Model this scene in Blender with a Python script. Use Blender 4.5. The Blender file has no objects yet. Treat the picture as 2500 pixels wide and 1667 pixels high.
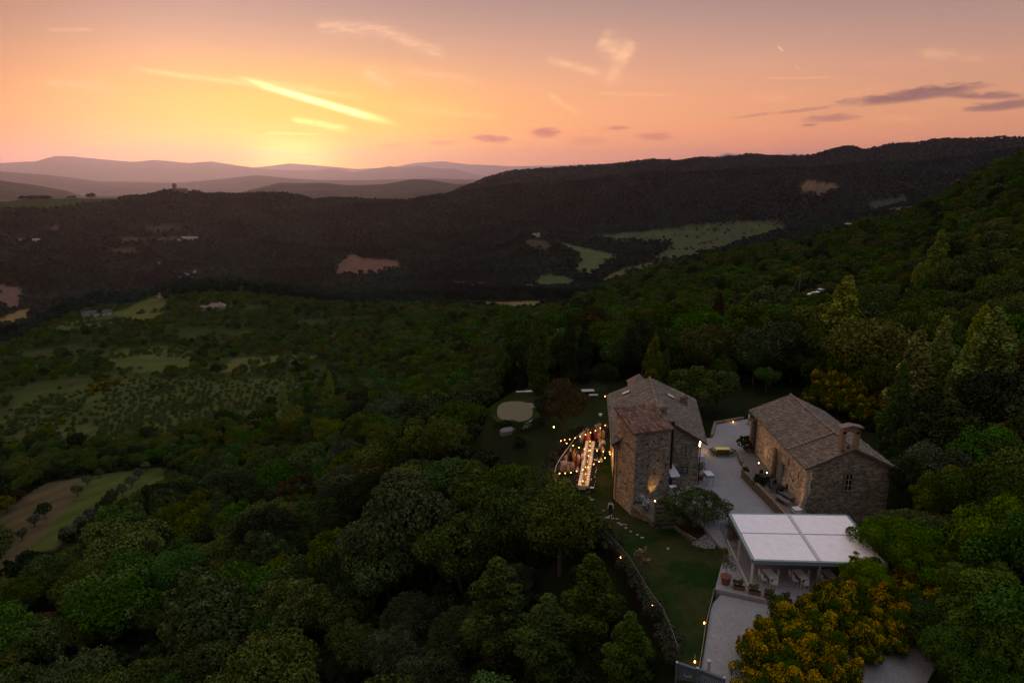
import bpy, bmesh, math, random
import numpy as np
from mathutils import Vector, Matrix
random.seed(7); RNG = np.random.default_rng(11)
sc = bpy.context.scene
COL = sc.collection
# ------------------------------------------------------------------ camera
CAMZ = 35.0; PITCH = math.radians(13.8); F = 1666.7
CP, SP = math.cos(PITCH), math.sin(PITCH)
cam_d = bpy.data.cameras.new('camera'); cam = bpy.data.objects.new('camera', cam_d); COL.objects.link(cam)
cam_d.lens = 24; cam_d.sensor_width = 36; cam_d.clip_start = 0.5; cam_d.clip_end = 300000
cam.location = (0, 0, CAMZ); cam.rotation_euler = (math.pi/2 - PITCH, 0, 0)
sc.camera = cam
sc.view_settings.view_transform = 'Standard'; sc.view_settings.look = 'None'
sc.view_settings.exposure = 0.0; sc.view_settings.gamma = 1.0
sc.cycles.use_denoising = True
sc.cycles.max_bounces = 5; sc.cycles.diffuse_bounces = 2; sc.cycles.glossy_bounces = 1
sc.cycles.transmission_bounces = 2; sc.cycles.volume_bounces = 1; sc.cycles.transparent_max_bounces = 4
sc.cycles.sample_clamp_indirect = 4.0

def ray(px, py):
    a = (px-1250)/F; b = (py-833.5)/F
    return a, CP-b*SP, -SP-b*CP
def P(px, py, z=0.0):
    a, y, w = ray(px, py); t = (CAMZ-z)/(-w)
    return Vector((a*t, y*t, z))
def proj(x, y, z):
    x = np.asarray(x, float); y = np.asarray(y, float); z = np.asarray(z, float)
    dep = y*CP + (CAMZ-z)*SP; dn = (CAMZ-z)*CP - y*SP
    dep = np.maximum(dep, .1)
    return 1250+F*x/dep, 833.5+F*dn/dep
def azel(px, py):
    a, y, w = ray(px, py)
    return math.degrees(math.atan2(a, y)), math.degrees(math.atan2(w, math.hypot(a, y)))
# ------------------------------------------------------------------ node helpers
class NT:
    def __init__(s, nt): s.nt = nt; nt.nodes.clear()
    def n(s, t, **kw):
        nd = s.nt.nodes.new(t)
        for k, v in kw.items(): setattr(nd, k, v)
        return nd
    def l(s, a, b): s.nt.links.new(a, b)
    def _in(s, sock, v):
        if hasattr(v, 'is_output'): s.l(v, sock)
        elif v is not None: sock.default_value = v
    def m(s, op, a, b=None, c=None, clamp=False):
        nd = s.n('ShaderNodeMath', operation=op); nd.use_clamp = clamp
        s._in(nd.inputs[0], a)
        if b is not None: s._in(nd.inputs[1], b)
        if c is not None: s._in(nd.inputs[2], c)
        return nd.outputs[0]
    def mix(s, f, a, b, mode='MIX'):
        nd = s.n('ShaderNodeMix', data_type='RGBA', blend_type=mode)
        s._in(nd.inputs[0], f); s._in(nd.inputs[6], a); s._in(nd.inputs[7], b)
        return nd.outputs[2]
    def ramp(s, f, stops):
        nd = s.n('ShaderNodeValToRGB'); s._in(nd.inputs[0], f)
        e = nd.color_ramp.elements
        while len(e) > 1: e.remove(e[-1])
        e[0].position = stops[0][0]; e[0].color = (*stops[0][1], 1)
        for p, c in stops[1:]:
            k = e.new(p); k.color = (*c, 1)
        return nd.outputs[0]
    def noise(s, vec, scale, detail=3, rough=.55, dist=0):
        nd = s.n('ShaderNodeTexNoise'); s._in(nd.inputs['Vector'], vec)
        nd.inputs['Scale'].default_value = scale; nd.inputs['Detail'].default_value = detail
        nd.inputs['Roughness'].default_value = rough; nd.inputs['Distortion'].default_value = dist
        return nd.outputs[0]
    def comb(s, x, y, z=0.0):
        nd = s.n('ShaderNodeCombineXYZ')
        s._in(nd.inputs[0], x); s._in(nd.inputs[1], y); s._in(nd.inputs[2], z)
        return nd.outputs[0]
    def smooth(s, v, a, b):
        nd = s.n('ShaderNodeMapRange', interpolation_type='SMOOTHSTEP')
        s._in(nd.inputs[0], v); nd.inputs[1].default_value = a; nd.inputs[2].default_value = b
        return nd.outputs[0]
# ------------------------------------------------------------------ world: the evening sky
SUN_AZ, _ = azel(722, 420)
w = bpy.data.worlds.new('World'); sc.world = w; w.use_nodes = True
N = NT(w.node_tree)
tc = N.n('ShaderNodeTexCoord'); sx = N.n('ShaderNodeSeparateXYZ'); N.l(tc.outputs['Generated'], sx.inputs[0])
DEG = 57.29578
az = N.m('MULTIPLY', N.m('ARCTAN2', sx.outputs[0], sx.outputs[1]), DEG)
el = N.m('MULTIPLY', N.m('ARCSINE', sx.outputs[2]), DEG)
elp = N.m('MAXIMUM', el, 0.0)
# vertical colour gradient (position = sqrt(elevation/90))
SKY = [(0, (.98, .41, .24)), (2, (1.0, .46, .25)), (4.5, (1.0, .53, .29)), (7, (.93, .50, .32)), (9.5, (.72, .43, .32)),
       (13, (.45, .32, .275)), (20, (.46, .39, .39)), (40, (.74, .70, .75)), (90, (.94, .94, 1.02))]
base = N.ramp(N.m('SQRT', N.m('DIVIDE', elp, 90.0)), [(math.sqrt(e/90), c) for e, c in SKY])
daz = N.m('SUBTRACT', az, SUN_AZ)
adaz = N.m('ABSOLUTE', daz)
# away from the sunset the sky is duller and more mauve
side = N.smooth(daz, 18, 62)
sidem = N.mix(1.0, base, (.70, .78, .88, 1), 'MULTIPLY')
c = N.mix(side, base, sidem)
lft = N.m('MULTIPLY', N.smooth(N.m('MULTIPLY', daz, -1.0), 5, 24), 1.0)
c = N.mix(lft, c, N.mix(1.0, c, (.62, .53, .44, 1), 'MULTIPLY'))
back = N.smooth(adaz, 85, 150)
c = N.mix(N.m('MULTIPLY', back, N.smooth(el, 40, 5)), c, (.19, .18, .22, 1))
def gauss(sa, e0, se):
    g = N.m('ADD', N.m('POWER', N.m('DIVIDE', daz, sa), 2.0), N.m('POWER', N.m('DIVIDE', N.m('SUBTRACT', el, e0), se), 2.0))
    return N.m('EXPONENT', N.m('MULTIPLY', g, -1.0))
c = N.mix(N.m('MULTIPLY', gauss(17, 3.4, 4.2), .95), c, (1.12, .72, .10, 1))
c = N.mix(N.m('MULTIPLY', gauss(10, 2.8, 3.6), .9), c, (1.25, .95, .04, 1))
c = N.mix(N.m('MULTIPLY', gauss(3.2, 1.0, 1.3), .8), c, (3.0, 2.4, .50, 1))
# wispy high cloud: stretched noise in direction space
v = N.comb(N.m('MULTIPLY', az, .05), N.m('MULTIPLY', el, .30), 0.0)
wn = N.noise(v, 1.3, 5, .6, .8)
wisp = N.m('MULTIPLY', N.smooth(wn, .50, .75), N.smooth(el, 13, 3))
c = N.mix(N.m('MULTIPLY', wisp, .6), c, N.mix(1.0, c, (1.18, 1.16, 1.08, 1), 'MULTIPLY'))
v3 = N.comb(N.m('ADD', N.m('MULTIPLY', az, .16), N.m('MULTIPLY', el, .12)), N.m('MULTIPLY', el, 1.5), 9.0)
fw = N.m('MULTIPLY', N.smooth(N.noise(v3, 1.0, 6, .7, 1.2), .50, .78), N.m('MULTIPLY', N.smooth(wn, .42, .62), N.smooth(el, 12, 4)))
c = N.mix(N.m('MULTIPLY', fw, .8), c, N.mix(1.0, c, (1.25, 1.24, 1.12, 1), 'MULTIPLY'))
v2 = N.comb(N.m('MULTIPLY', az, .03), N.m('MULTIPLY', el, .9), 3.0)
wn2 = N.noise(v2, 1.6, 4, .6, .5)
bands = N.m('MULTIPLY', N.smooth(wn2, .52, .70), N.smooth(el, 6, 1))
c = N.mix(N.m('MULTIPLY', bands, .6), c, N.mix(1.0, c, (.97, .86, .88, 1), 'MULTIPLY'))
jit = N.noise(N.comb(N.m('MULTIPLY', az, .8), N.m('MULTIPLY', el, 3.0), 0.0), 1.0, 4, .65, .4)
jit2 = N.noise(N.comb(N.m('MULTIPLY', az, .35), N.m('MULTIPLY', el, 1.6), 7.0), 1.0, 3, .6, .3)
elw = N.m('ADD', el, N.m('MULTIPLY', N.m('SUBTRACT', jit2, .5), .35))
def streak(p0, p1, wd, k, col, tex=.5, w1=None):
    """a contrail or cirrus streak between two sky directions"""
    (a0, e0), (a1, e1) = azel(*p0), azel(*p1)
    dx, dy = a1-a0, e1-e0; L = math.hypot(dx, dy); dx /= L; dy /= L
    ux = N.m('SUBTRACT', az, a0); uy = N.m('SUBTRACT', elw if tex > .3 else el, e0)
    t = N.m('DIVIDE', N.m('ADD', N.m('MULTIPLY', ux, dx), N.m('MULTIPLY', uy, dy)), L)
    pr = N.m('SUBTRACT', N.m('MULTIPLY', uy, dx), N.m('MULTIPLY', ux, dy))
    ww = wd if w1 is None else N.m('MAXIMUM', N.m('ADD', wd, N.m('MULTIPLY', t, w1-wd)), .02)
    g = N.m('EXPONENT', N.m('MULTIPLY', N.m('POWER', N.m('DIVIDE', pr, ww), 2.0), -1.0))
    g = N.m('MULTIPLY', g, N.m('MULTIPLY', N.smooth(t, 0, .15), N.smooth(t, 1, .75)))
    f = N.m('MULTIPLY', g, N.m('ADD', 1-tex, N.m('MULTIPLY', N.smooth(jit, .35, .65), tex)))
    return N.m('MULTIPLY', f, k, clamp=True)
YL = (1.9, 1.6, .62, 1); PE = (1.25, .80, .47, 1); OR = (1.35, 1.0, .40, 1)
for args in [((571, 184), (985, 309), .10, .95, YL, .15, .30), ((600, 196), (930, 295), .22, .9, (2.0, 1.9, 1.1, 1), .25),
             ((300, 165), (920, 241), .18, .55, OR, .3), ((560, 190), (800, 218), .20, .35, OR, .4),
             ((615, 379), (815, 381), .17, .9, YL, .5), ((640, 391), (790, 394), .10, .7, YL, .4),
             ((640, 327), (800, 327), .09, .5, YL, .4), ((705, 290), (862, 319), .24, .8, YL, .6),
             ((885, 172), (965, 216), .40, .55, PE, .7), ((760, 60), (975, 78), .45, .40, PE, .7), ((930, 72), (1100, 142), .40, .40, PE, .7),
             ((1325, 143), (1490, 186), .30, .45, PE, .6), ((1458, 92), (1545, 150), .75, .50, PE, .6), ((1548, 95), (1478, 215), .45, .45, PE, .6),
             ((1335, 226), (1420, 287), .22, .45, PE, .6), ((960, 168), (1200, 205), .35, .3, PE, .8), ((1450, 228), (1680, 234), .12, .25, PE, .4),
             ((1898, 112), (1914, 128), .05, .6, PE, 0), ((1941, 160), (1953, 170), .04, .4, PE, 0), ((1860, 193), (2060, 188), .05, .3, PE, .3),
             ((100, 198), (300, 220), .25, .35, PE, .7), ((110, 72), (230, 75), .10, .3, PE, .6), ((2240, 125), (2420, 148), .3, .25, PE, .8),
             ((980, 262), (1240, 290), .35, .3, OR, .8)]:
    f = streak(args[0], args[1], args[2], min(1, args[3]*1.25), args[4], args[5], args[6] if len(args) > 6 else None)
    c = N.mix(f, c, args[4])
def lens(px, py, hw, hh, tilt, k, col, th=.35):
    """a small flat cloud"""
    a0, e0 = azel(px, py); q = 29.5
    ux = N.m('SUBTRACT', az, a0); uy = N.m('SUBTRACT', N.m('ADD', el, N.m('MULTIPLY', N.m('SUBTRACT', jit, .5), hh/q*1.6)), e0)
    ct, st = math.cos(math.radians(tilt)), math.sin(math.radians(tilt))
    xr = N.m('DIVIDE', N.m('ADD', N.m('MULTIPLY', ux, ct), N.m('MULTIPLY', uy, st)), hw/q)
    yr = N.m('DIVIDE', N.m('SUBTRACT', N.m('MULTIPLY', uy, ct), N.m('MULTIPLY', ux, st)), hh/q)
    d = N.m('ADD', N.m('POWER', xr, 2.0), N.m('POWER', yr, 2.0))
    d = N.m('ADD', d, N.m('MULTIPLY', N.m('SUBTRACT', jit, .5), 2.6))
    return N.m('MULTIPLY', N.smooth(d, 1.75, th-.4), k)
DK = (.26, .14, .15, 1); RD = (.60, .22, .15, 1)
for px, py, hw, hh, ti, k, col in [(q[0], q[1], q[2]*1.08, q[3]*1.1, q[4], min(1, q[5]*1.3), q[6]) for q in [(2225, 233, 112, 11, 5, .8, DK), (2400, 234, 60, 6, -4, .65, DK), (2445, 259, 55, 8, 4, .7, DK), (2025, 289, 52, 7, 1, .75, (.5, .25, .22, 1)),
        (1967, 269, 50, 3.5, 5, .65, (.55, .28, .24, 1)), (1840, 282, 48, 2.8, 6, .6, (.6, .3, .25, 1)), (1332, 325, 31, 10, 0, .8, RD), (1198, 339, 40, 8, -4, .8, RD),
        (1598, 334, 38, 8, -3, .6, RD), (1507, 313, 26, 4, 2, .6, RD), (1079, 349, 32, 5, 0, .6, (.95, .42, .2, 1)), (1435, 345, 40, 8, 2, .35, RD), (960, 358, 40, 6, 0, .35, (.95, .45, .2, 1)),
        (1975, 306, 14, 3, 0, .5, DK)]]:
    c = N.mix(lens(px, py, hw, hh, ti, k, col), c, col)
# below the horizon: dull ground glow
# the low sky is seen through kilometres of haze: it is really brighter than it looks
boost = N.ramp(N.m('DIVIDE', elp, 20.0), [(0, (.92, .64, .30)), (.1, (.86, .59, .28)), (.225, (.66, .50, .32)), (.35, (.56, .47, .37)), (.475, (.52, .46, .41)), (.65, (.48, .45, .44)), (1, (.5, .5, .5))])
c = N.mix(1.0, c, N.mix(1.0, boost, (1.95, 1.93, 1.95, 1), 'MULTIPLY'), 'MULTIPLY')
bg = N.n('ShaderNodeBackground'); N.l(c, bg.inputs[0]); bg.inputs[1].default_value = 1.0
wo = N.n('ShaderNodeOutputWorld'); N.l(bg.outputs[0], wo.inputs[0])
w.cycles.sampling_method = 'MANUAL'; w.cycles.sample_map_resolution = 512
# ------------------------------------------------------------------ last light of the sun, just under the haze
sl = bpy.data.lights.new('sun', 'SUN'); so = bpy.data.objects.new('sun', sl); COL.objects.link(so)
sl.energy = 1.1; sl.angle = math.radians(24); sl.color = (1.0, .62, .36)
_e = math.radians(9); _a = math.radians(SUN_AZ-8)
_d = Vector((math.sin(_a)*math.cos(_e), math.cos(_a)*math.cos(_e), math.sin(_e)))
so.rotation_euler = _d.to_track_quat('Z', 'Y').to_euler(); so.location = (0, 0, 200)
# ------------------------------------------------------------------ numpy noise
def _h(ix, iy, s):
    n = (ix*374761393 + iy*668265263 + int(s)*144269504) & 0x7fffffff
    n = (n ^ (n >> 13)) * 1274126177 & 0x7fffffff
    return ((n ^ (n >> 16)) & 0xffff)/65535.0
def vnoise(x, y, s=0):
    x = np.asarray(x, float); y = np.asarray(y, float)
    ix = np.floor(x).astype(np.int64); iy = np.floor(y).astype(np.int64)
    fx = x-ix; fy = y-iy; fx = fx*fx*(3-2*fx); fy = fy*fy*(3-2*fy)
    return ((_h(ix, iy, s)*(1-fx)+_h(ix+1, iy, s)*fx)*(1-fy) + (_h(ix, iy+1, s)*(1-fx)+_h(ix+1, iy+1, s)*fx)*fy)*2-1
def fbm(x, y, o=4, s=0):
    r = 0; a = .55
    for k in range(o):
        r = r + a*vnoise(x*2**k, y*2**k, s+k*17); a *= .5
    return r
def inpoly(px, py, poly):
    px = np.asarray(px); py = np.asarray(py); ins = np.zeros(px.shape, bool)
    n = len(poly)
    for i in range(n):
        x0, y0 = poly[i]; x1, y1 = poly[(i+1) % n]
        if y0 == y1: continue
        cnd = ((y0 > py) != (y1 > py)) & (px < (x1-x0)*(py-y0)/(y1-y0)+x0)
        ins ^= cnd
    return ins
# ------------------------------------------------------------------ terrain heights
LINES = []
def zline(D, pts, Ds=None):
    """line of ground heights: (px, z) at horizontal distance D"""
    A, Z, DD = [], [], []
    for k, (px, z) in enumerate(pts):
        d = D if Ds is None else Ds[k]
        py = 600
        for _ in range(12):
            a, y, wz = ray(px, py); hz = math.hypot(a, y)
            th = math.atan2(CAMZ-z, d); py = 833.5 + F*math.tan(max(-1.2, min(1.2, th-PITCH)))*1.0
        a, y, wz = ray(px, py)
        A.append(math.atan2(a, y)); Z.append(z); DD.append(d)
    LINES.append((np.array(A), np.array(DD, float), np.array(Z, float)))
def pline(D, pts):
    """ridge line given by where its ground shows: (px, py)"""
    A, Z = [], []
    for px, py in pts:
        a, y, wz = ray(px, py); A.append(math.atan2(a, y)); Z.append(CAMZ + D*wz/math.hypot(a, y))
    LINES.append((np.array(A), np.full(len(A), float(D)), np.array(Z)))
zline(4, [(-300, -34), (600, -26), (1250, -16), (1600, -6), (2800, 0)])
zline(25, [(-300, -34), (600, -26), (1250, -14), (1600, -3), (1700, -.8), (2800, 0)])
zline(45, [(-300, -36), (0, -34), (600, -24), (1100, -14), (1400, -7), (1560, -3.4), (1640, -1.2), (1700, -.4), (2200, .2), (2800, 2)])
zline(70, [(-300, -40), (0, -36), (400, -31), (800, -22), (1150, -13), (1330, -6.0), (1420, -1.8), (1500, -.6), (2100, -.4), (2300, .4), (2500, 1.5), (2800, 4)])
zline(100, [(-300, -42), (0, -39), (400, -36), (800, -28), (1050, -16), (1180, -4.6), (1230, -3.1), (1350, -2.2), (1450, -1.2), (1550, -.5), (2100, -.3), (2300, .2), (2500, 2), (2800, 6)])
zline(145, [(-300, -40), (0, -38), (400, -41), (800, -38), (1100, -24), (1200, -14), (1300, -8), (1500, -5), (1700, -4), (1900, -3), (2200, -1), (2500, 4), (2800, 12)])
zline(210, [(-300, -50), (0, -49), (400, -52), (800, -50), (1100, -41), (1300, -27), (1500, -19), (1800, -14), (2200, -4), (2500, 9), (2800, 24)])
zline(320, [(-300, -68), (0, -67), (400, -68), (800, -67), (1100, -59), (1300, -46), (1500, -36), (1800, -27), (2000, -21), (2200, -6), (2500, 20), (2800, 45)])
zline(430, [(-300, -78), (0, -76), (400, -76), (800, -77), (1100, -72), (1300, -62), (1500, -46), (1800, -28), (2000, -19), (2200, -4), (2500, 32), (2800, 60)])
zline(560, [(-300, -84), (0, -84), (400, -85), (800, -88), (1100, -86), (1250, -82), (1340, -80), (1404, -72), (1505, -56), (1622, -43), (1781, -31), (1888, -24), (1994, -17), (2100, -6), (2153, -1), (2238, 4), (2265, 14), (2313, 17), (2377, 29), (2446, 36), (2500, 41), (2800, 60)])
zline(820, [(-300, -135), (0, -132), (40, -125), (85, -112), (166, -98), (238, -93), (357, -93), (452, -86), (560, -86), (700, -97), (800, -107), (900, -116), (1000, -122), (1250, -126), (1400, -130), (1500, -125), (1700, -100), (2000, -70), (2400, -20), (2800, 10)])
zline(1120, [(-300, -180), (0, -172), (60, -175), (200, -170), (500, -170), (800, -165), (1000, -160), (1250, -158), (1400, -165), (1700, -150), (2000, -125), (2400, -60), (2800, -20)])
zline(1500, [(-300, -238), (0, -236), (500, -246), (900, -212), (1200, -200), (1300, -198), (1500, -198), (1800, -180), (2000, -150), (2200, -112), (2800, -60)])
zline(1950, [(-300, -228), (200, -226), (500, -224), (850, -216), (1100, -202), (1220, -172), (1270, -152), (1308, -146), (1350, -156), (1420, -182), (1500, -180), (1700, -158), (1900, -134), (2200, -80), (2800, -30)])
zline(2500, [(-300, -178), (0, -182), (450, -195), (850, -193), (1100, -180), (1200, -168), (1500, -160), (1700, -146), (1900, -139), (2100, -95), (2400, -30), (2800, 10)])
pline(3200, [(-300, 492), (0, 491), (53, 484), (213, 486), (314, 481), (367, 476), (436, 465), (494, 474), (585, 476), (691, 476), (733, 482), (765, 492), (808, 486), (914, 488), (994, 491), (1063, 480), (1116, 472), (1250, 457), (1409, 445), (1473, 436), (1611, 421), (1664, 430), (1781, 419), (1941, 413), (2100, 408), (2260, 404), (2340, 391), (2419, 378), (2500, 370), (2800, 355)])
zline(3800, [(-300, -230), (1050, -220), (1150, -120), (1300, -60), (1611, -15), (1900, 8), (2200, 25), (2500, 90), (2800, 110)])
pline(4700, [(-300, 512), (1040, 500), (1090, 478), (1116, 466), (1143, 456), (1190, 437), (1250, 423), (1356, 414), (1452, 406), (1548, 400), (1595, 392), (1612, 395), (1654, 397), (1712, 389), (1739, 391), (1800, 385), (1829, 380), (1866, 383), (1920, 385), (1983, 384), (2031, 368), (2074, 359), (2111, 368), (2164, 355), (2233, 349), (2286, 341), (2345, 342), (2408, 343), (2446, 339), (2500, 342), (2800, 350)])
zline(6500, [(-300, -300), (1000, -300), (1300, -200), (2800, -150)])
pline(12000, [(-300, 420), (0, 440), (80, 451), (160, 466), (202, 481), (300, 482), (560, 476), (601, 466), (640, 457), (686, 446), (740, 447), (787, 446), (850, 452), (935, 449), (1010, 437), (1058, 440), (1116, 450), (1170, 447), (1300, 462), (2800, 462)])
zline(19000, [(-300, -500), (2800, -500)])
pline(30000, [(-300, 432), (0, 420), (120, 428), (250, 445), (400, 447), (452, 446), (531, 438), (622, 428), (717, 436), (800, 441), (900, 442), (1050, 436), (1200, 441), (2800, 446)])
zline(43000, [(-300, -700), (2800, -700)])
pline(60000, [(-300, 404), (0, 398), (85, 394), (133, 381), (175, 383), (255, 391), (330, 396), (372, 392), (415, 395), (462, 399), (516, 395), (574, 404), (638, 413), (733, 416), (780, 416), (818, 411), (861, 421), (904, 413), (951, 406), (978, 410), (1020, 405), (1063, 412), (1111, 413), (1159, 425), (1201, 433), (1400, 440), (2800, 440)])
zline(72000, [(-300, -800), (2800, -800)])
pline(85000, [(-300, 425), (500, 425), (627, 409), (707, 399), (771, 404), (872, 413), (960, 408), (1010, 399), (1084, 394), (1143, 401), (1250, 406), (1430, 401), (1600, 405), (1730, 388), (1776, 374), (1800, 378), (1824, 379), (1870, 392), (1905, 388), (1936, 374), (1965, 380), (2010, 395), (2800, 420)])
zline(95000, [(-300, -900), (2800, -900)])
_K = len(LINES)
def height(x, y, noise=True):
    x = np.atleast_1d(np.asarray(x, float)); y = np.atleast_1d(np.asarray(y, float))
    A = np.arctan2(x, y); R = np.maximum(np.hypot(x, y), 4.01)
    Ls = np.empty((_K, x.size)); Zs = np.empty((_K, x.size))
    for k, (a, d, z) in enumerate(LINES):
        Ls[k] = np.log(np.interp(A, a, d)); Zs[k] = np.interp(A, a, z)
    # everything behind the camera eases to one plain hillside
    bk = np.clip((np.abs(A)-1.0)/1.0, 0, 1); bk = bk*bk*(3-2*bk)
    pl = np.interp(np.exp(Ls), [4, 100, 1000, 5000, 100000], [-12, -20, -110, -220, -700])
    Zs = Zs*(1-bk)+pl*bk
    h = np.diff(Ls, axis=0); dl = np.diff(Zs, axis=0)/h
    m = np.zeros_like(Zs)
    w1 = 2*h[1:]+h[:-1]; w2 = h[1:]+2*h[:-1]
    same = dl[:-1]*dl[1:] > 0
    with np.errstate(divide='ignore', invalid='ignore'):
        hm = (w1+w2)/(w1/dl[:-1]+w2/dl[1:])
    m[1:-1] = np.where(same, hm, 0); m[0] = dl[0]; m[-1] = dl[-1]
    L = np.clip(np.log(R), Ls[0], Ls[-1]-1e-6)
    idx = np.clip((Ls <= L).sum(0)-1, 0, _K-2); j = np.arange(x.size)
    hh = h[idx, j]; t = (L-Ls[idx, j])/hh
    z = (Zs[idx, j]*(2*t**3-3*t**2+1)+hh*m[idx, j]*(t**3-2*t**2+t)+Zs[idx+1, j]*(-2*t**3+3*t**2)+hh*m[idx+1, j]*(t**3-t**2))
    if noise:
        am = np.interp(R, [100, 160, 600, 1500, 2600, 5000, 13000, 50000, 100000], [0, .8, 3, 9, 16, 18, 30, 80, 110])
        sc_ = np.interp(R, [100, 600, 3000, 13000, 100000], [60, 120, 330, 1400, 6000])
        s1 = np.exp(np.round(np.log(sc_)*1.5)/1.5)
        n1 = 0
        for s_ in np.unique(s1):
            q = (s1 == s_); n = np.zeros(x.size); n[q] = fbm(x[q]/s_, y[q]/s_, 4, 3); n1 = n1+n
        z = z+am*n1*.8
        # spurs and gullies running down the far slopes
        win = np.exp(-((np.log(R)-np.log(2450))/.17)**2) + .6*np.exp(-((np.log(R)-np.log(4050))/.10)**2)
        rg = 1-np.abs(fbm(A*16+R/2600, R/900, 3, 9))*2.2
        z = z + win*55*(rg-.5)
    return z
def at(px, D, dz=0.0, py=700):
    a, y, wz = ray(px, py); s = D/math.hypot(a, y); x, yy = a*s, y*s
    for _ in range(4):
        z = float(height(x, yy)[0]); q, _py = proj(x, yy, z)
        a, y, wz = ray(px, float(_py)); s = D/math.hypot(a, y); x, yy = a*s, y*s
    return Vector((x, yy, float(height(x, yy)[0])+dz))
def ground_hit(px, py, D0=90, D1=5200, n=1500):
    """where the ray through a point of the landscape meets the ground"""
    a, y, wz = ray(px, py); hz = math.hypot(a, y)
    D = np.exp(np.linspace(math.log(D0), math.log(D1), n)); s = D/hz
    zz = CAMZ+wz*s; g = height(a*s, y*s)
    k = np.where(zz <= g)[0]; k = k[0] if len(k) else n-1
    return Vector((a*s[k], y*s[k], g[k]))
# ------------------------------------------------------------------ materials
MATS = {}
def mat(name, build):
    m = bpy.data.materials.new(name); m.use_nodes = True
    T = NT(m.node_tree); out = T.n('ShaderNodeOutputMaterial'); b = T.n('ShaderNodeBsdfPrincipled')
    T.l(b.outputs[0], out.inputs[0]); build(T, b); MATS[name] = m; return m
def setc(T, b, v, rough=.8, spec=.3, metal=0):
    T._in(b.inputs['Base Color'], v if hasattr(v, 'is_output') else (*v, 1))
    b.inputs['Roughness'].default_value = rough; b.inputs['Specular IOR Level'].default_value = spec
    b.inputs['Metallic'].default_value = metal
def bump(T, b, h, s=.4, d=.05):
    n = T.n('ShaderNodeBump'); n.inputs['Strength'].default_value = s; n.inputs['Distance'].default_value = d
    T.l(h, n.inputs['Height']); T.l(n.outputs[0], b.inputs['Normal'])
def plain(name, col, rough=.7, spec=.3, metal=0, var=.15, scale=6):
    def f(T, b):
        tc = T.n('ShaderNodeTexCoord'); n = T.noise(tc.outputs['Object'], scale, 3)
        k = T.m('ADD', 1-var, T.m('MULTIPLY', n, 2*var))
        setc(T, b, T.mix(1.0, (*col, 1), T.comb(k, k, k), 'MULTIPLY'), rough, spec, metal)
    return mat(name, f)
def glow(name, col, s):
    m = bpy.data.materials.new(name); m.use_nodes = True; T = NT(m.node_tree)
    e = T.n('ShaderNodeEmission'); e.inputs[0].default_value = (*col, 1); e.inputs[1].default_value = s
    o = T.n('ShaderNodeOutputMaterial'); T.l(e.outputs[0], o.inputs[0]); MATS[name] = m; return m
def leafmat(name, mul, dv=.38, dh=.018):
    def f(T, b):
        at_ = T.n('ShaderNodeAttribute', attribute_name='Col'); oi = T.n('ShaderNodeObjectInfo')
        r2 = T.m('FRACT', T.m('MULTIPLY', oi.outputs['Random'], 37.7))
        hs = T.n('ShaderNodeHueSaturation')
        T.l(T.m('ADD', .5-dh, T.m('MULTIPLY', oi.outputs['Random'], 2*dh)), hs.inputs['Hue'])
        T.l(T.m('ADD', 1.15 if name == 'leaf_broom' else .88, T.m('MULTIPLY', T.m('FRACT', T.m('MULTIPLY', oi.outputs['Random'], 91.3)), .15 if name == 'leaf_broom' else .3)), hs.inputs['Saturation'])
        T.l(T.m('ADD', 1-dv*.62, T.m('MULTIPLY', r2, dv)), hs.inputs['Value'])
        T.l(T.mix(1.0, at_.outputs['Color'], (*[v*(1.0 if name in ('leaf_broom', 'petal_white', 'petal_mixed', 'leaf_far', 'leaf_lavender') else 1.32) for v in mul], 1), 'MULTIPLY'), hs.inputs['Color'])
        ln = T.noise(oi.outputs['Location'], .0045, 3, .6); lk = T.m('ADD', .35, T.m('MULTIPLY', T.smooth(ln, .3, .7), 1.25))
        ln2 = T.noise(oi.outputs['Location'], .02, 2, .6); lk2 = T.m('ADD', .72, T.m('MULTIPLY', ln2, .56))
        kk = T.m('MULTIPLY', lk, lk2) if name == 'leaf_far' else T.m('ADD', .3, T.m('MULTIPLY', lk2, .7))
        setc(T, b, T.mix(1.0, hs.outputs[0], T.comb(kk, kk, kk), 'MULTIPLY'), 1.0, 0.0)
    return mat(name, f)
# crown colour attribute is around 1; the multiplier carries the real leaf colour
leafmat('leaf_oak', (.040, .060, .012)); leafmat('leaf_green', (.038, .076, .011)); leafmat('leaf_olive_green', (.062, .074, .012))
leafmat('leaf_dark', (.020, .029, .010)); leafmat('leaf_rust', (.042, .032, .012)); leafmat('leaf_grey', (.062, .072, .040), .4)
leafmat('leaf_greyoak', (.042, .055, .022)); leafmat('leaf_poplar', (.130, .158, .026), .25); leafmat('leaf_bright', (.060, .105, .005), .3, .012); leafmat('leaf_broom', (.33, .225, .014), .25, .010)
leafmat('leaf_far', (.012, .033, .022), .8, .03); leafmat('leaf_lavender', (.046, .050, .030), .3); leafmat('leaf_cypress', (.020, .030, .015), .3)
leafmat('leaf_bush', (.060, .080, .022), .4)
leafmat('petal_white', (.85, .82, .92), .15, .01); leafmat('petal_mixed', (.42, .30, .26), .2, .05)
plain('bark', (.075, .055, .040), .9, .1, 0, .3, 3); plain('bark_pale', (.16, .14, .12), .9, .1, 0, .3, 3)

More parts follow.
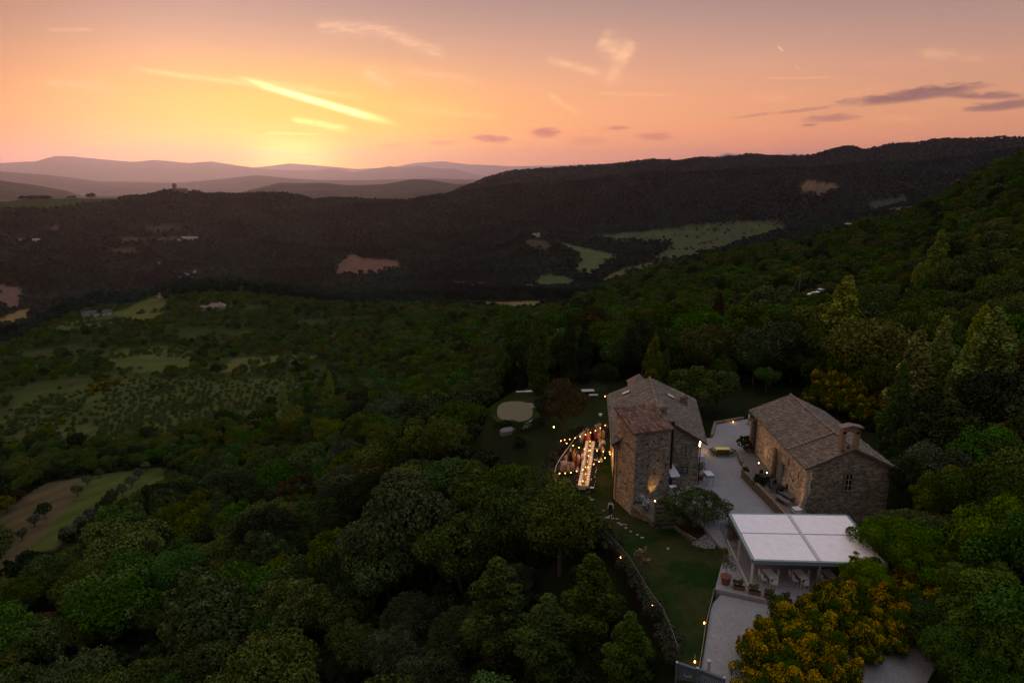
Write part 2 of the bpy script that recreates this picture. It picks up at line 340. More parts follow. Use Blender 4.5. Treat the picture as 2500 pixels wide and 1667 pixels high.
def ground_mat(T, b):
    at_ = T.n('ShaderNodeAttribute', attribute_name='Col'); geo = T.n('ShaderNodeNewGeometry')
    cd = T.n('ShaderNodeAttribute', attribute_name='Fld')
    p = geo.outputs['Position']
    n1 = T.noise(p, .9, 4, .6); n2 = T.noise(p, .06, 4, .6); n3 = T.noise(p, .012, 4, .6)
    k = T.m('ADD', .25, T.m('ADD', T.m('MULTIPLY', n1, .5), T.m('ADD', T.m('MULTIPLY', n2, .6), T.m('MULTIPLY', n3, .4))))
    c = T.mix(1.0, at_.outputs['Color'], T.comb(k, k, k), 'MULTIPLY')
    # faint plough / mowing lines on fields
    wv = T.n('ShaderNodeTexWave'); T.l(p, wv.inputs['Vector']); wv.inputs['Scale'].default_value = .05; wv.inputs['Distortion'].default_value = 3
    kk = T.m('ADD', .9, T.m('MULTIPLY', wv.outputs['Fac'], .2))
    c = T.mix(cd.outputs['Fac'], c, T.mix(1.0, c, T.comb(kk, kk, kk), 'MULTIPLY'))
    setc(T, b, c, 1.0, .0); bump(T, b, n1, .6, .3)
mat('ground', ground_mat)

def stone_wall(c1, c2, mort, name, sx_=.34, sy_=.15):
    def f(T, b):
        uv = T.n('ShaderNodeUVMap'); v = uv.outputs[0]
        wob = T.noise(v, 1.7, 2)
        vv = T.n('ShaderNodeVectorMath', operation='ADD'); T.l(v, vv.inputs[0]); T.l(T.comb(T.m('MULTIPLY', wob, .12), T.m('MULTIPLY', T.m('SUBTRACT', wob, .5), .16)), vv.inputs[1])
        br = T.n('ShaderNodeTexBrick'); T.l(vv.outputs[0], br.inputs['Vector'])
        br.inputs['Color1'].default_value = (*c1, 1); br.inputs['Color2'].default_value = (*c2, 1); br.inputs['Mortar'].default_value = (*mort, 1)
        br.inputs['Scale'].default_value = 1; br.inputs['Mortar Size'].default_value = .018; br.inputs['Mortar Smooth'].default_value = .4
        br.inputs['Brick Width'].default_value = sx_; br.inputs['Row Height'].default_value = sy_; br.inputs['Bias'].default_value = -.1
        vo = T.n('ShaderNodeTexVoronoi'); T.l(T.comb_scale(vv.outputs[0]), vo.inputs['Vector']); vo.inputs['Scale'].default_value = 3.2
        hv = T.n('ShaderNodeSeparateXYZ'); T.l(vo.outputs['Color'], hv.inputs[0])
        k = T.m('ADD', .55, T.m('MULTIPLY', hv.outputs[0], .95))
        n2 = T.noise(v, .45, 4, .6); n3 = T.noise(v, 7, 3, .7)
        k = T.m('MULTIPLY', k, T.m('ADD', .55, T.m('MULTIPLY', n2, .9))); k = T.m('MULTIPLY', k, T.m('ADD', .6, T.m('MULTIPLY', n3, .8)))
        c = T.mix(1.0, br.outputs['Color'], T.comb(k, k, k), 'MULTIPLY')
        c = T.mix(T.m('MULTIPLY', T.smooth(hv.outputs[1], .6, 1), .45), c, T.mix(1.0, c, (1.25, .92, .68, 1), 'MULTIPLY'))
        setc(T, b, c, 1.0, .0)
        h = T.m('ADD', T.m('MULTIPLY', br.outputs['Fac'], -1.0), T.m('MULTIPLY', n3, .8)); bump(T, b, h, .9, .04)
    return mat(name, f)
NT.comb_scale = lambda s, v: (lambda q: (s.l(v, q.inputs[0]), q.inputs[1].__setattr__('default_value', (1, 2.1, 1)), q.outputs[0])[2])(s.n('ShaderNodeVectorMath', operation='MULTIPLY'))
stone_wall((.50, .39, .27), (.34, .255, .18), (.27, .21, .155), 'stone_lit_warm', .30, .13)  # wall stone with the warm light from the left put into its colour
stone_wall((.62, .50, .37), (.42, .335, .24), (.34, .27, .20), 'stone_lit_pale', .30, .13)  # chapel side wall: colour lightened further to carry the low left light
stone_wall((.275, .24, .18), (.165, .15, .11), (.09, .085, .07), 'stone_shaded_grey', .34, .14)  # front faces turned from the sunset: their shade is put into the colour
stone_wall((.27, .21, .15), (.17, .13, .095), (.13, .105, .08), 'stone_low', .3, .16)
def slabs(T, b):
    at_ = T.n('ShaderNodeAttribute', attribute_name='Col'); g = T.n('ShaderNodeNewGeometry')
    n = T.noise(g.outputs['Position'], 5, 4, .7); n2 = T.noise(g.outputs['Position'], .5, 3)
    k = T.m('MULTIPLY', T.m('ADD', .55, T.m('MULTIPLY', n, .9)), T.m('ADD', .7, T.m('MULTIPLY', n2, .6)))
    c = T.mix(1.0, at_.outputs['Color'], T.comb(k, k, k), 'MULTIPLY')
    setc(T, b, c, .9, .15); bump(T, b, n, .7, .03)
mat('slabs', slabs)
def gravel(T, b):
    g = T.n('ShaderNodeNewGeometry'); p = g.outputs['Position']
    n = T.noise(p, 5.5, 4, .85); n2 = T.noise(p, .35, 4, .6); n3 = T.noise(p, 1.8, 3, .6)
    k = T.m('ADD', -.05, T.m('ADD', T.m('MULTIPLY', n, 1.7), T.m('ADD', T.m('MULTIPLY', n2, .42), T.m('MULTIPLY', n3, .22))))
    setc(T, b, T.mix(1.0, (.222, .216, .218, 1), T.comb(k, k, k), 'MULTIPLY'), .95, .1); bump(T, b, n, .8, .03)
mat('gravel', gravel)
def lawn(T, b):
    g = T.n('ShaderNodeNewGeometry'); p = g.outputs['Position']
    n = T.noise(p, 7, 4, .75); n2 = T.noise(p, .22, 4, .65); n3 = T.noise(p, 1.3, 4, .6)
    c = T.mix(T.smooth(n2, .38, .62), (.012, .029, .006, 1), (.036, .038, .013, 1))
    c = T.mix(T.m('MULTIPLY', T.smooth(n3, .45, .75), .6), c, (.018, .031, .008, 1))
    n4 = T.noise(p, 2.6, 3, .7); k = T.m('ADD', .0, T.m('ADD', T.m('MULTIPLY', n, 1.2), T.m('MULTIPLY', n4, .9)))
    setc(T, b, T.mix(1.0, c, T.comb(k, k, k), 'MULTIPLY'), 1.0, .0); bump(T, b, n, 1, .08)
mat('lawn', lawn)
def crazy(T, b):
    g = T.n('ShaderNodeNewGeometry'); vo = T.n('ShaderNodeTexVoronoi', feature='DISTANCE_TO_EDGE'); T.l(g.outputs['Position'], vo.inputs['Vector']); vo.inputs['Scale'].default_value = 2.6
    vc = T.n('ShaderNodeTexVoronoi'); T.l(g.outputs['Position'], vc.inputs['Vector']); vc.inputs['Scale'].default_value = 2.6
    hv = T.n('ShaderNodeSeparateXYZ'); T.l(vc.outputs['Color'], hv.inputs[0]); k = T.m('ADD', .7, T.m('MULTIPLY', hv.outputs[0], .5))
    c = T.mix(1.0, (.10, .09, .088, 1), T.comb(k, k, k), 'MULTIPLY')
    e = T.smooth(vo.outputs['Distance'], .09, .04)
    setc(T, b, T.mix(e, c, (.26, .24, .235, 1)), .9, .15); bump(T, b, vo.outputs['Distance'], .4, .05)
mat('crazy_paving', crazy)
plain('paving', (.15, .14, .135), .9, .1, 0, .25, 2); plain('soil', (.032, .022, .015), .95, .05, 0, .4, 5)
plain('step_stone', (.075, .062, .054), .9, .1, 0, .4, 4); plain('metal_dark', (.035, .03, .03), .5, .4, .6)
plain('metal_rail', (.24, .225, .21), .5, .4, .5); plain('timber_frame', (.10, .09, .08), .7); plain('frame_grey', (.30, .30, .30), .6)
plain('glass_dark', (.012, .014, .018), .08, .6, 0, .05); plain('glass_sky', (.55, .55, .58), .12, .8, .6, .05)
plain('shutter_grey', (.16, .165, .165), .7); plain('white_cloth', (.62, .60, .64), .9, .05, 0, .06); plain('awning_cloth', (.52, .50, .53), .9, .05, 0, .08)
plain('cloth_blue', (.22, .33, .38), .9, .05); plain('pergola_frame', (.20, .27, .28), .4, .4, .3, .08); plain('pergola_top', (.50, .50, .50), .5, .3, 0, .05)
def louvre(T, b):
    uv = T.n('ShaderNodeUVMap'); wv = T.n('ShaderNodeTexWave', bands_direction='X'); T.l(uv.outputs[0], wv.inputs['Vector']); wv.inputs['Scale'].default_value = 1.6
    n = T.noise(uv.outputs[0], 1.5, 3)
    k = T.m('MULTIPLY', T.m('ADD', .88, T.m('MULTIPLY', wv.outputs['Fac'], .16)), T.m('ADD', .85, T.m('MULTIPLY', n, .3)))
    setc(T, b, T.mix(1.0, (.86, .82, .83, 1), T.comb(k, k, k), 'MULTIPLY'), .6, .3); bump(T, b, wv.outputs['Fac'], .3, .02)
mat('canvas', louvre)
plain('table_white', (.62, .60, .58), .5); plain('seat_white', (.72, .69, .68), .7); plain('chair_black', (.02, .018, .018), .5)
plain('terracotta', (.17, .075, .045), .85, .1, 0, .25, 8); plain('linen', (.46, .37, .25), .85, .1, 0, .1, 9); plain('plate', (.8, .78, .74), .25, .5, 0, .03)
plain('yellow_top', (.62, .55, .16), .6); plain('wood', (.14, .085, .05), .8, .15, 0, .3, 4); plain('blue_board', (.075, .11, .13), .7, .2, 0, .25, 3)
plain('pale_cap', (.42, .40, .38), .8); plain('skin', (.42, .24, .17), .6, .3, 0, .05); plain('hair_dark', (.025, .017, .012), .6); plain('hair_fair', (.30, .20, .10), .6)
plain('car_white', (.70, .71, .72), .25, .5, 0, .03); plain('car_grey', (.10, .12, .13), .25, .6, .3, .03); plain('car_blue', (.045, .07, .09), .2, .7, .3, .03)
plain('tyre', (.015, .015, .015), .8); plain('rim', (.35, .35, .36), .3, .5, .8); plain('rubble', (.26, .21, .17), .9, .1, 0, .3, 3); plain('stucco', (.42, .35, .29), .9, .1, 0, .2, 2)
plain('stucco_pink', (.36, .27, .22), .9, .1, 0, .2, 2); plain('roof_far', (.19, .14, .115), .9, .1, 0, .25, 2); plain('roof_teal', (.035, .055, .055), .6, .2, 0, .2, 1); plain('pool_cover', (.12, .11, .066), .85, .1, 0, .12, 5)
plain('rock', (.20, .165, .155), .9, .1, 0, .35, .2); plain('road', (.22, .20, .195), .9, .1, 0, .15, .5); plain('petals', (.55, .40, .30), .8, .1, 0, .4, 12); plain('hydrangea', (.7, .68, .76), .8, .1, 0, .2, 12)
plain('brick_red', (.21, .14, .095), .9, .1, 0, .35, 7); plain('cable', (.05, .045, .04), .7)
for nm, cc in dict(c_white=(.66, .62, .62), c_pink=(.60, .38, .36), c_orange=(.52, .17, .07), c_yellow=(.46, .30, .05), c_black=(.018, .016, .018), c_red=(.26, .03, .035),
                   c_peach=(.58, .34, .24), c_grey=(.30, .29, .30), c_mustard=(.34, .24, .07), c_tan=(.34, .25, .17), c_navy=(.03, .035, .06), c_blue=(.40, .42, .50)).items():
    plain(nm, cc, .85, .1, 0, .08)
glow('bulb', (1.0, .36, .09), 16); glow('flame', (1.0, .34, .08), 16); glow('lamp_warm', (1.0, .55, .22), 30); glow('headlamp', (.9, .95, 1.0), 1.0)
plain('bell_metal', (.05, .06, .05), .4, .5, .8)
# ------------------------------------------------------------------ mesh builder and things
class MB:
    def __init__(s): s.v = []; s.f = []; s.uv = []; s.c = []
    def add(s, vs, fs, uvs=None, col=(1, 1, 1)):
        o = len(s.v); s.v += [tuple(v) for v in vs]
        for k, f in enumerate(fs):
            s.f.append(tuple(o+i for i in f)); s.uv.append(uvs[k] if uvs else [(0, 0)]*len(f)); s.c.append(col)
        return s
    def box(s, c, d, rz=0, col=(1, 1, 1), top=None, ax=None):
        """box centred on c (x, y, z of the centre); top scales the upper face"""
        hx, hy, hz = d[0]/2, d[1]/2, d[2]/2; t = top or (1, 1)
        pts = []
        for z in (-hz, hz):
            k = t if z > 0 else (1, 1)
            pts += [(-hx*k[0], -hy*k[1], z), (hx*k[0], -hy*k[1], z), (hx*k[0], hy*k[1], z), (-hx*k[0], hy*k[1], z)]
        M = Matrix.Rotation(rz, 3, 'Z') if ax is None else ax
        c = Vector(c); pts = [M @ Vector(p)+c for p in pts]
        fs = [(0, 3, 2, 1), (4, 5, 6, 7), (0, 1, 5, 4), (1, 2, 6, 5), (2, 3, 7, 6), (3, 0, 4, 7)]
        q = lambda w_, h_: [(0, 0), (w_, 0), (w_, h_), (0, h_)]
        return s.add(pts, fs, [q(d[1], d[0]), q(d[0], d[1]), q(d[0], d[2]), q(d[1], d[2]), q(d[0], d[2]), q(d[1], d[2])], col)
    def tube(s, path, rad, n=6, cap=True, col=(1, 1, 1)):
        path = [Vector(p) for p in path]; rad = rad if isinstance(rad, (list, tuple)) else [rad]*len(path)
        vs, fs = [], []; up = Vector((0, 0, 1)); prev = None
        for i, p in enumerate(path):
            d = (path[min(i+1, len(path)-1)]-path[max(i-1, 0)])
            d = d.normalized() if d.length > 1e-9 else up
            a = prev if prev is not None else (Vector((1, 0, 0)) if abs(d.z) > .7 else up)
            u = a-d*a.dot(d); u = u.normalized() if u.length > 1e-6 else d.orthogonal().normalized(); prev = u
            w_ = d.cross(u)
            for k in range(n):
                t = 2*math.pi*k/n; vs.append(p+(u*math.cos(t)+w_*math.sin(t))*rad[i])
        for i in range(len(path)-1):
            for k in range(n):
                a, b = i*n+k, i*n+(k+1) % n; fs.append((a, b, b+n, a+n))
        if cap: fs.append(tuple(range(n))[::-1]); fs.append(tuple(range((len(path)-1)*n, len(path)*n)))
        return s.add(vs, fs, None, col)
    def lathe(s, prof, c=(0, 0, 0), n=10, sx_=1, sy_=1, col=(1, 1, 1)):
        return_ = s.tube([(c[0], c[1], c[2]+z) for r, z in prof], [r for r, z in prof], n, True, col)
        if sx_ != 1 or sy_ != 1:
            m = n*len(prof); o = len(s.v)-m
            for i in range(o, len(s.v)):
                x, y, z = s.v[i]; s.v[i] = (c[0]+(x-c[0])*sx_, c[1]+(y-c[1])*sy_, z)
        return return_
    def ball(s, c, r, n=8, m=5, sq=(1, 1, 1), col=(1, 1, 1)):
        vs = [(c[0], c[1], c[2]+r*sq[2])]; fs = []
        for i in range(1, m):
            t = math.pi*i/m
            for k in range(n):
                a = 2*math.pi*k/n; vs.append((c[0]+r*sq[0]*math.sin(t)*math.cos(a), c[1]+r*sq[1]*math.sin(t)*math.sin(a), c[2]+r*sq[2]*math.cos(t)))
        vs.append((c[0], c[1], c[2]-r*sq[2])); L = len(vs)-1
        for k in range(n): fs.append((0, 1+k, 1+(k+1) % n)); fs.append((L, L-n+(k+1) % n, L-n+k))
        for i in range(m-2):
            for k in range(n): a, b = 1+i*n+k, 1+i*n+(k+1) % n; fs.append((a, a+n, b+n, b))
        return s.add(vs, fs, None, col)
    def quad(s, a, b, c, d, nu=1, nv=1, jit=0, uv0=(0, 0)):
        """wall or sheet a,b,c,d (counter-clockwise) in a grid, uv in metres"""
        a, b, c, d = map(Vector, (a, b, c, d)); W = (b-a).length; Hh = ((d-a).length+(c-b).length)/2
        nrm = (b-a).cross(d-a).normalized(); vs, fs, us = [], [], []
        r = random.Random(int(W*1000)+nu)
        for j in range(nv+1):
            for i in range(nu+1):
                u, v = i/nu, j/nv; p = (a*(1-u)+b*u)*(1-v)+(d*(1-u)+c*u)*v
                if jit and 0 < i < nu and 0 < j < nv: p = p+nrm*r.uniform(-jit, jit)
                vs.append(p)
        for j in range(nv):
            for i in range(nu):
                k = j*(nu+1)+i; fs.append((k, k+1, k+nu+2, k+nu+1))
                us.append([(uv0[0]+W*x, uv0[1]+Hh*y) for x, y in ((i/nu, j/nv), ((i+1)/nu, j/nv), ((i+1)/nu, (j+1)/nv), (i/nu, (j+1)/nv))])
        return s.add(vs, fs, us)
    def wall(s, base, top, thick=None, uo=0):
        """closed ring or chain of wall faces: base and top point lists"""
        u = uo
        for i in range(len(base)-1):
            W = (Vector(base[i+1])-Vector(base[i])).length
            n = max(1, int(W/.8)); m = max(1, int((Vector(top[i])-Vector(base[i])).length/.8))
            s.quad(base[i], base[i+1], top[i+1], top[i], n, m, .025, (u, base[i][2])); u += W
        return s
    def build(s, name, m, parent=None, smooth=False):
        me = bpy.data.meshes.new(name); me.from_pydata(s.v, [], s.f); me.materials.append(MATS[m] if isinstance(m, str) else m)
        ul = me.uv_layers.new(name='UVMap'); flat = [x for f in s.uv for p in f for x in p]; ul.data.foreach_set('uv', flat)
        if any(c_ != (1, 1, 1) for c_ in s.c):
            ca = me.color_attributes.new('Col', 'FLOAT_COLOR', 'CORNER'); ca.data.foreach_set('color', [x for f, c_ in zip(s.f, s.c) for _ in f for x in (*c_, 1)])
        if smooth: me.polygons.foreach_set('use_smooth', [True]*len(me.polygons))
        me.validate(); me.update()
        o = bpy.data.objects.new(name, me); COL.objects.link(o)
        if parent is not None:
            o.parent = parent; o.matrix_parent_inverse = Matrix.Identity(4)
        return o
def tag(o, label=None, cat=None, group=None, kind=None):
    if label: o['label'] = label
    if cat: o['category'] = cat
    if group: o['group'] = group
    if kind: o['kind'] = kind
    return o
def thing(name, label, cat, loc=(0, 0, 0), rz=0, group=None):
    o = bpy.data.objects.new(name, None); COL.objects.link(o); o.empty_display_size = .3
    o.location = loc; o.rotation_euler = (0, 0, rz); return tag(o, label, cat, group)
def copy_tree(o, parent=None, label=None, loc=None, rz=None, scale=None):
    c = o.copy(); COL.objects.link(c); c.parent = parent
    for ch in list(o.children): copy_tree(ch, c)
    if label: c['label'] = label
    if loc is not None: c.location = loc
    if rz is not None: c.rotation_euler = (0, 0, rz)
    if scale is not None: c.scale = scale if isinstance(scale, (tuple, list)) else (scale,)*3
    return c
def slab(name, pts, thick, m, side=None):
    """a ground sheet with real thickness from 3D outline points"""
    bm = bmesh.new(); vs = [bm.verts.new(p) for p in pts]; f = bm.faces.new(vs); f.normal_update()
    if f.normal.z < 0: f.normal_flip()
    g = bmesh.ops.extrude_face_region(bm, geom=[f]); ev = [x for x in g['geom'] if isinstance(x, bmesh.types.BMVert)]
    for v in ev: v.co.z -= thick
    bmesh.ops.recalc_face_normals(bm, faces=bm.faces); bmesh.ops.triangulate(bm, faces=[q for q in bm.faces if len(q.verts) > 4])
    uvl = bm.loops.layers.uv.new('UVMap')
    for q in bm.faces:
        for l in q.loops: l[uvl].uv = (l.vert.co.x+l.vert.co.y if abs(q.normal.z) < .5 else l.vert.co.x, l.vert.co.z if abs(q.normal.z) < .5 else l.vert.co.y)
    me = bpy.data.meshes.new(name); bm.to_mesh(me); bm.free(); me.materials.append(MATS[m])
    if side:
        me.materials.append(MATS[side])
        for q in me.polygons:
            if abs(q.normal.z) < .5: q.material_index = 1
    o = bpy.data.objects.new(name, me); COL.objects.link(o); return o
# ------------------------------------------------------------------ fields: (outline in the photo, nearest, farthest, colour)
FIELDS = [
 ([(820, 676), (822, 655), (838, 635), (855, 620), (872, 624), (888, 633), (930, 632), (990, 641), (975, 652), (960, 655), (930, 664), (880, 671)], 1300, 3000, (0.124, 0.071, 0.048)),
 ([(1954, 455), (1957, 445), (1973, 443), (2015, 446), (2058, 454), (2040, 462), (2026, 469), (1990, 473), (1963, 472)], 2200, 4600, (0.136, 0.093, 0.053)),
 ([(1440, 578), (1530, 567), (1617, 560), (1700, 549), (1760, 543), (1909, 540), (1916, 560), (1860, 575), (1835, 582), (1781, 598), (1700, 622), (1654, 634), (1600, 632), (1622, 610), (1645, 590), (1560, 590), (1500, 588)], 1300, 3000, (0.058, 0.070, 0.032)),
 ([(1345, 583), (1372, 592), (1410, 602), (1485, 618), (1500, 628), (1470, 645), (1445, 672), (1405, 655), (1420, 625), (1380, 606)], 1300, 2600, (0.074, 0.088, 0.034)),
 ([(1470, 682), (1500, 664), (1560, 646), (1612, 636), (1622, 640), (1560, 660), (1530, 670), (1475, 692)], 1000, 2200, (0.085, 0.088, 0.032)),
 ([(1306, 692), (1320, 676), (1345, 671), (1380, 675), (1410, 690), (1390, 700), (1320, 701)], 1000, 2000, (0.060, 0.080, 0.030)),
 ([(1280, 590), (1300, 586), (1335, 590), (1350, 603), (1330, 612), (1290, 606)], 1300, 2400, (0.056, 0.046, 0.028)),
 ([(-20, 488), (60, 487), (300, 482), (290, 492), (210, 500), (100, 510), (-20, 512)], 2400, 3600, (0.034, 0.046, 0.014)),
 ([(1180, 690), (1260, 700), (1300, 706), (1180, 697), (1080, 688), (1060, 683)], 1000, 2000, (0.062, 0.056, 0.037)),
 ([(-5, 695), (40, 700), (58, 712), (50, 735), (40, 752), (-5, 745)], 900, 2500, (0.118, 0.071, 0.050)),
 ([(-5, 788), (20, 768), (72, 752), (76, 765), (55, 787), (20, 790)], 600, 2300, (0.167, 0.118, 0.046)),
 ([(276, 765), (333, 742), (371, 728), (405, 732), (402, 773), (381, 784), (321, 789), (290, 782)], 500, 1000, (0.085, 0.090, 0.026)),
 ([(107, 800), (214, 775), (285, 766), (300, 785), (240, 800), (150, 812)], 400, 1000, (0.052, 0.070, 0.020)),
 ([(256, 870), (300, 855), (402, 845), (447, 848), (491, 860), (470, 885), (447, 905), (342, 908), (275, 893)], 300, 620, (0.066, 0.076, 0.024)),
 ([(520, 908), (566, 878), (640, 872), (700, 866), (770, 866), (767, 880), (680, 900), (600, 912)], 300, 620, (0.084, 0.086, 0.028)),
 ([(730, 708), (760, 700), (860, 703), (872, 712), (830, 713)], 600, 1300, (0.161, 0.118, 0.046)),
 ([(1040, 740), (1120, 736), (1250, 738), (1330, 733), (1345, 738), (1320, 752), (1255, 768), (1235, 760), (1160, 748)], 700, 1500, (0.124, 0.105, 0.040)),
 ([(-30, 1266), (65, 1208), (155, 1154), (240, 1146), (200, 1190), (165, 1240), (120, 1290), (60, 1350), (20, 1400), (-30, 1440)], 80, 230, (0.078, 0.064, 0.034)),
 ([(240, 1146), (340, 1138), (412, 1145), (412, 1168), (325, 1225), (253, 1265), (173, 1308), (137, 1336), (87, 1350), (36, 1364), (14, 1440), (-30, 1480), (-30, 1440), (60, 1350), (120, 1290), (165, 1240), (200, 1190)], 80, 230, (0.054, 0.070, 0.018)),
 ([(-10, 1030), (60, 950), (270, 925), (500, 925), (730, 925), (745, 955), (640, 1020), (420, 1075), (250, 1095), (80, 1085), (-10, 1085)], 180, 420, (0.052, 0.064, 0.020)),
 ([(2180, 512), (2238, 505), (2245, 511), (2190, 518)], 500, 3600, (0.149, 0.099, 0.056)),
 ([(2120, 500), (2210, 480), (2215, 492), (2130, 512)], 1500, 4000, (0.050, 0.056, 0.037)),
 ([(1940, 622), (1952, 610), (1990, 606), (1985, 622)], 300, 900, (0.136, 0.087, 0.050)),
 ([(375, 715), (405, 716), (400, 730), (385, 728)], 500, 1200, (0.149, 0.105, 0.087)),
 ([(265, 700), (300, 697), (312, 707), (270, 706)], 500, 1200, (0.124, 0.087, 0.068)),
 ([(1165, 975), (1200, 962), (1300, 945), (1480, 925), (1500, 1045), (1400, 1075), (1372, 1100), (1345, 1150), (1290, 1180), (1265, 1150), (1300, 1085), (1250, 1065), (1170, 1030)], 70, 135, (0.022, 0.029, 0.010)),
 ([(120, 560), (145, 552), (150, 564), (125, 570)], 1500, 3300, (0.081, 0.056, 0.043)), ([(275, 583), (330, 580), (480, 580), (478, 588), (300, 590)], 1500, 3300, (0.081, 0.062, 0.050)),
 ([(360, 555), (440, 548), (450, 560), (370, 570)], 1500, 3300, (0.043, 0.046, 0.028)), ([(270, 610), (330, 605), (340, 618), (280, 622)], 1500, 3300, (0.053, 0.053, 0.028)),
]
ESTATE = [(1175, 1050), (1160, 985), (1240, 950), (1400, 935), (1480, 925), (1490, 860), (1640, 925), (1700, 950), (1830, 940), (1950, 930), (2090, 1040), (2200, 1130), (2190, 1250), (2120, 1290), (2160, 1400), (1990, 1480), (1860, 1540), (1800, 1667), (1640, 1690), (1630, 1590), (1560, 1440), (1500, 1350), (1440, 1280), (1400, 1235), (1340, 1190), (1340, 1130), (1330, 1080), (1240, 1065)]
def field_at(x, y, z):
    px, py = proj(x, y, z); R = np.hypot(x, y)
    idx = np.full(np.shape(px), -1)
    jx = 5*vnoise(np.asarray(x)/25., np.asarray(y)/25., 5)*np.clip(R/400, .3, 1)+np.where(R > 1300, 7*fbm(np.asarray(x)/110., np.asarray(y)/110., 3, 6), 0)
    for k, (poly, d0, d1, c_) in enumerate(FIELDS):
        q = (R > d0) & (R < d1) & (np.asarray(y) > 0)
        if q.any(): idx = np.where(q & inpoly(px+jx, py+jx*.3, poly), k, idx)
    return idx
# ------------------------------------------------------------------ terrain mesh
fa = np.radians(np.linspace(-46, 46, 620)); ba = np.radians(np.linspace(46, 314, 60))[1:-1]
azs = np.concatenate([fa, ba]); rad = np.concatenate([np.linspace(4.02, 40, 14)[:-1], np.exp(np.linspace(math.log(40), math.log(5500), 420)), np.exp(np.linspace(math.log(5600), math.log(94000), 130))])
AA, RR = np.meshgrid(azs, rad, indexing='ij'); X = RR*np.sin(AA); Y = RR*np.cos(AA)
Z = height(X.ravel(), Y.ravel()).reshape(X.shape)
nA, nR = X.shape
verts = np.stack([X.ravel(), Y.ravel(), Z.ravel()], 1)
i0 = np.arange(nA)[:, None]*nR; i1 = ((np.arange(nA)+1) % nA)[:, None]*nR; jj = np.arange(nR-1)[None]
quads = np.stack([i0+jj, i0+jj+1, i1+jj+1, i1+jj], 2).reshape(-1, 4)
cen = np.array([[0, 0, float(Z[:, 0].mean())]]); ci = len(verts); verts = np.concatenate([verts, cen])
def mesh_np(name, verts, quads, tris=None):
    me = bpy.data.meshes.new(name); me.vertices.add(len(verts)); me.vertices.foreach_set('co', np.asarray(verts, np.float32).ravel())
    nq = len(quads); nt = 0 if tris is None else len(tris)
    me.loops.add(nq*4+nt*3); me.polygons.add(nq+nt)
    li = quads.ravel() if nt == 0 else np.concatenate([quads.ravel(), tris.ravel()])
    me.loops.foreach_set('vertex_index', li.astype(np.int32))
    ls = np.concatenate([np.arange(nq)*4, nq*4+np.arange(nt)*3]).astype(np.int32); me.polygons.foreach_set('loop_start', ls)
    me.update(calc_edges=True); return me
tr = np.stack([np.full(nA, ci), (np.arange(nA))*nR, ((np.arange(nA)+1) % nA)*nR], 1)
me = mesh_np('ground', verts, quads, tr)
idx = np.concatenate([field_at(X.ravel(), Y.ravel(), Z.ravel()), [-1]])
Rv = np.concatenate([RR.ravel(), [4]]); vx = verts[:, 0]; vy = verts[:, 1]
fc = np.tile(np.array([[.016, .020, .009]]), (len(verts), 1))
_px, _py = proj(vx, vy, verts[:, 2]); lm = np.clip((950-_px)/200, 0, 1)*np.clip((Rv-170)/60, 0, 1)*np.clip((1000-Rv)/250, 0, 1)*(vy > 0)*np.clip((1125-_py)/40, 0, 1)
mm_ = np.clip(.5+fbm(vx/40., vy/40., 3, 61)*1.4, 0, 1)[:, None]
fc = fc*(1-lm[:, None])+lm[:, None]*(np.array([[.024, .038, .011]])*(1-mm_)+np.array([[.042, .054, .017]])*mm_)
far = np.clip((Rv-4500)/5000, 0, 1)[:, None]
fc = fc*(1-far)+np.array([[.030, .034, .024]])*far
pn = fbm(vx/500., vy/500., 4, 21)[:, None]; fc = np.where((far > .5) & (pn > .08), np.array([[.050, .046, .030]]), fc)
for k, (poly, d0, d1, c_) in enumerate(FIELDS):
    q = idx == k; fc[q] = np.array(c_)*(1+.25*fbm(vx[q]/12., vy[q]/12., 3, 4)[:, None])
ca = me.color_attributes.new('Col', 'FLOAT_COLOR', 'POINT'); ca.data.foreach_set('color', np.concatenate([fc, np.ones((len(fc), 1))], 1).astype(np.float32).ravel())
fa_ = me.attributes.new('Fld', 'FLOAT', 'POINT'); fa_.data.foreach_set('value', (idx >= 0).astype(np.float32))
me.polygons.foreach_set('use_smooth', np.ones(len(me.polygons), bool)); me.materials.append(MATS['ground'])
go = bpy.data.objects.new('ground', me); COL.objects.link(go)
tag(go, 'dark wooded hills and valleys reaching to the far mountains', None, None, 'structure')
# ------------------------------------------------------------------ haze
hz = MB(); hz.box((0, 0, 850), (196000, 196000, 3900)); ho = hz.build('haze', 'cable'); ho.data.materials.clear()
hm = bpy.data.materials.new('haze'); hm.use_nodes = True; T = NT(hm.node_tree); pv = T.n('ShaderNodeVolumePrincipled'); o_ = T.n('ShaderNodeOutputMaterial'); T.l(pv.outputs[0], o_.inputs['Volume'])
pv.inputs['Color'].default_value = (.83, .73, .98, 1); pv.inputs['Density'].default_value = 1.6e-5; pv.inputs['Anisotropy'].default_value = .70
ho.data.materials.append(hm); tag(ho, 'thin mauve evening haze over the valley', None, None, 'stuff')
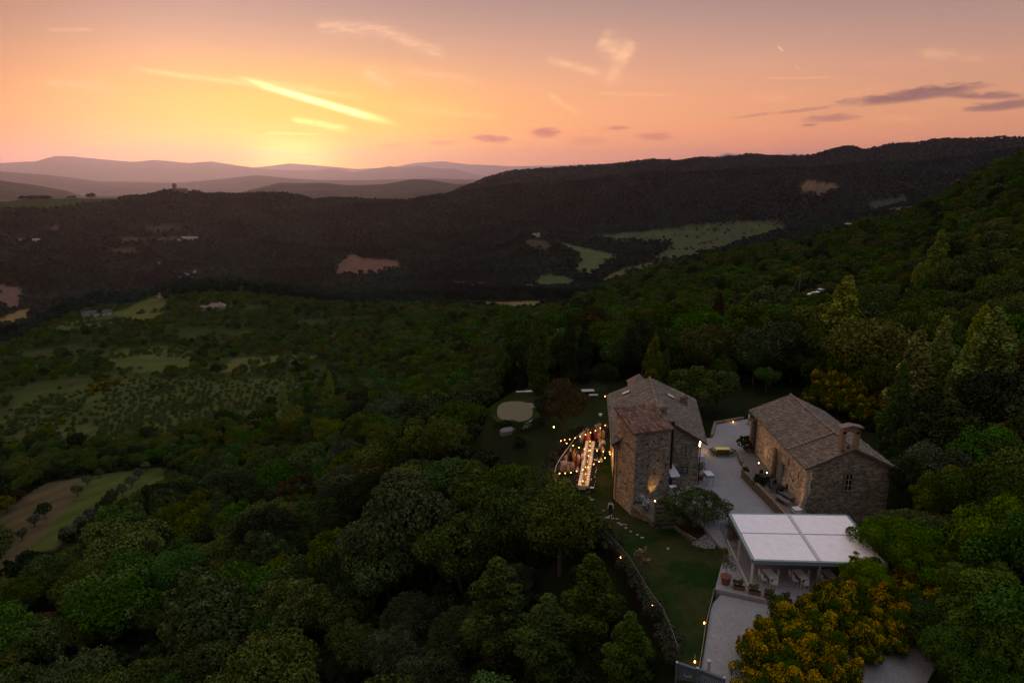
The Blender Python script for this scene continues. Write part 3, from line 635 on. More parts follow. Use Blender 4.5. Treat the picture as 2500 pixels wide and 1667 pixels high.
# ------------------------------------------------------------------ foliage
def crown_mesh(name, clumps, nleaf, size, seed, mt, flat=.0, tip=None, up=.35, squash=1.0):
    """clumps: list of (x,y,z,r,tone). Many small leaf faces on the clumps' surfaces"""
    rg = np.random.default_rng(seed); C = np.array(clumps, float)
    wgt = C[:, 3]**2; wgt /= wgt.sum(); n = int(nleaf*1.5)
    k = rg.choice(len(C), n, p=wgt)
    d = rg.normal(size=(n, 3)); d[:, 2] += up; d /= np.linalg.norm(d, axis=1)[:, None]
    rr = rg.uniform(.72, 1.08, n)**1.0
    p = C[k, :3]+d*(C[k, 3]*rr)[:, None]*np.array([1, 1, squash])
    # drop leaves buried inside other clumps
    dist = np.linalg.norm(p[:, None, :]-C[None, :, :3], axis=2)/C[None, :, 3]
    dist[np.arange(n), k] = 9; keep = dist.min(1) > .62
    p, d, k, rr = p[keep][:nleaf], d[keep][:nleaf], k[keep][:nleaf], rr[keep][:nleaf]; n = len(p)
    nr = d*.9+rg.normal(size=(n, 3))*.55; nr /= np.linalg.norm(nr, axis=1)[:, None]
    t = np.cross(nr, rg.normal(size=(n, 3))); t /= np.linalg.norm(t, axis=1)[:, None]; b = np.cross(nr, t)
    s = size*rg.uniform(.6, 1.35, n)[:, None]
    q = np.stack([p-t*s*.62, p-b*s*.40+nr*s*.08, p+t*s*.62, p+b*s*.40+nr*s*.08], 1).reshape(-1, 3)
    me = mesh_np(name, q, np.arange(n*4).reshape(-1, 4))
    tone = C[k, 4]*rg.uniform(.72, 1.28, n); blo = rg.choice([0, .25, .8, 1.2], len(C), p=[.3, .15, .25, .3])[k]
    col = np.stack([tone, tone, tone], 1)
    if tip is not None:
        g = (d[:, 2] > rg.uniform(-.9, .9, n)) & (rg.random(n) < tip[3]*(blo if tip[3] == .68 else 1)) & (rr > .86)
        base = np.array(tip[4:7]) if len(tip) > 4 else np.array([.3, .5, .6])
        col = np.where(g[:, None], np.array(tip[:3])[None]*tone[:, None], col*base)
    col = np.repeat(col, 4, 0); ca = me.color_attributes.new('Col', 'FLOAT_COLOR', 'POINT')
    ca.data.foreach_set('color', np.concatenate([col, np.ones((len(col), 1))], 1).astype(np.float32).ravel())
    me.materials.append(MATS[mt]); return me
def oak_clumps(seed, R=4.2, H=3.0, n=34, zc=5.2, rc=(.24, .40), irr=.25):
    rg = np.random.default_rng(seed); out = []
    for i in range(n):
        d = rg.normal(size=3); d /= np.linalg.norm(d); d[2] = abs(d[2])*1.1-.35
        f = rg.uniform(.55, .95)*(1+irr*vnoise(d[0]*2+seed, d[1]*2+d[2])); r = R*rg.uniform(*rc)
        out.append((d[0]*R*f*.85, d[1]*R*f*.85, zc+d[2]*H*f, r, rg.uniform(.7, 1.3)))
        for j in range(2):   # small lobes that roughen the outline
            e = d+rg.normal(size=3)*.35; e /= np.linalg.norm(e)
            out.append((d[0]*R*f*.85+e[0]*r*.8, d[1]*R*f*.85+e[1]*r*.8, zc+d[2]*H*f+abs(e[2])*r*.8, r*.45, rg.uniform(.75, 1.4)))
    out.append((0, 0, zc-.2, R*.62, .8)); return out
def poplar_clumps(seed, H=14, R=2.1, n=120):
    rg = np.random.default_rng(seed); out = []
    for i in range(n):
        t = (i+rg.random())/n; z = H*(.08+.88*t); w_ = R*float(np.interp(t, [0, .12, .35, .6, .8, 1], [.35, .75, 1.0, .78, .45, .06]))
        a = rg.uniform(0, 6.28); f = rg.uniform(.25, .85)
        out.append((math.cos(a)*w_*f, math.sin(a)*w_*f, z, max(.25, R*.28*(1.15-t*.6)*rg.uniform(.7, 1.25)), rg.uniform(.7, 1.3)))
    for i in range(8): out.append((rg.uniform(-.15, .15), rg.uniform(-.15, .15), H*(.86+.018*i), .28-.02*i, 1.1))
    return out
def trunk_mb(h, r, seed, nl=5, spread=1.6, lean=.1):
    rg = random.Random(seed); m = MB(); lx, ly = rg.uniform(-lean, lean)*h, rg.uniform(-lean, lean)*h
    m.tube([(0, 0, -1.0), (0, 0, .1), (lx*.4, ly*.4, h*.5), (lx, ly, h)], [r*1.5, r*1.15, r*.85, r*.45], 7)
    for i in range(nl):
        a = 6.28*i/nl+rg.uniform(-.4, .4); z0 = h*rg.uniform(.45, .85); q = rg.uniform(.7, 1.2)*spread
        m.tube([(lx*z0/h, ly*z0/h, z0), (lx+math.cos(a)*q*.5, ly+math.sin(a)*q*.5, z0+q*.55), (lx+math.cos(a)*q, ly+math.sin(a)*q, z0+q*1.15)], [r*.5, r*.33, r*.14], 5)
    return m
NEAR = [crown_mesh('crown', oak_clumps(100+i, irr=.55, n=38), 15000, .225, i, 'leaf_oak') for i in range(7)]
MID = [crown_mesh('crown', oak_clumps(200+i), 2600, .50, i, 'leaf_oak') for i in range(6)]
LOW = [crown_mesh('crown', oak_clumps(300+i, n=12), 420, 1.15, i, 'leaf_far') for i in range(5)]
BLOB = [crown_mesh('crown', oak_clumps(400+i, n=6), 110, 2.1, i, 'leaf_far') for i in range(5)]
SCRUB = [crown_mesh('crown', oak_clumps(500+i, R=1.6, H=1.5, n=12, zc=1.3), 900, .28, i, 'leaf_bush') for i in range(4)]
CYPM = crown_mesh('crown', poplar_clumps(9, 9, 1.0, 40), 900, .4, 5, 'leaf_cypress')
POPM = [crown_mesh('crown', poplar_clumps(600+i), 14000, .19, i, 'leaf_poplar', up=.3, squash=1.7) for i in range(4)]
OLIVEM = crown_mesh('crown', oak_clumps(701, R=3.1, H=2.5, n=64, zc=2.6, rc=(.18, .32), irr=.35), 24000, .12, 3, 'leaf_grey')
SMALLOL = crown_mesh('crown', oak_clumps(702, R=1.7, H=1.4, n=18, zc=2.1), 1700, .22, 3, 'leaf_grey')
FINE = [crown_mesh('crown', oak_clumps(810+i, R=4.2, n=60, rc=(.14, .30), irr=.6), 42000, .135, i, 'leaf_bright') for i in range(3)]
BROOMM = [crown_mesh('foliage', oak_clumps(710+i, R=1.9, H=1.6, n=40, zc=1.1, rc=(.16, .30), irr=.6), 26000, .078, 3+i, 'leaf_broom', tip=(1.2, 1.1, .8, .68, .13, .32, .7), up=.7) for i in range(3)]
LAVM = crown_mesh('foliage', oak_clumps(720, R=.75, H=.6, n=14, zc=.35), 1500, .09, 3, 'leaf_lavender')
TRM = [trunk_mb(4.6, .22, i).build('trunk', 'bark') for i in range(3)]
PTR = trunk_mb(11, .24, 7, 3, 1.2, .01).build('trunk', 'bark'); STR = trunk_mb(1.9, .12, 9, 4, .8).build('trunk', 'bark'); OTR = trunk_mb(2.7, .2, 12, 5, 1.3, .15).build('trunk', 'bark_pale')
TRMESH = [o.data for o in TRM]; PTRM = PTR.data; STRM = STR.data; OTRM = OTR.data
for o in TRM+[PTR, STR, OTR]: bpy.data.objects.remove(o)
def plant(name, label, cat, loc, crown, trunk, mt=None, s=1.0, sz=None, rz=None, group=None, cname='crown', dz=0, tilt=0):
    t = thing(name, label, cat, loc, rz if rz is not None else random.uniform(0, 6.28), group)
    t.rotation_euler = (random.uniform(-tilt, tilt), random.uniform(-tilt, tilt), t.rotation_euler[2])
    t.scale = (s*random.uniform(.86, 1.14), s*random.uniform(.86, 1.14), sz if sz is not None else s)
    c_ = bpy.data.objects.new(cname, crown); COL.objects.link(c_); c_.parent = t
    if mt: c_.material_slots[0].link = 'OBJECT'; c_.material_slots[0].material = MATS[mt]
    if trunk is not None:
        k = bpy.data.objects.new('trunk' if trunk is not STRM or name != 'bush' else 'stem', trunk); COL.objects.link(k); k.parent = t
    return t
# ------------------------------------------------------------------ woodland positions
def scatter(d0, d1, s, seed, a0=-43, a1=43):
    rg = np.random.default_rng(seed); L = d1
    gx = np.arange(-L, L, s); gy = np.arange(0, L, s*.9); GX, GY = np.meshgrid(gx, gy)
    x = (GX+rg.uniform(-.48, .48, GX.shape)*s).ravel(); y = (GY+rg.uniform(-.48, .48, GX.shape)*s).ravel()
    R = np.hypot(x, y); A = np.degrees(np.arctan2(x, y)); q = (R > d0) & (R < d1) & (A > a0) & (A < a1)
    x, y = x[q], y[q]; z = height(x, y); f = field_at(x, y, z) < 0
    x, y, z = x[f], y[f], z[f]; px, py = proj(x, y, z)
    q = (px > -160) & (px < 2660) & (py < 2300); return x[q], y[q], z[q], px[q], py[q]
x, y, z, px, py = scatter(38, 300, 5.5, 1)
R = np.hypot(x, y)
hgt = 8.8*np.random.default_rng(3).choice([.6, .75, .9, 1.0, 1.15, 1.35], len(x), p=[.12, .2, .25, .2, .15, .08])*np.random.default_rng(4).uniform(.92, 1.1, len(x)); hgt = np.where((px < 720) & (R > 165), hgt*.6, hgt); rr_ = hgt*.52
# low growth and gaps
nz = fbm(x/28., y/28., 3, 77); orch = inpoly(px, py, FIELDS[19][0])
# keep the estate clear: nothing standing on it, nothing in front of it
px2, py2 = proj(x, y, z+hgt*.95); dep = y*CP+(CAMZ-z)*SP; pr = F*rr_/dep
ES = ESTATE; clear = np.zeros(len(x), bool)
for fx, fy in [(0, 0), (-.85, .2), (.85, .2), (-.6, .75), (.6, .75), (0, 1), (0, .5)]:
    qx = px+fx*pr; qy = py+(py2-py)*fy; clear |= inpoly(qx, qy, ES) & (R < 122)
lf = FIELDS[17][0][:-1]+FIELDS[18][0]
for fy in (0, .35, .7): clear |= (inpoly(px, py+(py2-py)*fy, FIELDS[17][0]) | inpoly(px, py+(py2-py)*fy, FIELDS[18][0])) & (R < 230)
for pol, rm in ([(1950, 700), (2052, 692), (2052, 722), (1955, 738)], 284), ([(2222, 970), (2285, 970), (2292, 1045), (2222, 1045)], 96):
    for fy in (0, .3, .6, .9):
        for fx in (-.7, 0, .7): clear |= inpoly(px+fx*pr, py+(py2-py)*fy, pol) & (R < rm)
# real footprint of terraces, courtyard and road (world metres)
FOOT = [(3, 74), (3, 68), (6.5, 62), (11, 42), (12, 36), (40, 34), (42, 60), (40, 84), (36, 92), (24, 96), (4, 96), (2, 88)]
clear |= inpoly(x, y, FOOT)
# open gullies of shadow in the lower wood, and the lower right corner where single trees are set by hand
hand = inpoly(px2, py2, [(1780, 1180), (2520, 1150), (2520, 1700), (1780, 1700)]) & (R < 72)
pool = inpoly(px, py, [(1150, 1050), (1150, 980), (1300, 930), (1500, 920), (1500, 1060), (1360, 1100), (1330, 1200), (1250, 1200), (1280, 1100)]) & (R < 130)
thin = (nz < -.42) | (inpoly(px2, py2, [(930, 1330), (1250, 1290), (1560, 1300), (1660, 1700), (860, 1700), (880, 1480)]) & (R < 78))
keep = ~(clear | hand | pool | thin)
x, y, z, px, py, hgt, R, px2, py2 = [a[keep] for a in (x, y, z, px, py, hgt, R, px2, py2)]
inview = (px > -60) & (px < 2560) & (py2 < 1720)
order = np.argsort(np.where(inview, -hgt/R, 1)); top = order[:285]; rest = order[285:]
WX = ['at the left edge', 'far left', 'left', 'left of centre', 'just left of the middle', 'near the middle', 'right of the middle', 'right', 'far right', 'at the right edge']
TONES = [('leaf_oak', 'dark green'), ('leaf_green', 'fresh green'), ('leaf_olive_green', 'olive green'), ('leaf_dark', 'blackish green'), ('leaf_greyoak', 'grey green'), ('leaf_rust', 'brownish')]
tw = [.36, .26, .20, .12, .04, .02]
rg = random.Random(5); seen = set()
for i in top:
    k = rg.choices(range(6), tw)[0]; s = hgt[i]/8.0; cx, cy = float(px2[i]), float((py[i]+py2[i])/2)
    sz = 'large' if s > 1.02 else ('small' if s < .76 else 'middling')
    if cx > 1900: reg = 'right of the chapel'
    elif cx > 1290 and R[i] > 95: reg = 'in the wood behind the houses'
    elif cy > 1330: reg = 'in the lower wood'
    elif cx < 420: reg = 'beside the left field'
    else: reg = 'left of the terrace'
    def lab(dx=0): return f'{sz} {TONES[k][1]} oak {reg}, {cx/25:.0f}% across, {cy/16.67:.0f}% down'
    L = lab()
    if L in seen: L = L.replace(' oak', ' round oak')
    if L in seen: L = L.replace(' round oak', ' leaning oak')
    seen.add(L)
    plant('oak_tree', L, 'tree', (x[i], y[i], z[i]-.3), NEAR[rg.randrange(7)], TRMESH[rg.randrange(3)], TONES[k][0], s, s*rg.uniform(.9, 1.2), None, 'oaks of the wooded slopes around the estate', tilt=.06)
# ------------------------------------------------------------------ the rest of the woodland, one mass
pts = []; 
def addpts(x, y, z, kind0, kindn, s0, s1, seed, tall=.9):
    rg = np.random.default_rng(seed); n = len(x); s = rg.uniform(s0, s1, n)
    pts.append(np.stack([x, y, z-.25, rg.integers(kind0, kind0+kindn, n), rg.uniform(0, 6.28, n), s, s*tall*rg.uniform(.8, 1.25, n)], 1))
m = rest; rg2 = np.random.default_rng(8)
pts.append(np.stack([x[m], y[m], z[m]-.3, rg2.integers(0, 7, len(m)), rg2.uniform(0, 6.28, len(m)), hgt[m]/8, hgt[m]/8*rg2.uniform(.85, 1.2, len(m))], 1))
x, y, z, px, py = scatter(300, 760, 7.0, 2); q = fbm(x/60., y/60., 3, 31) > -.45; lw = (px < 930) & (py < 1120)
q2 = q & lw & (fbm(x/35., y/35., 3, 35) > np.where(py < 850, -.38, np.where(px < 420, -.14, -.40))); q = q & ~lw; addpts(x[q], y[q], z[q], 20, 6, .55, 1.15, 4); addpts(x[q2], y[q2], z[q2], 20, 6, .3, .8, 14)
x, y, z, px, py = scatter(760, 1600, 9.5, 3); q = fbm(x/120., y/120., 3, 33) > -.5; x, y, z = x[q], y[q], z[q]; addpts(x, y, z, 40, 5, .7, 1.25, 5)
x, y, z, px, py = scatter(1600, 3400, 15, 4); addpts(x, y, z, 60, 5, .9, 1.7, 6)
x, y, z, px, py = scatter(3400, 5000, 24, 5, -8, 43); addpts(x, y, z, 60, 5, 1.2, 2.2, 7)
# undergrowth between the near trees
x, y, z, px, py = scatter(38, 330, 3.8, 6); cl = inpoly(x, y, FOOT) | (inpoly(px, py, ESTATE) & (np.hypot(x, y) < 125)); hh = inpoly(px, py, FIELDS[25][0]); q = ~cl & ~hh; addpts(x[q], y[q], z[q], 90, 4, .6, 1.3, 9)
# scattered bushes in the rough meadows
rs2 = np.random.default_rng(12); gx, gy = np.meshgrid(np.arange(-420, 120, 5.0), np.arange(90, 640, 4.6)); bx = (gx+rs2.uniform(-2.3, 2.3, gx.shape)).ravel(); by = (gy+rs2.uniform(-2.2, 2.2, gx.shape)).ravel()
bz = height(bx, by); fi = field_at(bx, by, bz); nn = fbm(bx/30., by/30., 3, 51)
qpx, qpy = proj(bx, by, bz)
q = ((fi == 19) & ((nn > .34) | (qpx < 200) & (nn > .05))) | (np.isin(fi, [13, 12, 11]) & (nn > .12)) | ((fi == 14) & (nn > .28))
addpts(bx[q], by[q], bz[q], 80, 4, .5, 1.3, 19)
# hedges and copses on the valley fields
gx, gy = np.meshgrid(np.arange(-200, 1500, 16.0), np.arange(1100, 3000, 15.0)); bx = (gx+rs2.uniform(-7, 7, gx.shape)).ravel(); by = (gy+rs2.uniform(-7, 7, gx.shape)).ravel(); bz = height(bx, by); fi = field_at(bx, by, bz)
hn = np.abs(fbm(bx/170., by/170., 2, 71)) < .035; cn = fbm(bx/90., by/90., 3, 72) > .42; q = np.isin(fi, [2, 3, 4, 5, 16]) & (hn | cn); addpts(bx[q], by[q], bz[q], 60, 5, .5, 1.1, 29)
# orchard rows
ORC = []
for r in range(-2, 17):
    for c in range(50):
        u = c/49.; pxx = 60+u*690+r*2+random.uniform(-4, 4); pyy = 1092-u*105-r*8.5+random.uniform(-1.5, 1.5)+2.5*math.sin(c*.5)
        if inpoly([pxx], [pyy], FIELDS[19][0])[0] and (random.random() < .85 if pxx > 250 else random.random() < .4): ORC.append((pxx, pyy))
A0_ = np.array(ORC); aa, yy_, ww = (A0_[:, 0]-1250)/F, CP-(A0_[:, 1]-833.5)/F*SP, -SP-(A0_[:, 1]-833.5)/F*CP; hzz = np.hypot(aa, yy_)
Dg = np.exp(np.linspace(math.log(150), math.log(700), 260)); hit = np.full(len(ORC), 400.)
for D in Dg[::-1]:
    s_ = D/hzz; below = CAMZ+ww*s_ <= height(aa*s_, yy_*s_); hit = np.where(below, D, hit)
oxs, oys = aa*hit/hzz, yy_*hit/hzz; ozs = height(oxs, oys); od = np.argsort(hit); ONEAR, OREST = od[:285], od[285:]
addpts(oxs[OREST], oys[OREST], ozs[OREST], 80, 4, .55, .85, 23)
A_ = np.concatenate(pts)
# one collection of source crowns that is not itself in the scene; the wood picks from it
src = bpy.data.collections.new('woodland_sources'); names = []
def addsrc(me, code, mt=None):
    o = bpy.data.objects.new(f'wood_{code:03d}', me); src.objects.link(o)
    if mt: o.material_slots[0].link = 'OBJECT'; o.material_slots[0].material = MATS[mt]
    names.append(code)
mats_n = ['leaf_oak', 'leaf_green', 'leaf_olive_green', 'leaf_oak', 'leaf_dark', 'leaf_green', 'leaf_olive_green']
for i in range(7): addsrc(NEAR[i], i, mats_n[i])
for i in range(6): addsrc(MID[i], 20+i, mats_n[i])
for i in range(5): addsrc(LOW[i], 40+i)
for i in range(5): addsrc(BLOB[i], 60+i)
for i in range(4): addsrc(SCRUB[i], 80+i); addsrc(SCRUB[i], 90+i, 'leaf_dark')
rank = {c_: r_ for r_, c_ in enumerate(sorted(names))}
pm = bpy.data.meshes.new('woodland'); pm.vertices.add(len(A_)); pm.vertices.foreach_set('co', A_[:, :3].astype(np.float32).ravel())
a1 = pm.attributes.new('vi', 'INT', 'POINT'); a1.data.foreach_set('value', np.array([rank[int(c_)] for c_ in A_[:, 3]], np.int32))
a2 = pm.attributes.new('rot', 'FLOAT_VECTOR', 'POINT'); a2.data.foreach_set('vector', np.stack([0*A_[:, 4], 0*A_[:, 4], A_[:, 4]], 1).astype(np.float32).ravel())
a3 = pm.attributes.new('scl', 'FLOAT_VECTOR', 'POINT'); a3.data.foreach_set('vector', np.stack([A_[:, 5], A_[:, 5], A_[:, 6]], 1).astype(np.float32).ravel())
wob_ = bpy.data.objects.new('woodland', pm); COL.objects.link(wob_); tag(wob_, 'dense mixed oak wood covering the slopes and far hills', None, None, 'stuff')
ng = bpy.data.node_groups.new('woodland', 'GeometryNodeTree'); ng.interface.new_socket('Geometry', in_out='INPUT', socket_type='NodeSocketGeometry'); ng.interface.new_socket('Geometry', in_out='OUTPUT', socket_type='NodeSocketGeometry')
gi = ng.nodes.new('NodeGroupInput'); gout = ng.nodes.new('NodeGroupOutput'); iop = ng.nodes.new('GeometryNodeInstanceOnPoints'); ci_ = ng.nodes.new('GeometryNodeCollectionInfo')
ci_.inputs['Collection'].default_value = src; ci_.inputs['Separate Children'].default_value = True; ci_.inputs['Reset Children'].default_value = True; ci_.transform_space = 'ORIGINAL'
def nattr(nm, dt):
    k = ng.nodes.new('GeometryNodeInputNamedAttribute'); k.data_type = dt; k.inputs['Name'].default_value = nm; return [o for o in k.outputs if o.enabled][0]
iop.inputs['Pick Instance'].default_value = True
ng.links.new(gi.outputs[0], iop.inputs['Points']); ng.links.new(ci_.outputs[0], iop.inputs['Instance']); ng.links.new(nattr('vi', 'INT'), iop.inputs['Instance Index'])
ng.links.new(nattr('rot', 'FLOAT_VECTOR'), iop.inputs['Rotation']); ng.links.new(nattr('scl', 'FLOAT_VECTOR'), iop.inputs['Scale']); ng.links.new(iop.outputs[0], gout.inputs[0])
md = wob_.modifiers.new('wood', 'NODES'); md.node_group = ng
print('woodland points', len(A_))
# ================================================================== the estate
V = Vector
def S(name, pts, thick, m, label, side=None): return tag(slab(name, pts, thick, m, side), label, None, None, 'structure')
# lawn round the manor, rising a little towards the road
lawn_pts = [P(1443, 1273, -.05), P(1470, 1300, 0), P(1505, 1343, .02), P(1532, 1376, .05), P(1568, 1438, .08), P(1593, 1480, .1), P(1619, 1513, .12), P(1639, 1563, .15), P(1656, 1617, .2), P(1664, 1700, .25), P(1700, 1700, .5),
            P(1717, 1600, .52), P(1735, 1488, .68), P(1748, 1437, .9), P(1776, 1330, .9), P(1700, 1335, .35), P(1643, 1288, .05), P(1600, 1292, 0), P(1581, 1278, 0), V((15.5, 67, 0)), V((16, 76, 0)), V((16, 86, -.1)),
            P(1500, 1030, 0), P(1455, 1048, 0), P(1417, 1063, 0), P(1404, 1070, 0), P(1386, 1096, -.02), P(1376, 1110, -.02), P(1366, 1126, -.03), P(1358, 1143, -.03), P(1355, 1155, -.03), P(1356, 1172, -.03), P(1361, 1186, -.03), P(1390, 1215, -.03)]
S('lawn', lawn_pts, 3.2, 'lawn', 'dark green lawn around the manor with the dining terrace', 'soil')
court = [V((19.6, 57.5, 1)), V((19.0, 61.5, 1)), V((17.2, 66.2, 1)), V((16.6, 69.2, 1)), V((20.6, 70.9, 1)), V((23.3, 84.8, 1)), V((26.6, 84.8, 1)), V((28.6, 90, 1)), V((33.5, 92, 1)), V((36, 84, 1)), V((33, 80, 1)), V((31, 78, 1)), V((31, 58, 1)), V((31.5, 57.5, 1))]
S('courtyard', court, 3, 'gravel', 'pale gravel courtyard between the manor and the chapel')
deck = [V((20.0, 57.45, .98)), V((17.15, 51, .98)), V((22.7, 48.7, .98)), V((33, 45, .98)), V((33, 57.45, .98))]
S('paved_deck', deck, 2, 'gravel', 'grey paved deck under the white pergola')
road = [V((17.6, 50.75, .6)), V((15.6, 48.5, .58)), P(1708, 1545, .48), P(1696, 1600, .42), P(1683, 1720, .3), V((28, 33, .3)), V((40, 34, .4)), V((46, 48, .7)), V((40, 52, .8)), V((33.1, 44.9, .75)), V((22.8, 48.6, .62))]
S('road', road, 2, 'gravel', 'pale gravel drive leading down from the pergola deck')
ramp = [P(1688, 1328, .30), P(1758, 1280, .90), P(1760, 1320, .86), P(1748, 1327, .80), P(1745, 1341, .6), P(1738, 1344, .5), P(1712, 1338, .40)]
S('path', [p+V((0, 0, .08)) for p in ramp], 1, 'crazy_paving', 'fan of pale crazy paving where the lawn meets the deck')
S('path', [P(1758, 1278, 1.02), P(1782, 1262, 1.02), P(1776, 1330, 1.0), P(1756, 1332, .95)], 1, 'paving', 'strip of square paving slabs beside the pergola post')
bed = [V((16.4, 63.1, .1)), P(1668, 1302, .15), P(1700, 1320, .30), P(1756, 1282, .9), V((19.4, 63, 1.04)), V((17.7, 66, 1.05)), V((16.5, 66.2, 1.0))]
S('soil_bed', bed, 1, 'soil', 'brown planting bed under the olive tree')
# garden beyond the terrace
gz = -2.75
def ring(px, py, z, a, b, n=26, p=2.6):
    c = P(px, py, z); return [c+V((a*abs(math.cos(t))**(2/p)*math.copysign(1, math.cos(t)), b*abs(math.sin(t))**(2/p)*math.copysign(1, math.sin(t)), 0)) for t in [6.2832*i/n for i in range(n)]]
t = thing('swimming_pool', 'rounded pool under a beige cover in the garden lawn', 'pool', P(1257, 1006, gz))
o = slab('cover', [p-t.location+V((0, 0, .22)) for p in ring(1257, 1006, gz, 2.9, 4.9)], .3, 'pool_cover'); o.parent = t
o = slab('rim', [p-t.location+V((0, 0, .12)) for p in ring(1257, 1006, gz, 3.75, 6.0)], .6, 'lawn'); o.parent = t
pav = lambda lst, lab: S('garden_paving', [P(a, b, gz+.16) for a, b in lst], .7, 'paving', lab)
pav([(1266, 980), (1285, 983), (1313, 985), (1315, 995), (1300, 995), (1285, 990), (1266, 986)], 'pale stone paving behind the covered pool')
pav([(1277, 1043), (1280, 1034), (1300, 1022), (1310, 1018), (1309, 1030), (1290, 1042), (1278, 1047)], 'pale stone paving at the near right of the covered pool')
pav([(1220, 1050), (1228, 1044), (1248, 1041), (1258, 1046), (1250, 1052), (1225, 1055)], 'pale stone paving in front of the covered pool')
def hedge(label, pxs, z, hgt, wid, name='hedge', mt='leaf_dark', cat='hedge', step=.45, leaf=.13, nl=900, tall=1.0):
    C = []; P3 = [P(a, b, z) if len(q) == 0 else P(a, b, q[0]) for a, b, *q in pxs]; org = P3[0].copy()
    for i in range(len(P3)-1):
        L = (P3[i+1]-P3[i]).length; n = max(1, int(L/step))
        for k in range(n):
            p = P3[i].lerp(P3[i+1], k/n)-org
            C.append((p.x+random.uniform(-.1, .1), p.y+random.uniform(-.1, .1), p.z+hgt*.5*random.uniform(.8, 1.2), wid*.5*random.uniform(.85, 1.25), random.uniform(.7, 1.25)))
    t = thing(name, label, cat, org)
    mm = crown_mesh('foliage', C, nl, leaf, len(C), mt, squash=hgt/wid*tall); o = bpy.data.objects.new('foliage', mm); COL.objects.link(o); o.parent = t
    return t
hedge('low clipped hedge curving along the near side of the pool garden', [(1262, 1052), (1285, 1053), (1305, 1046), (1325, 1035), (1335, 1020)], gz, 1.3, 1.5, nl=2600)
hedge('dark hedge arc in front of the covered pool', [(1212, 1046), (1225, 1039), (1245, 1036), (1262, 1041)], gz, .8, .9, nl=1400)
for a, b, w_, l_, lab in [(1292, 961, 1.4, .8, 'pale bench at the far end of the pool garden'), (1274, 961, 2.2, .5, 'low grey bench left of another behind the pool'), (1435, 959, 2.2, 1.2, 'pale sun bed on the garden grass left of the manor roof'), (1449, 970, 1.5, .6, 'narrow pale bench nearest the manor roof in the garden')]:
    g = ground_hit(a, b, 80); t = thing('garden_bench', lab, 'bench', g, .1)
    MB().box((0, 0, .42), (w_, l_, .1)).build('seat', 'pergola_top', t)
    for sx_ in (-1, 1): MB().box((sx_*w_*.4, 0, .18), (.1, l_*.8, .38)).build('leg', 'timber_frame', t)
# ------------------------------------------------------------------ manor house
man = thing('manor_house', 'tall stone manor with a square tower, stone slab roof and terracotta tower roof', 'house', (0, 0, 0))
LF, RF, RB, LB = V((11.35, 69.0, 0)), V((20.8, 70.9, 0)), V((23.0, 83.6, 0)), V((12.75, 83.0, 0))
up = lambda p, z: V((p.x, p.y, z))
lz = dict(LF=7.0, RF=6.15, RB=6.8, LB=7.4)
TF, TB, TBR, TFR = V((12.8, 65.9, 0)), V((11.3, 69.55, 0)), V((15.4, 71.4, 0)), V((17.0, 68.5, 0))
ridF, ridB = V((16.05, 70.0, 9.45)), V((17.6, 83.4, 9.5))
m = MB()
m.wall([up(LB, -3), up(LF, -1)], [up(LB, lz['LB']), up(LF, lz['LF'])]); m.build('side_wall', 'stone_lit_warm', man)
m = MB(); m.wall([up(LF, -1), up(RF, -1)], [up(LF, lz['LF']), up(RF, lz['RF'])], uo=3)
m.add([up(LF, lz['LF']), up(RF, lz['RF']), ridF+V((0, 0, -.12))], [(0, 1, 2)], [[(0, 7), (9, 6), (4.6, 9.4)]]); m.build('front_wall', 'stone_shaded_grey', man)
m = MB(); m.wall([up(RF, -1), up(RB, -1)], [up(RF, lz['RF']), up(RB, lz['RB'])]); m.wall([up(RB, -1), up(LB, -3)], [up(RB, lz['RB']), up(LB, lz['LB'])])
m.add([up(RB, lz['RB']), up(LB, lz['LB']), ridB+V((0, 0, -.12))], [(0, 1, 2)], [[(0, 7), (9, 6), (4.6, 9.4)]]); m.build('rear_wall', 'stone_lit_warm', man)
# tower: the two outer faces flare a little at the foot
bt = .28
def tpt(p, q, z, f): d = (p-V((14.6, 69, 0))).normalized(); return V((p.x+d.x*f, p.y+d.y*f, z))
m = MB(); m.wall([tpt(TB, 0, -1.2, .1), tpt(TF, 0, -1.2, .35)], [up(TB, 10.3), up(TF, 9.05)]); m.build('tower_side_wall', 'stone_lit_warm', man)
m = MB(); m.wall([tpt(TF, 0, -1.2, .35), tpt(TFR, 0, -1.2, .1)], [up(TF, 9.05), up(TFR, 8.6)], uo=4); m.build('tower_front_wall', 'stone_shaded_grey', man)
m = MB(); m.wall([up(TFR, -1), up(TBR, -1)], [up(TFR, 8.6), up(TBR, 10.2)]); m.wall([up(TBR, 6), up(TB, 6)], [up(TBR, 10.2), up(TB, 10.3)]); m.build('tower_inner_wall', 'stone_lit_warm', man)
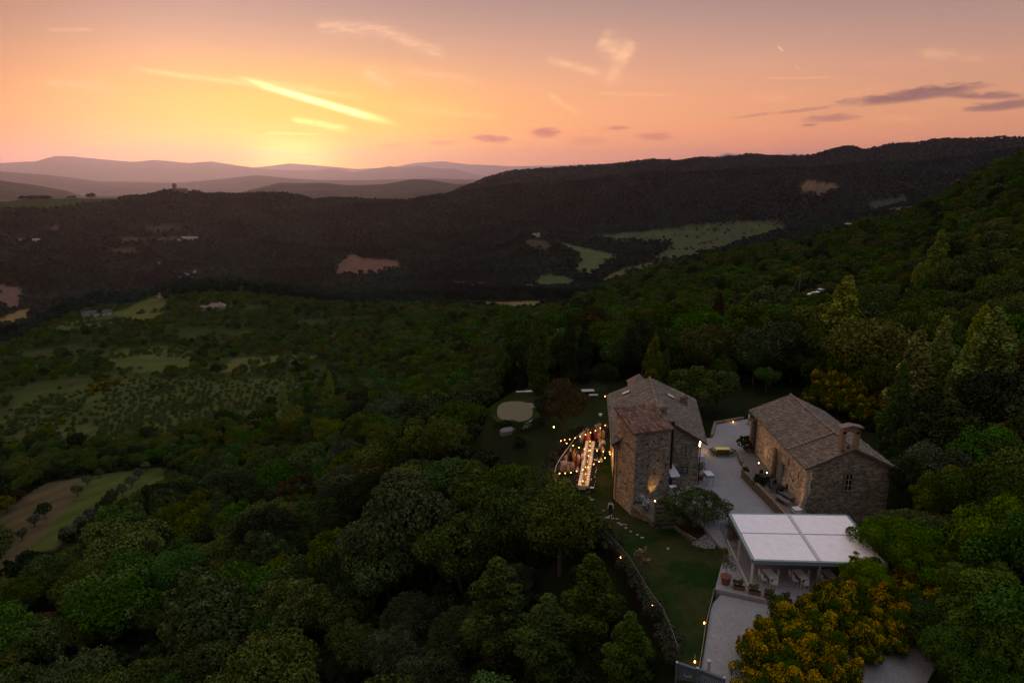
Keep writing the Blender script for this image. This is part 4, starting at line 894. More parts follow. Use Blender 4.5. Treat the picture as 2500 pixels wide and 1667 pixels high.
# tower string course; dark blocks stand in for the shade inside putlog holes
m = MB()
for a, b, z0, z1 in ((TB, TF, 7.5, 7.0), (TF, TFR, 6.8, 7.0)):
    n = (b-a).normalized().cross(V((0, 0, 1)))
    for i in range(9):
        p, q = a.lerp(b, i/9), a.lerp(b, (i+1)/9); z = z0+(z1-z0)*(i/9); dirv = (b-a); ang = math.atan2(dirv.y, dirv.x)
        m.box(((p.x+q.x)/2+n.x*.03, (p.y+q.y)/2+n.y*.03, z+random.uniform(-.03, .03)), ((q-p).length*.96, .12, .1), ang)
m.build('string_course', 'stone_low', man)
m = MB(); rh = random.Random(3)
for a, b, lst in ((TB, TF, [(.35, 7.6), (.6, 7.4), (.45, 5.2), (.62, 2.8), (.3, 3.6)]), (TF, TFR, [(.3, 7.6), (.5, 7.7), (.72, 7.8), (.35, 5.1), (.66, 5.4), (.2, 3.3), (.55, 4.0), (.75, 2.8), (.4, 2.2), (.88, 4.6)])):
    n = (b-a).normalized().cross(V((0, 0, 1))); ang = math.atan2((b-a).y, (b-a).x)
    for f, z in lst: p = a.lerp(b, f); k = .16*(1-z/9); m.box((p.x+n.x*(.0+k), p.y+n.y*(.0+k), z), (.16, .12, .2), ang)
m.build('putlog_hole_shade', 'metal_dark', man)
# roofs of overlapping stone slabs
def slab_roof(name, a, b, c, d, parent, row=.30, wd=.34, seed=1, th=.07, cols=((.148, .122, .093), (.123, .104, .082), (.163, .140, .105), (.133, .106, .084))):
    """a,b = eave from left to right, c,d = top right, top left"""
    rg = random.Random(seed); a, b, c, d = map(Vector, (a, b, c, d)); m = MB(); nr = max(2, int(((d-a).length+(c-b).length)/2/row))
    under = MB(); nrm0 = (b-a).cross(d-a).normalized()
    for r in range(nr+1):
        t0, t1 = max(0, (r-.1)/nr), min(1.0, (r+1.35)/nr)
        if r == nr: break
        L0, R0, L1, R1 = a.lerp(d, t0), b.lerp(c, t0), a.lerp(d, t1), b.lerp(c, t1)
        W = (R0-L0).length; x = -rg.uniform(0, wd)
        while x < W:
            w_ = wd*rg.uniform(.6, 1.5); u0, u1 = max(0, x/W), min(1, (x+w_)/W); x += w_*.97
            if u1-u0 < .003: continue
            e = rg.uniform(-.05, .07)*row; dn = (L0-L1).normalized()
            p0, p1, p2, p3 = L0.lerp(R0, u0)+dn*e, L0.lerp(R0, u1)+dn*(e+rg.uniform(-.03, .03)), L1.lerp(R1, u1), L1.lerp(R1, u0)
            h = th*rg.uniform(.7, 1.6); n = nrm0; cc = rg.choice(cols); k = rg.uniform(.75, 1.2); cc = tuple(v*k for v in cc)
            A, B, C_, D_ = p0+n*h, p1+n*h*rg.uniform(.8, 1.2), p2+n*.012, p3+n*.012
            m.add([A, B, C_, D_, p0, p1], [(0, 1, 2, 3), (4, 5, 1, 0), (4, 0, 3), (5, 2, 1)], None, cc)
    # the boarding under the slabs closes the roof
    k = nrm0*-.16; o2 = nrm0*-.03; nf = len(m.f); m.quad(a+o2, b+o2, c+o2, d+o2, 12, 10); m.c[nf:] = [(.10, .075, .06)]*(len(m.f)-nf)
    m.add([a+o2, b+o2, c+o2, d+o2, a+k, b+k, c+k, d+k], [(0, 4, 5, 1), (1, 5, 6, 2), (2, 6, 7, 3), (3, 7, 4, 0)], None, (.10, .075, .06))
    return m.build(name, 'slabs', parent)
def ridge(a, b, parent, col=(.20, .155, .135), r=.13):
    m = MB(); n = int((b-a).length/.42)
    for i in range(n):
        p, q = a.lerp(b, i/n), a.lerp(b, (i+1.12)/n); k = random.uniform(.8, 1.2); sg = V((0, 0, random.uniform(-.02, .03)))
        m.tube([p+sg, q+sg], [r*1.05, r*.88], 8, True, tuple(v*k for v in col))
    return m.build('ridge_tiles', 'slabs', parent)
rLF, rLB, rRF, rRB = V((10.75, 68.2, 6.95)), V((12.3, 83.5, 7.5)), V((21.55, 70.6, 6.0)), V((23.7, 84.0, 6.7))
rf0, rf1 = V((16.02, 69.55, 9.62)), V((17.62, 83.8, 9.62))
slab_roof('roof_left_slope', rLB, rLF, rf0, rf1, man, seed=4)
slab_roof('roof_right_slope', rRF, rRB, rf1+V((.02, 0, .02)), rf0+V((.02, 0, .02)), man, seed=5)
ridge(rf0+V((0, 0, .1)), rf1+V((0, 0, .1)), man)
# terracotta tower roof with real tile rows
a, b, c_, d = V((12.45, 65.5, 9.15)), V((17.35, 68.3, 8.65)), V((15.6, 71.75, 10.35)), V((10.95, 69.7, 10.6))
m = MB(); n = 17
kk = (b-a).cross(d-a).normalized()
m.add([a, b, c_, d]+[p-kk*.15 for p in (a, b, c_, d)], [(0, 1, 2, 3), (7, 6, 5, 4), (0, 4, 5, 1), (1, 5, 6, 2), (2, 6, 7, 3), (3, 7, 4, 0)], None, (.16, .085, .06))
for i in range(n):
    u = (i+.5)/n; p, q = a.lerp(b, u), d.lerp(c_, u)
    for j in range(9):
        s0, s1 = j/9, (j+1.12)/9; k = random.uniform(.55, 1.35); cc = random.choice([(.24, .135, .092), (.20, .12, .085), (.27, .18, .13), (.15, .10, .078)])
        m.tube([p.lerp(q, s0)+kk*.05, p.lerp(q, min(1, s1))+kk*.02], [.105, .085], 6, True, tuple(v*k for v in cc))
m.build('tower_roof', 'slabs', man)
def chimney(loc, w_, h_, parent, mt='stone_low', cap=True):
    ch = MB().box((loc[0], loc[1], loc[2]+h_/2), (w_, w_*.8, h_), .15).build('chimney', mt, parent)
    MB().box((loc[0], loc[1], loc[2]+h_+.05), (w_*1.35, w_*1.1, .1), .15).box((loc[0], loc[1], loc[2]+h_+.3), (w_*1.2, w_*.95, .28), .15, top=(.1, .6)).build('cap', 'roof_far', ch)
    return ch
chimney((21.1, 79.6, 6.9), .75, 1.5, man); chimney((16.6, 71.2, 8.6), .8, 1.35, man)
def skylight(c, ud, rd, w_, h_, parent):
    n = rd.cross(ud).normalized(); M = Matrix((rd, ud, n)).transposed(); f = MB().box(c+n*.12, (w_+.12, h_+.12, .1), ax=M).build('skylight', 'metal_dark', parent); MB().box(c+n*.19, (w_, h_, .02), ax=M).build('pane', 'glass_sky', f)
def slope_pt(a, b, c, d, u, v): p = a.lerp(b, u).lerp(d.lerp(c, u), v); return p
for (A, B, C_, D_, u, v) in ((rLB, rLF, rf0, rf1, .16, .42), (rRF, rRB, rf1, rf0, .70, .62)):
    p = slope_pt(A, B, C_, D_, u, v); ud = (slope_pt(A, B, C_, D_, u, v+.05)-p).normalized(); rd = (B-A).normalized(); rd = (rd-ud*rd.dot(ud)).normalized(); skylight(p, ud, rd, .55, .9, man)
# rear wing roof peeping over the ridge
m = MB(); c0 = V((17.0, 87.6, 0)); m.box((c0.x, c0.y, 3.0), (2.3, 2.6, 9.4), .1); m.build('rear_wing', 'stone_lit_warm', man)
m = MB(); m.box((c0.x, c0.y, 8.35), (2.7, 3.0, 1.3), .1, top=(.06, .06), col=(.17, .125, .105)); m.build('rear_wing_roof', 'slabs', man)
# gutters, downpipes, flue
def pipe(name, pts, r, mt, parent): return MB().tube(pts, r, 7).build(name, mt, parent)
pipe('gutter', [rLB+V((-.08, 0, -.1)), rLF+V((-.08, 0, -.1))], .08, 'timber_frame', man); pipe('gutter', [rRF+V((.06, 0, -.1)), rRB+V((.06, 0, -.1))], .08, 'timber_frame', man)
pipe('downpipe', [rLF+V((-.05, .1, -.15)), V((11.15, 69.2, 6.2)), V((11.12, 69.1, 3)), V((11.08, 69.2, -.4))], .07, 'metal_dark', man)
pipe('downpipe', [V((20.9, 70.75, 5.9)), V((20.9, 70.72, 1))], .06, 'metal_dark', man); pipe('flue', [V((17.25, 68.75, 3.9)), V((17.25, 68.75, 9.4))], .15, 'metal_dark', man)
# small timber corbel box at the eave corner
m = MB(); m.box((11.1, 68.8, 6.75), (.7, .8, .14), .3); m.tube([(11.0, 68.9, 6.2), (10.8, 68.5, 6.75)], .05); m.tube([(11.2, 69.0, 6.2), (11.4, 68.4, 6.75)], .05); m.build('eave_bracket', 'wood', man)
def window(c, w_, h_, dirv, parent, kind='shutter', arched=False, name='window'):
    """dirv: along-wall direction, c: centre on the wall face; wall normal is dir x up"""
    d = V(dirv).normalized(); n = d.cross(V((0, 0, 1))); M = Matrix((d, -n, V((0, 0, 1)))).transposed(); c = V(c)
    f = MB()
    fw = .09
    for sx_ in (-1, 1): f.box(c+d*sx_*(w_/2+fw/2)+n*.02, (fw, .14, h_+2*fw), ax=M)
    f.box(c+V((0, 0, h_/2+fw/2))+n*.022, (w_, .14, fw), ax=M); f.box(c-V((0, 0, h_/2+fw/2))+n*.05, (w_+.25, .2, fw), ax=M)
    o = f.build(name, 'stone_low' if kind != 'dark' else 'timber_frame', parent)
    MB().box(c+n*.0, (w_, .05, h_), ax=M).build('pane', 'glass_dark', o)
    g = MB(); g.box(c+n*.03, (.05, .05, h_), ax=M)
    for k in (-.17, .17): g.box(c+V((0, 0, k*h_*1.0))+n*.032, (w_, .045, .04), ax=M)
    if kind == 'shutter':
        for sx_ in (-1, 1): g.box(c+d*sx_*w_*.33+n*.036, (w_*.3, .05, h_*.96), ax=M)
    g.build('frame', 'shutter_grey' if kind == 'shutter' else 'frame_grey', o)
    return o
fd = (RF-LF).normalized()
pf = lambda u, z: LF.lerp(RF, u)+V((0, 0, z))
window(pf(.835, 5.1), .75, 1.15, fd, man); window(pf(.84, 2.9), .62, .85, fd, man, 'dark')
door = MB().box(pf(.63, 2.1)+fd.cross(V((0, 0, 1)))*.03, (1.1, .1, 2.2), math.atan2(fd.y, fd.x)).build('door', 'metal_dark', man); MB().ball(pf(.665, 2.05)+fd.cross(V((0, 0, 1)))*.1, .05).build('handle', 'metal_rail', door)
aw = MB(); A0 = pf(.585, 4.15)+fd.cross(V((0, 0, 1)))*.05; A1 = pf(.66, 4.15)+fd.cross(V((0, 0, 1)))*.05; out_ = fd.cross(V((0, 0, 1)))*1.75+V((0, 0, -1.05)); e = fd*.28
pp = [A0, A1, A1+out_+e*1.3, A0+out_]; aw.add(pp+[p-V((0, 0, .05)) for p in pp], [(3, 2, 1, 0), (4, 5, 6, 7), (0, 1, 5, 4), (1, 2, 6, 5), (2, 3, 7, 6), (3, 0, 4, 7)]); awo = aw.build('awning', 'awning_cloth', man)
MB().tube([A1, A1+out_+e*1.3-V((0, 0, .1))], .025).tube([A0+out_-V((0, 0, .06)), A1+out_+e*1.3-V((0, 0, .06))], .03).build('awning_frame', 'metal_rail', awo)
# raised planting ledge at the tower foot, and the steps
m = MB(); led = [V((12.55, 65.6, 0)), V((14.6, 63.7, 0)), V((15.0, 64.6, 0)), V((15.15, 66.3, 0)), V((16.9, 68.3, 0))]
m.wall([up(p, -.8) for p in led[:3]]+[up(led[3], -.8)], [up(p, z) for p, z in zip(led[:3], (1.1, .35, .9))]+[up(led[3], 1.15)])
m.add([up(led[0], 1.1), up(led[1], .35), up(led[2], .9), up(led[3], 1.15), up(led[4], 1.2), up(TF, 1.2)], [(0, 1, 2, 3, 4, 5)]); o = m.build('retaining_wall', 'stone_low'); tag(o, 'low stone retaining wall at the foot of the manor tower', 'wall')
st = thing('stone_steps', 'dark stone steps climbing from the lawn beside the tower', 'steps', (15.6, 63, 0))
for i in range(6):
    u = i/6; m = MB(); m.box((u*.35-.05+random.uniform(-.03, .03), u*3.0, .09+i*.19-.3), (2.1-u*.6, .78, .18+.6), .08, top=(.98, .96)); m.build('step', 'step_stone', st)
# ------------------------------------------------------------------ chapel
ch = thing('chapel', 'long low stone chapel with a slab roof and open bell gable', 'chapel', (0, 0, 0))
cFL, cFR, cBR, cBL = V((30.1, 64, 0)), V((38.5, 64.2, 0)), V((38.7, 79.6, 0)), V((30.1, 79.6, 0)); ez = 6.2; rz_ = 8.25; apx = V((34.35, 64.05, rz_)); apb = V((34.6, 79.6, rz_))
m = MB(); n0 = 9
prof = [(-.55, -.5), (-.42, 1.0), (-.30, 2.2), (-.12, 3.2), (-.02, 4.4), (0, ez)]
for i in range(len(prof)-1):   # leaning old corner
    (x0, z0), (x1, z1) = prof[i], prof[i+1]
    m.quad(V((30.1, 79.6, z0)), V((30.1+x0, 64, z0)), V((30.1+x1, 64, z1)), V((30.1, 79.6, z1)), 18, 2, .03, (0, z0))
m.build('side_wall', 'stone_lit_pale', ch)
m = MB(); rj = random.Random(2)
for i in range(len(prof)-1):
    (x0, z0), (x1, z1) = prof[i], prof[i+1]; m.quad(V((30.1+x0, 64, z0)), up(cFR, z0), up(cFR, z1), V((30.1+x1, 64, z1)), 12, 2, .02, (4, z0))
m.add([up(cFL, ez), up(cFR, ez), apx], [(0, 1, 2)], [[(0, 6), (8.4, 6), (4.2, 8.2)]]); m.build('gable_wall', 'stone_shaded_grey', ch)
m = MB()
for k in range(22): z = -.3+k*.3; xx = np.interp(z, [p[1] for p in prof], [p[0] for p in prof]); m.box((30.1+float(xx)+rj.uniform(-.02, .16), 64.05+rj.uniform(-.03, .02), z+.15), (.32+rj.uniform(0, .25), .25, .27), 0)
m.build('corner_stones', 'stone_lit_pale', ch)
m = MB(); m.wall([up(cFR, -.5), up(cBR, -.5), up(cBL, -.5)], [up(cFR, ez), up(cBR, ez), up(cBL, ez)]); m.add([up(cBR, ez), up(cBL, ez), apb], [(0, 1, 2)]); m.build('rear_wall', 'stone_lit_warm', ch)
eFL, eBL, eFR, eBR = V((29.65, 63.75, ez-.12)), V((29.7, 80.9, ez+.1)), V((39.05, 63.95, ez-.2)), V((39.2, 80.6, ez-.1)); rF, rB = V((34.35, 63.7, rz_+.05)), V((34.6, 80.8, rz_+.1))
mid = V((34.45, 72, rz_-.12))
slab_roof('roof_left_slope', eBL, eBL.lerp(eFL, .5), mid, rB, ch, seed=14); slab_roof('roof_left_slope', eBL.lerp(eFL, .5), eFL, rF, mid, ch, seed=15)
slab_roof('roof_right_slope', eFR, eFR.lerp(eBR, .5), mid, rF, ch, seed=16); slab_roof('roof_right_slope', eFR.lerp(eBR, .5), eBR, rB, mid, ch, seed=17)
ridge(rF+V((0, .6, .08)), mid+V((0, 0, .08)), ch, r=.11); ridge(mid+V((0, 0, .08)), rB+V((0, 0, .08)), ch, r=.11)
# low kerb of stone running down the roof where two roofs meet
m = MB(); p0, p1 = eBL.lerp(eFL, .72), rB.lerp(rF, .74); nn = V((-.43, 0, .9))
for i in range(14): p = p0.lerp(p1, (i+.5)/14); m.box(p+nn*.1, (.36, .22, .12), .0, (.22, .18, .155))
m.build('roof_kerb', 'slabs', ch)
# bell gable
bc = V((33.85, 64.25, 0)); bg_ = MB()
for sx_ in (-1, 1): bg_.box((bc.x+.05+sx_*.70, bc.y+.05, 8.85), (.38, .6, 2.3), 0)
bo = bg_.build('bell_gable', 'brick_red', ch)
ar = MB()
for i in range(9):
    t0 = math.pi*i/9; t1 = math.pi*(i+1)/9; r0, r1 = .52, .86
    q = [(math.cos(t0)*r0, math.sin(t0)*r0*.55), (math.cos(t0)*r1, math.sin(t0)*r1*.6+.05), (math.cos(t1)*r1, math.sin(t1)*r1*.6+.05), (math.cos(t1)*r0, math.sin(t1)*r0*.55)]
    pts_ = [V((bc.x+.05+x_, bc.y-.25+y_, 9.75+z_)) for y_ in (0, .55) for x_, z_ in q]; ar.add(pts_, [(0, 1, 2, 3), (7, 6, 5, 4), (0, 4, 5, 1), (1, 5, 6, 2), (2, 6, 7, 3), (3, 7, 4, 0)])
ar.box((bc.x+.05, bc.y+.03, 10.37), (1.9, .62, .16)); ar.build('arch', 'brick_red', bo)
g = MB()
for sx_ in (-1, 1):
    M = Matrix.Rotation(sx_*.22, 3, 'Y'); g.box((bc.x+.05+sx_*.55, bc.y+.03, 10.56), (1.2, .95, .08), ax=M, col=(.2, .15, .12))
g.build('gable_roof', 'slabs', bo)
bl = MB(); bl.lathe([(.28, 0), (.24, .05), (.17, .2), (.14, .36), (.05, .45), (.02, .5)], (bc.x+.05, bc.y+.05, 8.0), 10); bl.build('bell', 'bell_metal', bo)
MB().box((bc.x+.05, bc.y+.05, 8.0), (1.5, .6, .14)).build('sill', 'stone_low', bo)
# tall window in the gable, small openings and door in the side wall
wn_ = window(V((34.2, 63.99, 4.55)), .62, 1.75, (1, 0, 0), ch, 'plain'); m = MB()
for i in range(7):
    t = math.pi*(i+.5)/7; m.box((34.2+math.cos(t)*.37, 63.95, 5.43+math.sin(t)*.3), (.14, .16, .16), 0)
m.ball((34.2, 64.0, 5.42), .30, 10, 5, (1, .15, .95)); m.build('arch_stones', 'stone_low', wn_)
sd = (V((0, -1, 0)))
for yy, zz, w_, h_ in ((66.2, 4.3, .16, .7), (68.9, 4.6, .22, .8), (67.6, 4.9, .18, .25), (67.2, 3.2, .25, .3), (68.0, 3.4, .2, .2)):
    xx = 30.1+float(np.interp(zz, [p[1] for p in prof], [p[0] for p in prof]))*(79.6-yy)/15.6; MB().box((xx+.02, yy, zz), (.12, w_, h_)).build('slit_opening', 'glass_dark', ch)
dr = MB().box((29.9, 70.4, 2.6), (.16, 1.15, 2.3)).build('door', 'shutter_grey', ch); MB().box((29.86, 70.4, 3.85), (.3, 1.5, .22)).build('lintel', 'stone_low', dr); MB().ball((29.78, 70.0, 2.6), .05).build('handle', 'metal_dark', dr)
m = MB()
m.box((29.75, 71.9, 3.0), (.5, .7, 3.9), top=(.35, .8)); m.build('buttress', 'stone_low', ch); m = MB(); m.box((29.8, 79.3, 3.0), (.65, .6, 5.4), top=(.8, .9)); m.build('corner_buttress', 'stone_low', ch)
pipe('downpipe', [V((29.85, 78.6, 6)), V((29.8, 78.6, 1))], .06, 'metal_dark', ch); pipe('gutter', [eBL+V((-.05, 0, -.06)), eFL+V((-.05, 0, -.06))], .06, 'timber_frame', ch)
# ------------------------------------------------------------------ terrace wall along the chapel
tw = [V((28.0, 78.5, 1)), V((27.6, 76, 1)), V((26.6, 72.8, 1)), V((26.9, 69.5, 1)), V((27.3, 65, 1)), V((27.5, 61, 1))]
chapel_floor = [V((p.x+.02, p.y, 1.45)) for p in tw]+[V((30.0, 61, 1.45)), V((30.1, 79.6, 1.45))]
S('chapel_terrace', chapel_floor, 1, 'paving', 'narrow raised stone terrace along the chapel wall', 'stone_low')
def low_wall(label, pts, h, wd, z0=0, name='stone_wall', mt='stone_low', seed=1):
    m = MB(); rg = random.Random(seed)
    for i in range(len(pts)-1):
        a, b = V(pts[i]), V(pts[i+1]); L = (b-a).length; n = max(1, int(L/.55)); ang = math.atan2((b-a).y, (b-a).x)
        for k in range(n): p = a.lerp(b, (k+.5)/n); m.box((p.x, p.y, p.z+z0+h/2-.25), (L/n*1.02, wd*rg.uniform(.88, 1.1), h*rg.uniform(.93, 1.06)+.5), ang+rg.uniform(-.03, .03))
    return tag(m.build(name, mt), label, 'wall')
low_wall('low stone wall between the gravel courtyard and the chapel terrace', [tw[2], tw[3], tw[4], tw[5]], 1.0, .4)
low_wall('low kerb of stones at the far end of the chapel terrace', [tw[0], tw[1]], .55, .35, seed=4)
low_wall('stone kerb round the planting bed by the crazy paving', [V((16.5, 62.95, 0)), P(1668, 1304, .1), P(1698, 1321, .25)], .28, .22, seed=6)
low_wall('rough stone edging at the far side of the courtyard', [V((26.6, 85.3, 1)), V((28.4, 90, 1)), V((33, 92, 1))], .35, .4, seed=7)
# ------------------------------------------------------------------ pergola
pg = thing('pergola', 'large white roofed pergola with grey green frame and four roof panels', 'pergola', (0, 0, 0))
qa, qb, qc, qd = V((20.1, 50.9, 3.62)), V((31.0, 50.3, 3.62)), V((31.6, 58.6, 3.62)), V((20.6, 58.9, 3.62))
bl_ = lambda u, v: qa.lerp(qb, u).lerp(qd.lerp(qc, u), v)
def beam(p, q, w_, h_, mt, name, parent, dz=0):
    d = (q-p); ang = math.atan2(d.y, d.x); c = (p+q)/2; return MB().box((c.x, c.y, c.z+dz), (d.length, w_, h_), ang).build(name, mt, parent)
beam(bl_(0, 0), bl_(1, 0), .22, .34, 'pergola_frame', 'beam', pg); beam(bl_(0, 1), bl_(1, 1), .22, .34, 'pergola_frame', 'beam', pg)
beam(bl_(0, .01), bl_(0, .99), .22, .33, 'pergola_frame', 'beam', pg); beam(bl_(1, .01), bl_(1, .99), .22, .33, 'pergola_frame', 'beam', pg)
beam(bl_(.5, .012), bl_(.5, .988), .26, .36, 'pergola_top', 'beam', pg, .02); beam(bl_(.012, .55), bl_(.49, .55), .1, .2, 'pergola_frame', 'cross_beam', pg, .06); beam(bl_(.51, .55), bl_(.988, .55), .1, .2, 'pergola_frame', 'cross_beam', pg, .06)
for (u0, u1) in ((.014, .484), (.516, .986)):
    for (v0, v1) in ((.018, .54), (.56, .982)):
        m = MB(); a_, b_, c2, d2 = [bl_(u, v)+V((0, 0, .15)) for u, v in ((u0, v0), (u1, v0), (u1, v1), (u0, v1))]
        n = 26
        for i in range(n):   # narrow closed louvres
            p, q, r_, s_ = a_.lerp(b_, i/n), a_.lerp(b_, (i+.998)/n), d2.lerp(c2, (i+.998)/n), d2.lerp(c2, i/n)
            w0 = (b_-a_).length; m.add([p, q+V((0, 0, .03)), r_+V((0, 0, .03)), s_, p-V((0, 0, .04)), q-V((0, 0, .04)), r_-V((0, 0, .04)), s_-V((0, 0, .04))], [(0, 1, 2, 3), (7, 6, 5, 4), (0, 4, 5, 1), (1, 5, 6, 2), (2, 6, 7, 3), (3, 7, 4, 0)], [[(w0*i/n, 0), (w0*(i+.9)/n, 0), (w0*(i+.9)/n, 4), (w0*i/n, 4)]]*6)
        m.build('roof_panel', 'canvas', pg)
for u in (0, .5, 1):
    for v in (0, .5, 1):
        if u == .5 and v == .5: continue
        p = bl_(u, v); MB().box((p.x, p.y, 2.2), (.16, .16, 2.5)).build('post', 'pergola_top' if u == 0 and v < 1 else 'pergola_frame', pg)
beam(bl_(0, 0)+V((-.05, .2, -2.55)), bl_(0, 1)+V((-.05, 0, -2.55)), .1, .12, 'pergola_top', 'sill', pg)
tag(MB().box((26, 58.75, 1.9), (10.6, .3, 1.9), -.03).build('stone_wall', 'stone_low'), 'shaded stone wall behind the pergola tables', 'wall')
# ------------------------------------------------------------------ furniture under the pergola
def chair_thing(name, label, loc, rz, fr, seatm, group, metal=True):
    t = thing(name, label, 'chair', loc, rz, group)
    MB().box((0, 0, .45), (.42, .42, .05)).build('seat', seatm, t)
    MB().box((0, -.2, .70), (.42, .04, .46), top=(.92, 1)).build('backrest', fr, t)
    for sx_ in (-1, 1):
        for sy_ in (-1, 1): MB().tube([(sx_*.2, sy_*.2, 0), (sx_*.18, sy_*.18, .44)], .02, 5).build('leg', fr, t)
    return t
def table_thing(name, label, loc, rz, lx, ly, h, mt, group=None):
    t = thing(name, label, 'table', loc, rz, group); MB().box((0, 0, h-.02), (lx, ly, .05)).build('tabletop', mt, t)
    for sx_ in (-1, 1):
        for sy_ in (-1, 1): MB().box((sx_*(lx/2-.05), sy_*(ly/2-.05), (h-.045)/2), (.06, .06, h-.05)).build('leg', mt, t)
    return t
wc = None; spots = [(22.15, 52.1, 'leftmost'), (24.75, 52.0, 'middle'), (27.2, 52.0, 'rightmost')]
for k, (x_, y_, w_) in enumerate(spots):
    table_thing('cafe_table', f'{w_} of the three white tables under the pergola front', (x_, y_, .98), .12, .8, 1.5, .76, 'table_white', 'white tables under the pergola')
    for (dx, dy, rz, wd) in ((-.62, .35, -1.57, 'far left'), (-.62, -.35, -1.57, 'near left'), (.62, .3, 1.57, 'far right'), (0, -1.0, 0, 'near end')):
        L = f'white chair at the {wd} side of the {w_} pergola table'
        if wc is None: wc = chair_thing('cafe_chair', L, (x_+dx, y_+dy, .98), rz, 'table_white', 'table_white', 'white chairs under the pergola')
        else: copy_tree(wc, None, L, (x_+dx, y_+dy, .98), rz)
def planter(label, loc, rz, seed):
    t = thing('flower_box', label, 'planter', loc, rz, 'terracotta boxes along the deck edge')
    m = MB(); L, W, H = 1.0, .36, .32
    m.box((0, 0, H/2), (L*.9, W*.85, H), top=(1.1, 1.15)); m.build('box', 'terracotta', t)
    MB().box((0, 0, H+.01), (L*.9, W*.8, .03)).build('soil', 'soil', t)
    C = [(random.Random(seed+i).uniform(-.4, .4), random.Random(seed+i+50).uniform(-.08, .08), .5+random.Random(seed+i+9).uniform(0, .4), .17, random.Random(i+seed).uniform(.6, 1.3)) for i in range(9)]
    o = bpy.data.objects.new('plants', crown_mesh('plants', C, 420, .09, seed, 'leaf_bush')); COL.objects.link(o); o.parent = t; return t
for k, (a_, b_, lab) in enumerate([(1804, 1438, 'terracotta flower box nearest the lawn on the deck edge'), (1842, 1450, 'terracotta flower box in front of the left pergola post'), (1880, 1460, 'terracotta flower box below the left pergola table'), (1918, 1470, 'terracotta flower box before the middle pergola table'), (1956, 1478, 'terracotta flower box half hidden by the yellow broom')]):
    p = P(a_, b_, .98); planter(lab, p, -.38, 30+k)
def pot(name, label, loc, r, h, crown, cs, mt, cat='potted plant', trunk=True, cz=0):
    t = thing(name, label, cat, loc); m = MB(); m.lathe([(r*.7, 0), (r*.85, h*.5), (r, h*.92), (r*1.1, h*.92), (r*1.1, h)], (0, 0, 0), 14); m.build('pot', 'terracotta', t)
    if trunk: MB().tube([(0, 0, h*.8), (.03, 0, h+.5*cs), (0, .02, h+1.0*cs)], [.04, .03, .02]).build('stem', 'bark_pale', t)
    C = [(random.uniform(-.5, .5)*cs, random.uniform(-.5, .5)*cs, h+cz+random.uniform(.7, 1.5)*cs, .3*cs, random.uniform(.7, 1.3)) for _ in range(9)]
    o = bpy.data.objects.new('foliage', crown_mesh('foliage', C, 700, .08, int(loc[0]*7), mt)); COL.objects.link(o); o.parent = t; return t
pot('potted_olive', 'small olive tree in a round terracotta pot by the deck edge', P(1771, 1424, .98), .45, .75, None, 1.1, 'leaf_grey')
pot('potted_flowers', 'small leafy pot at the left edge of the deck', P(1771, 1368, .98), .26, .4, None, .5, 'leaf_bush', trunk=False)
pot('potted_shrub', 'dark shrub in a pot beside the corner pergola post', P(1781, 1316, .98), .3, .45, None, .7, 'leaf_dark', trunk=False)
pot('potted_shrub', 'bushy pot at the right front corner of the manor', V((21.6, 72.2, 1.0)), .35, .5, None, .9, 'leaf_bush', trunk=False)
# flower barrel on the lawn
bt_ = P(1563, 1378, .1); t = thing('flower_stand', 'tall timber stump topped with peach and cream flowers on the lawn', 'flower arrangement', bt_)
MB().lathe([(.24, 0), (.22, .5), (.25, 1.0), (.2, 1.02)], (0, 0, 0), 12).build('stump', 'wood', t)
C = [(random.uniform(-.55, .5), random.uniform(-.3, .3), 1.15+random.uniform(-.1, .45), .2, random.uniform(.6, 1.3)) for _ in range(14)]
o = bpy.data.objects.new('flowers', crown_mesh('flowers', C, 700, .10, 5, 'petal_mixed', tip=(1.2, 1.0, .8, .7, .3, .45, .3))); COL.objects.link(o); o.parent = t
t = thing('flower_bunch', 'small cluster of flowers in the grass right of the flower topped stump', 'flower arrangement', P(1578, 1372, .1))
C = [(random.uniform(-.3, .3), random.uniform(-.2, .2), .2, .17, random.uniform(.6, 1.3)) for _ in range(6)]; o = bpy.data.objects.new('flowers', crown_mesh('flowers', C, 260, .09, 6, 'petal_mixed', tip=(1.2, 1.0, .8, .6, .25, .4, .25))); COL.objects.link(o); o.parent = t
for lab, p, r in [('flowering plant on the bottom step beside the tower wall', V((14.75, 62.9, 0)), .35), ('pale flowers in the bed at the corner of the crazy paving', P(1704, 1300, .4), .4)]:
    t = thing('flower_clump', lab, 'plant', p); C = [(random.uniform(-r, r), random.uniform(-r, r), random.uniform(.15, .5), .16, random.uniform(.6, 1.3)) for _ in range(9)]
    o = bpy.data.objects.new('foliage', crown_mesh('foliage', C, 420, .07, 8, 'leaf_lavender', tip=(3.5, 2.6, 2.0, .35, .4, .6, .5))); COL.objects.link(o); o.parent = t
for k, (a_, b_, lab) in enumerate([(1562, 1230, 'white hydrangea ball nearer the tower corner'), (1578, 1246, 'white hydrangea ball nearer the steps')]):
    t = thing('hydrangea', lab, 'plant', P(a_, b_, 1.0), 0, 'two white hydrangea balls at the tower foot'); C = [(0, 0, .68, .50, 1.0)]+[(math.cos(i)*.27, math.sin(i*1.7)*.27, .68+math.sin(i)*.27, .27, random.uniform(.85, 1.2)) for i in range(9)]
    o = bpy.data.objects.new('blooms', crown_mesh('blooms', C, 900, .085, 9+k, 'petal_white', tip=(1, 1, 1, .72, .08, .13, .07))); COL.objects.link(o); o.parent = t
    MB().lathe([(.22, 0), (.26, .3), (.2, .32)], (0, 0, 0), 10).build('pot', 'stone_low', t)
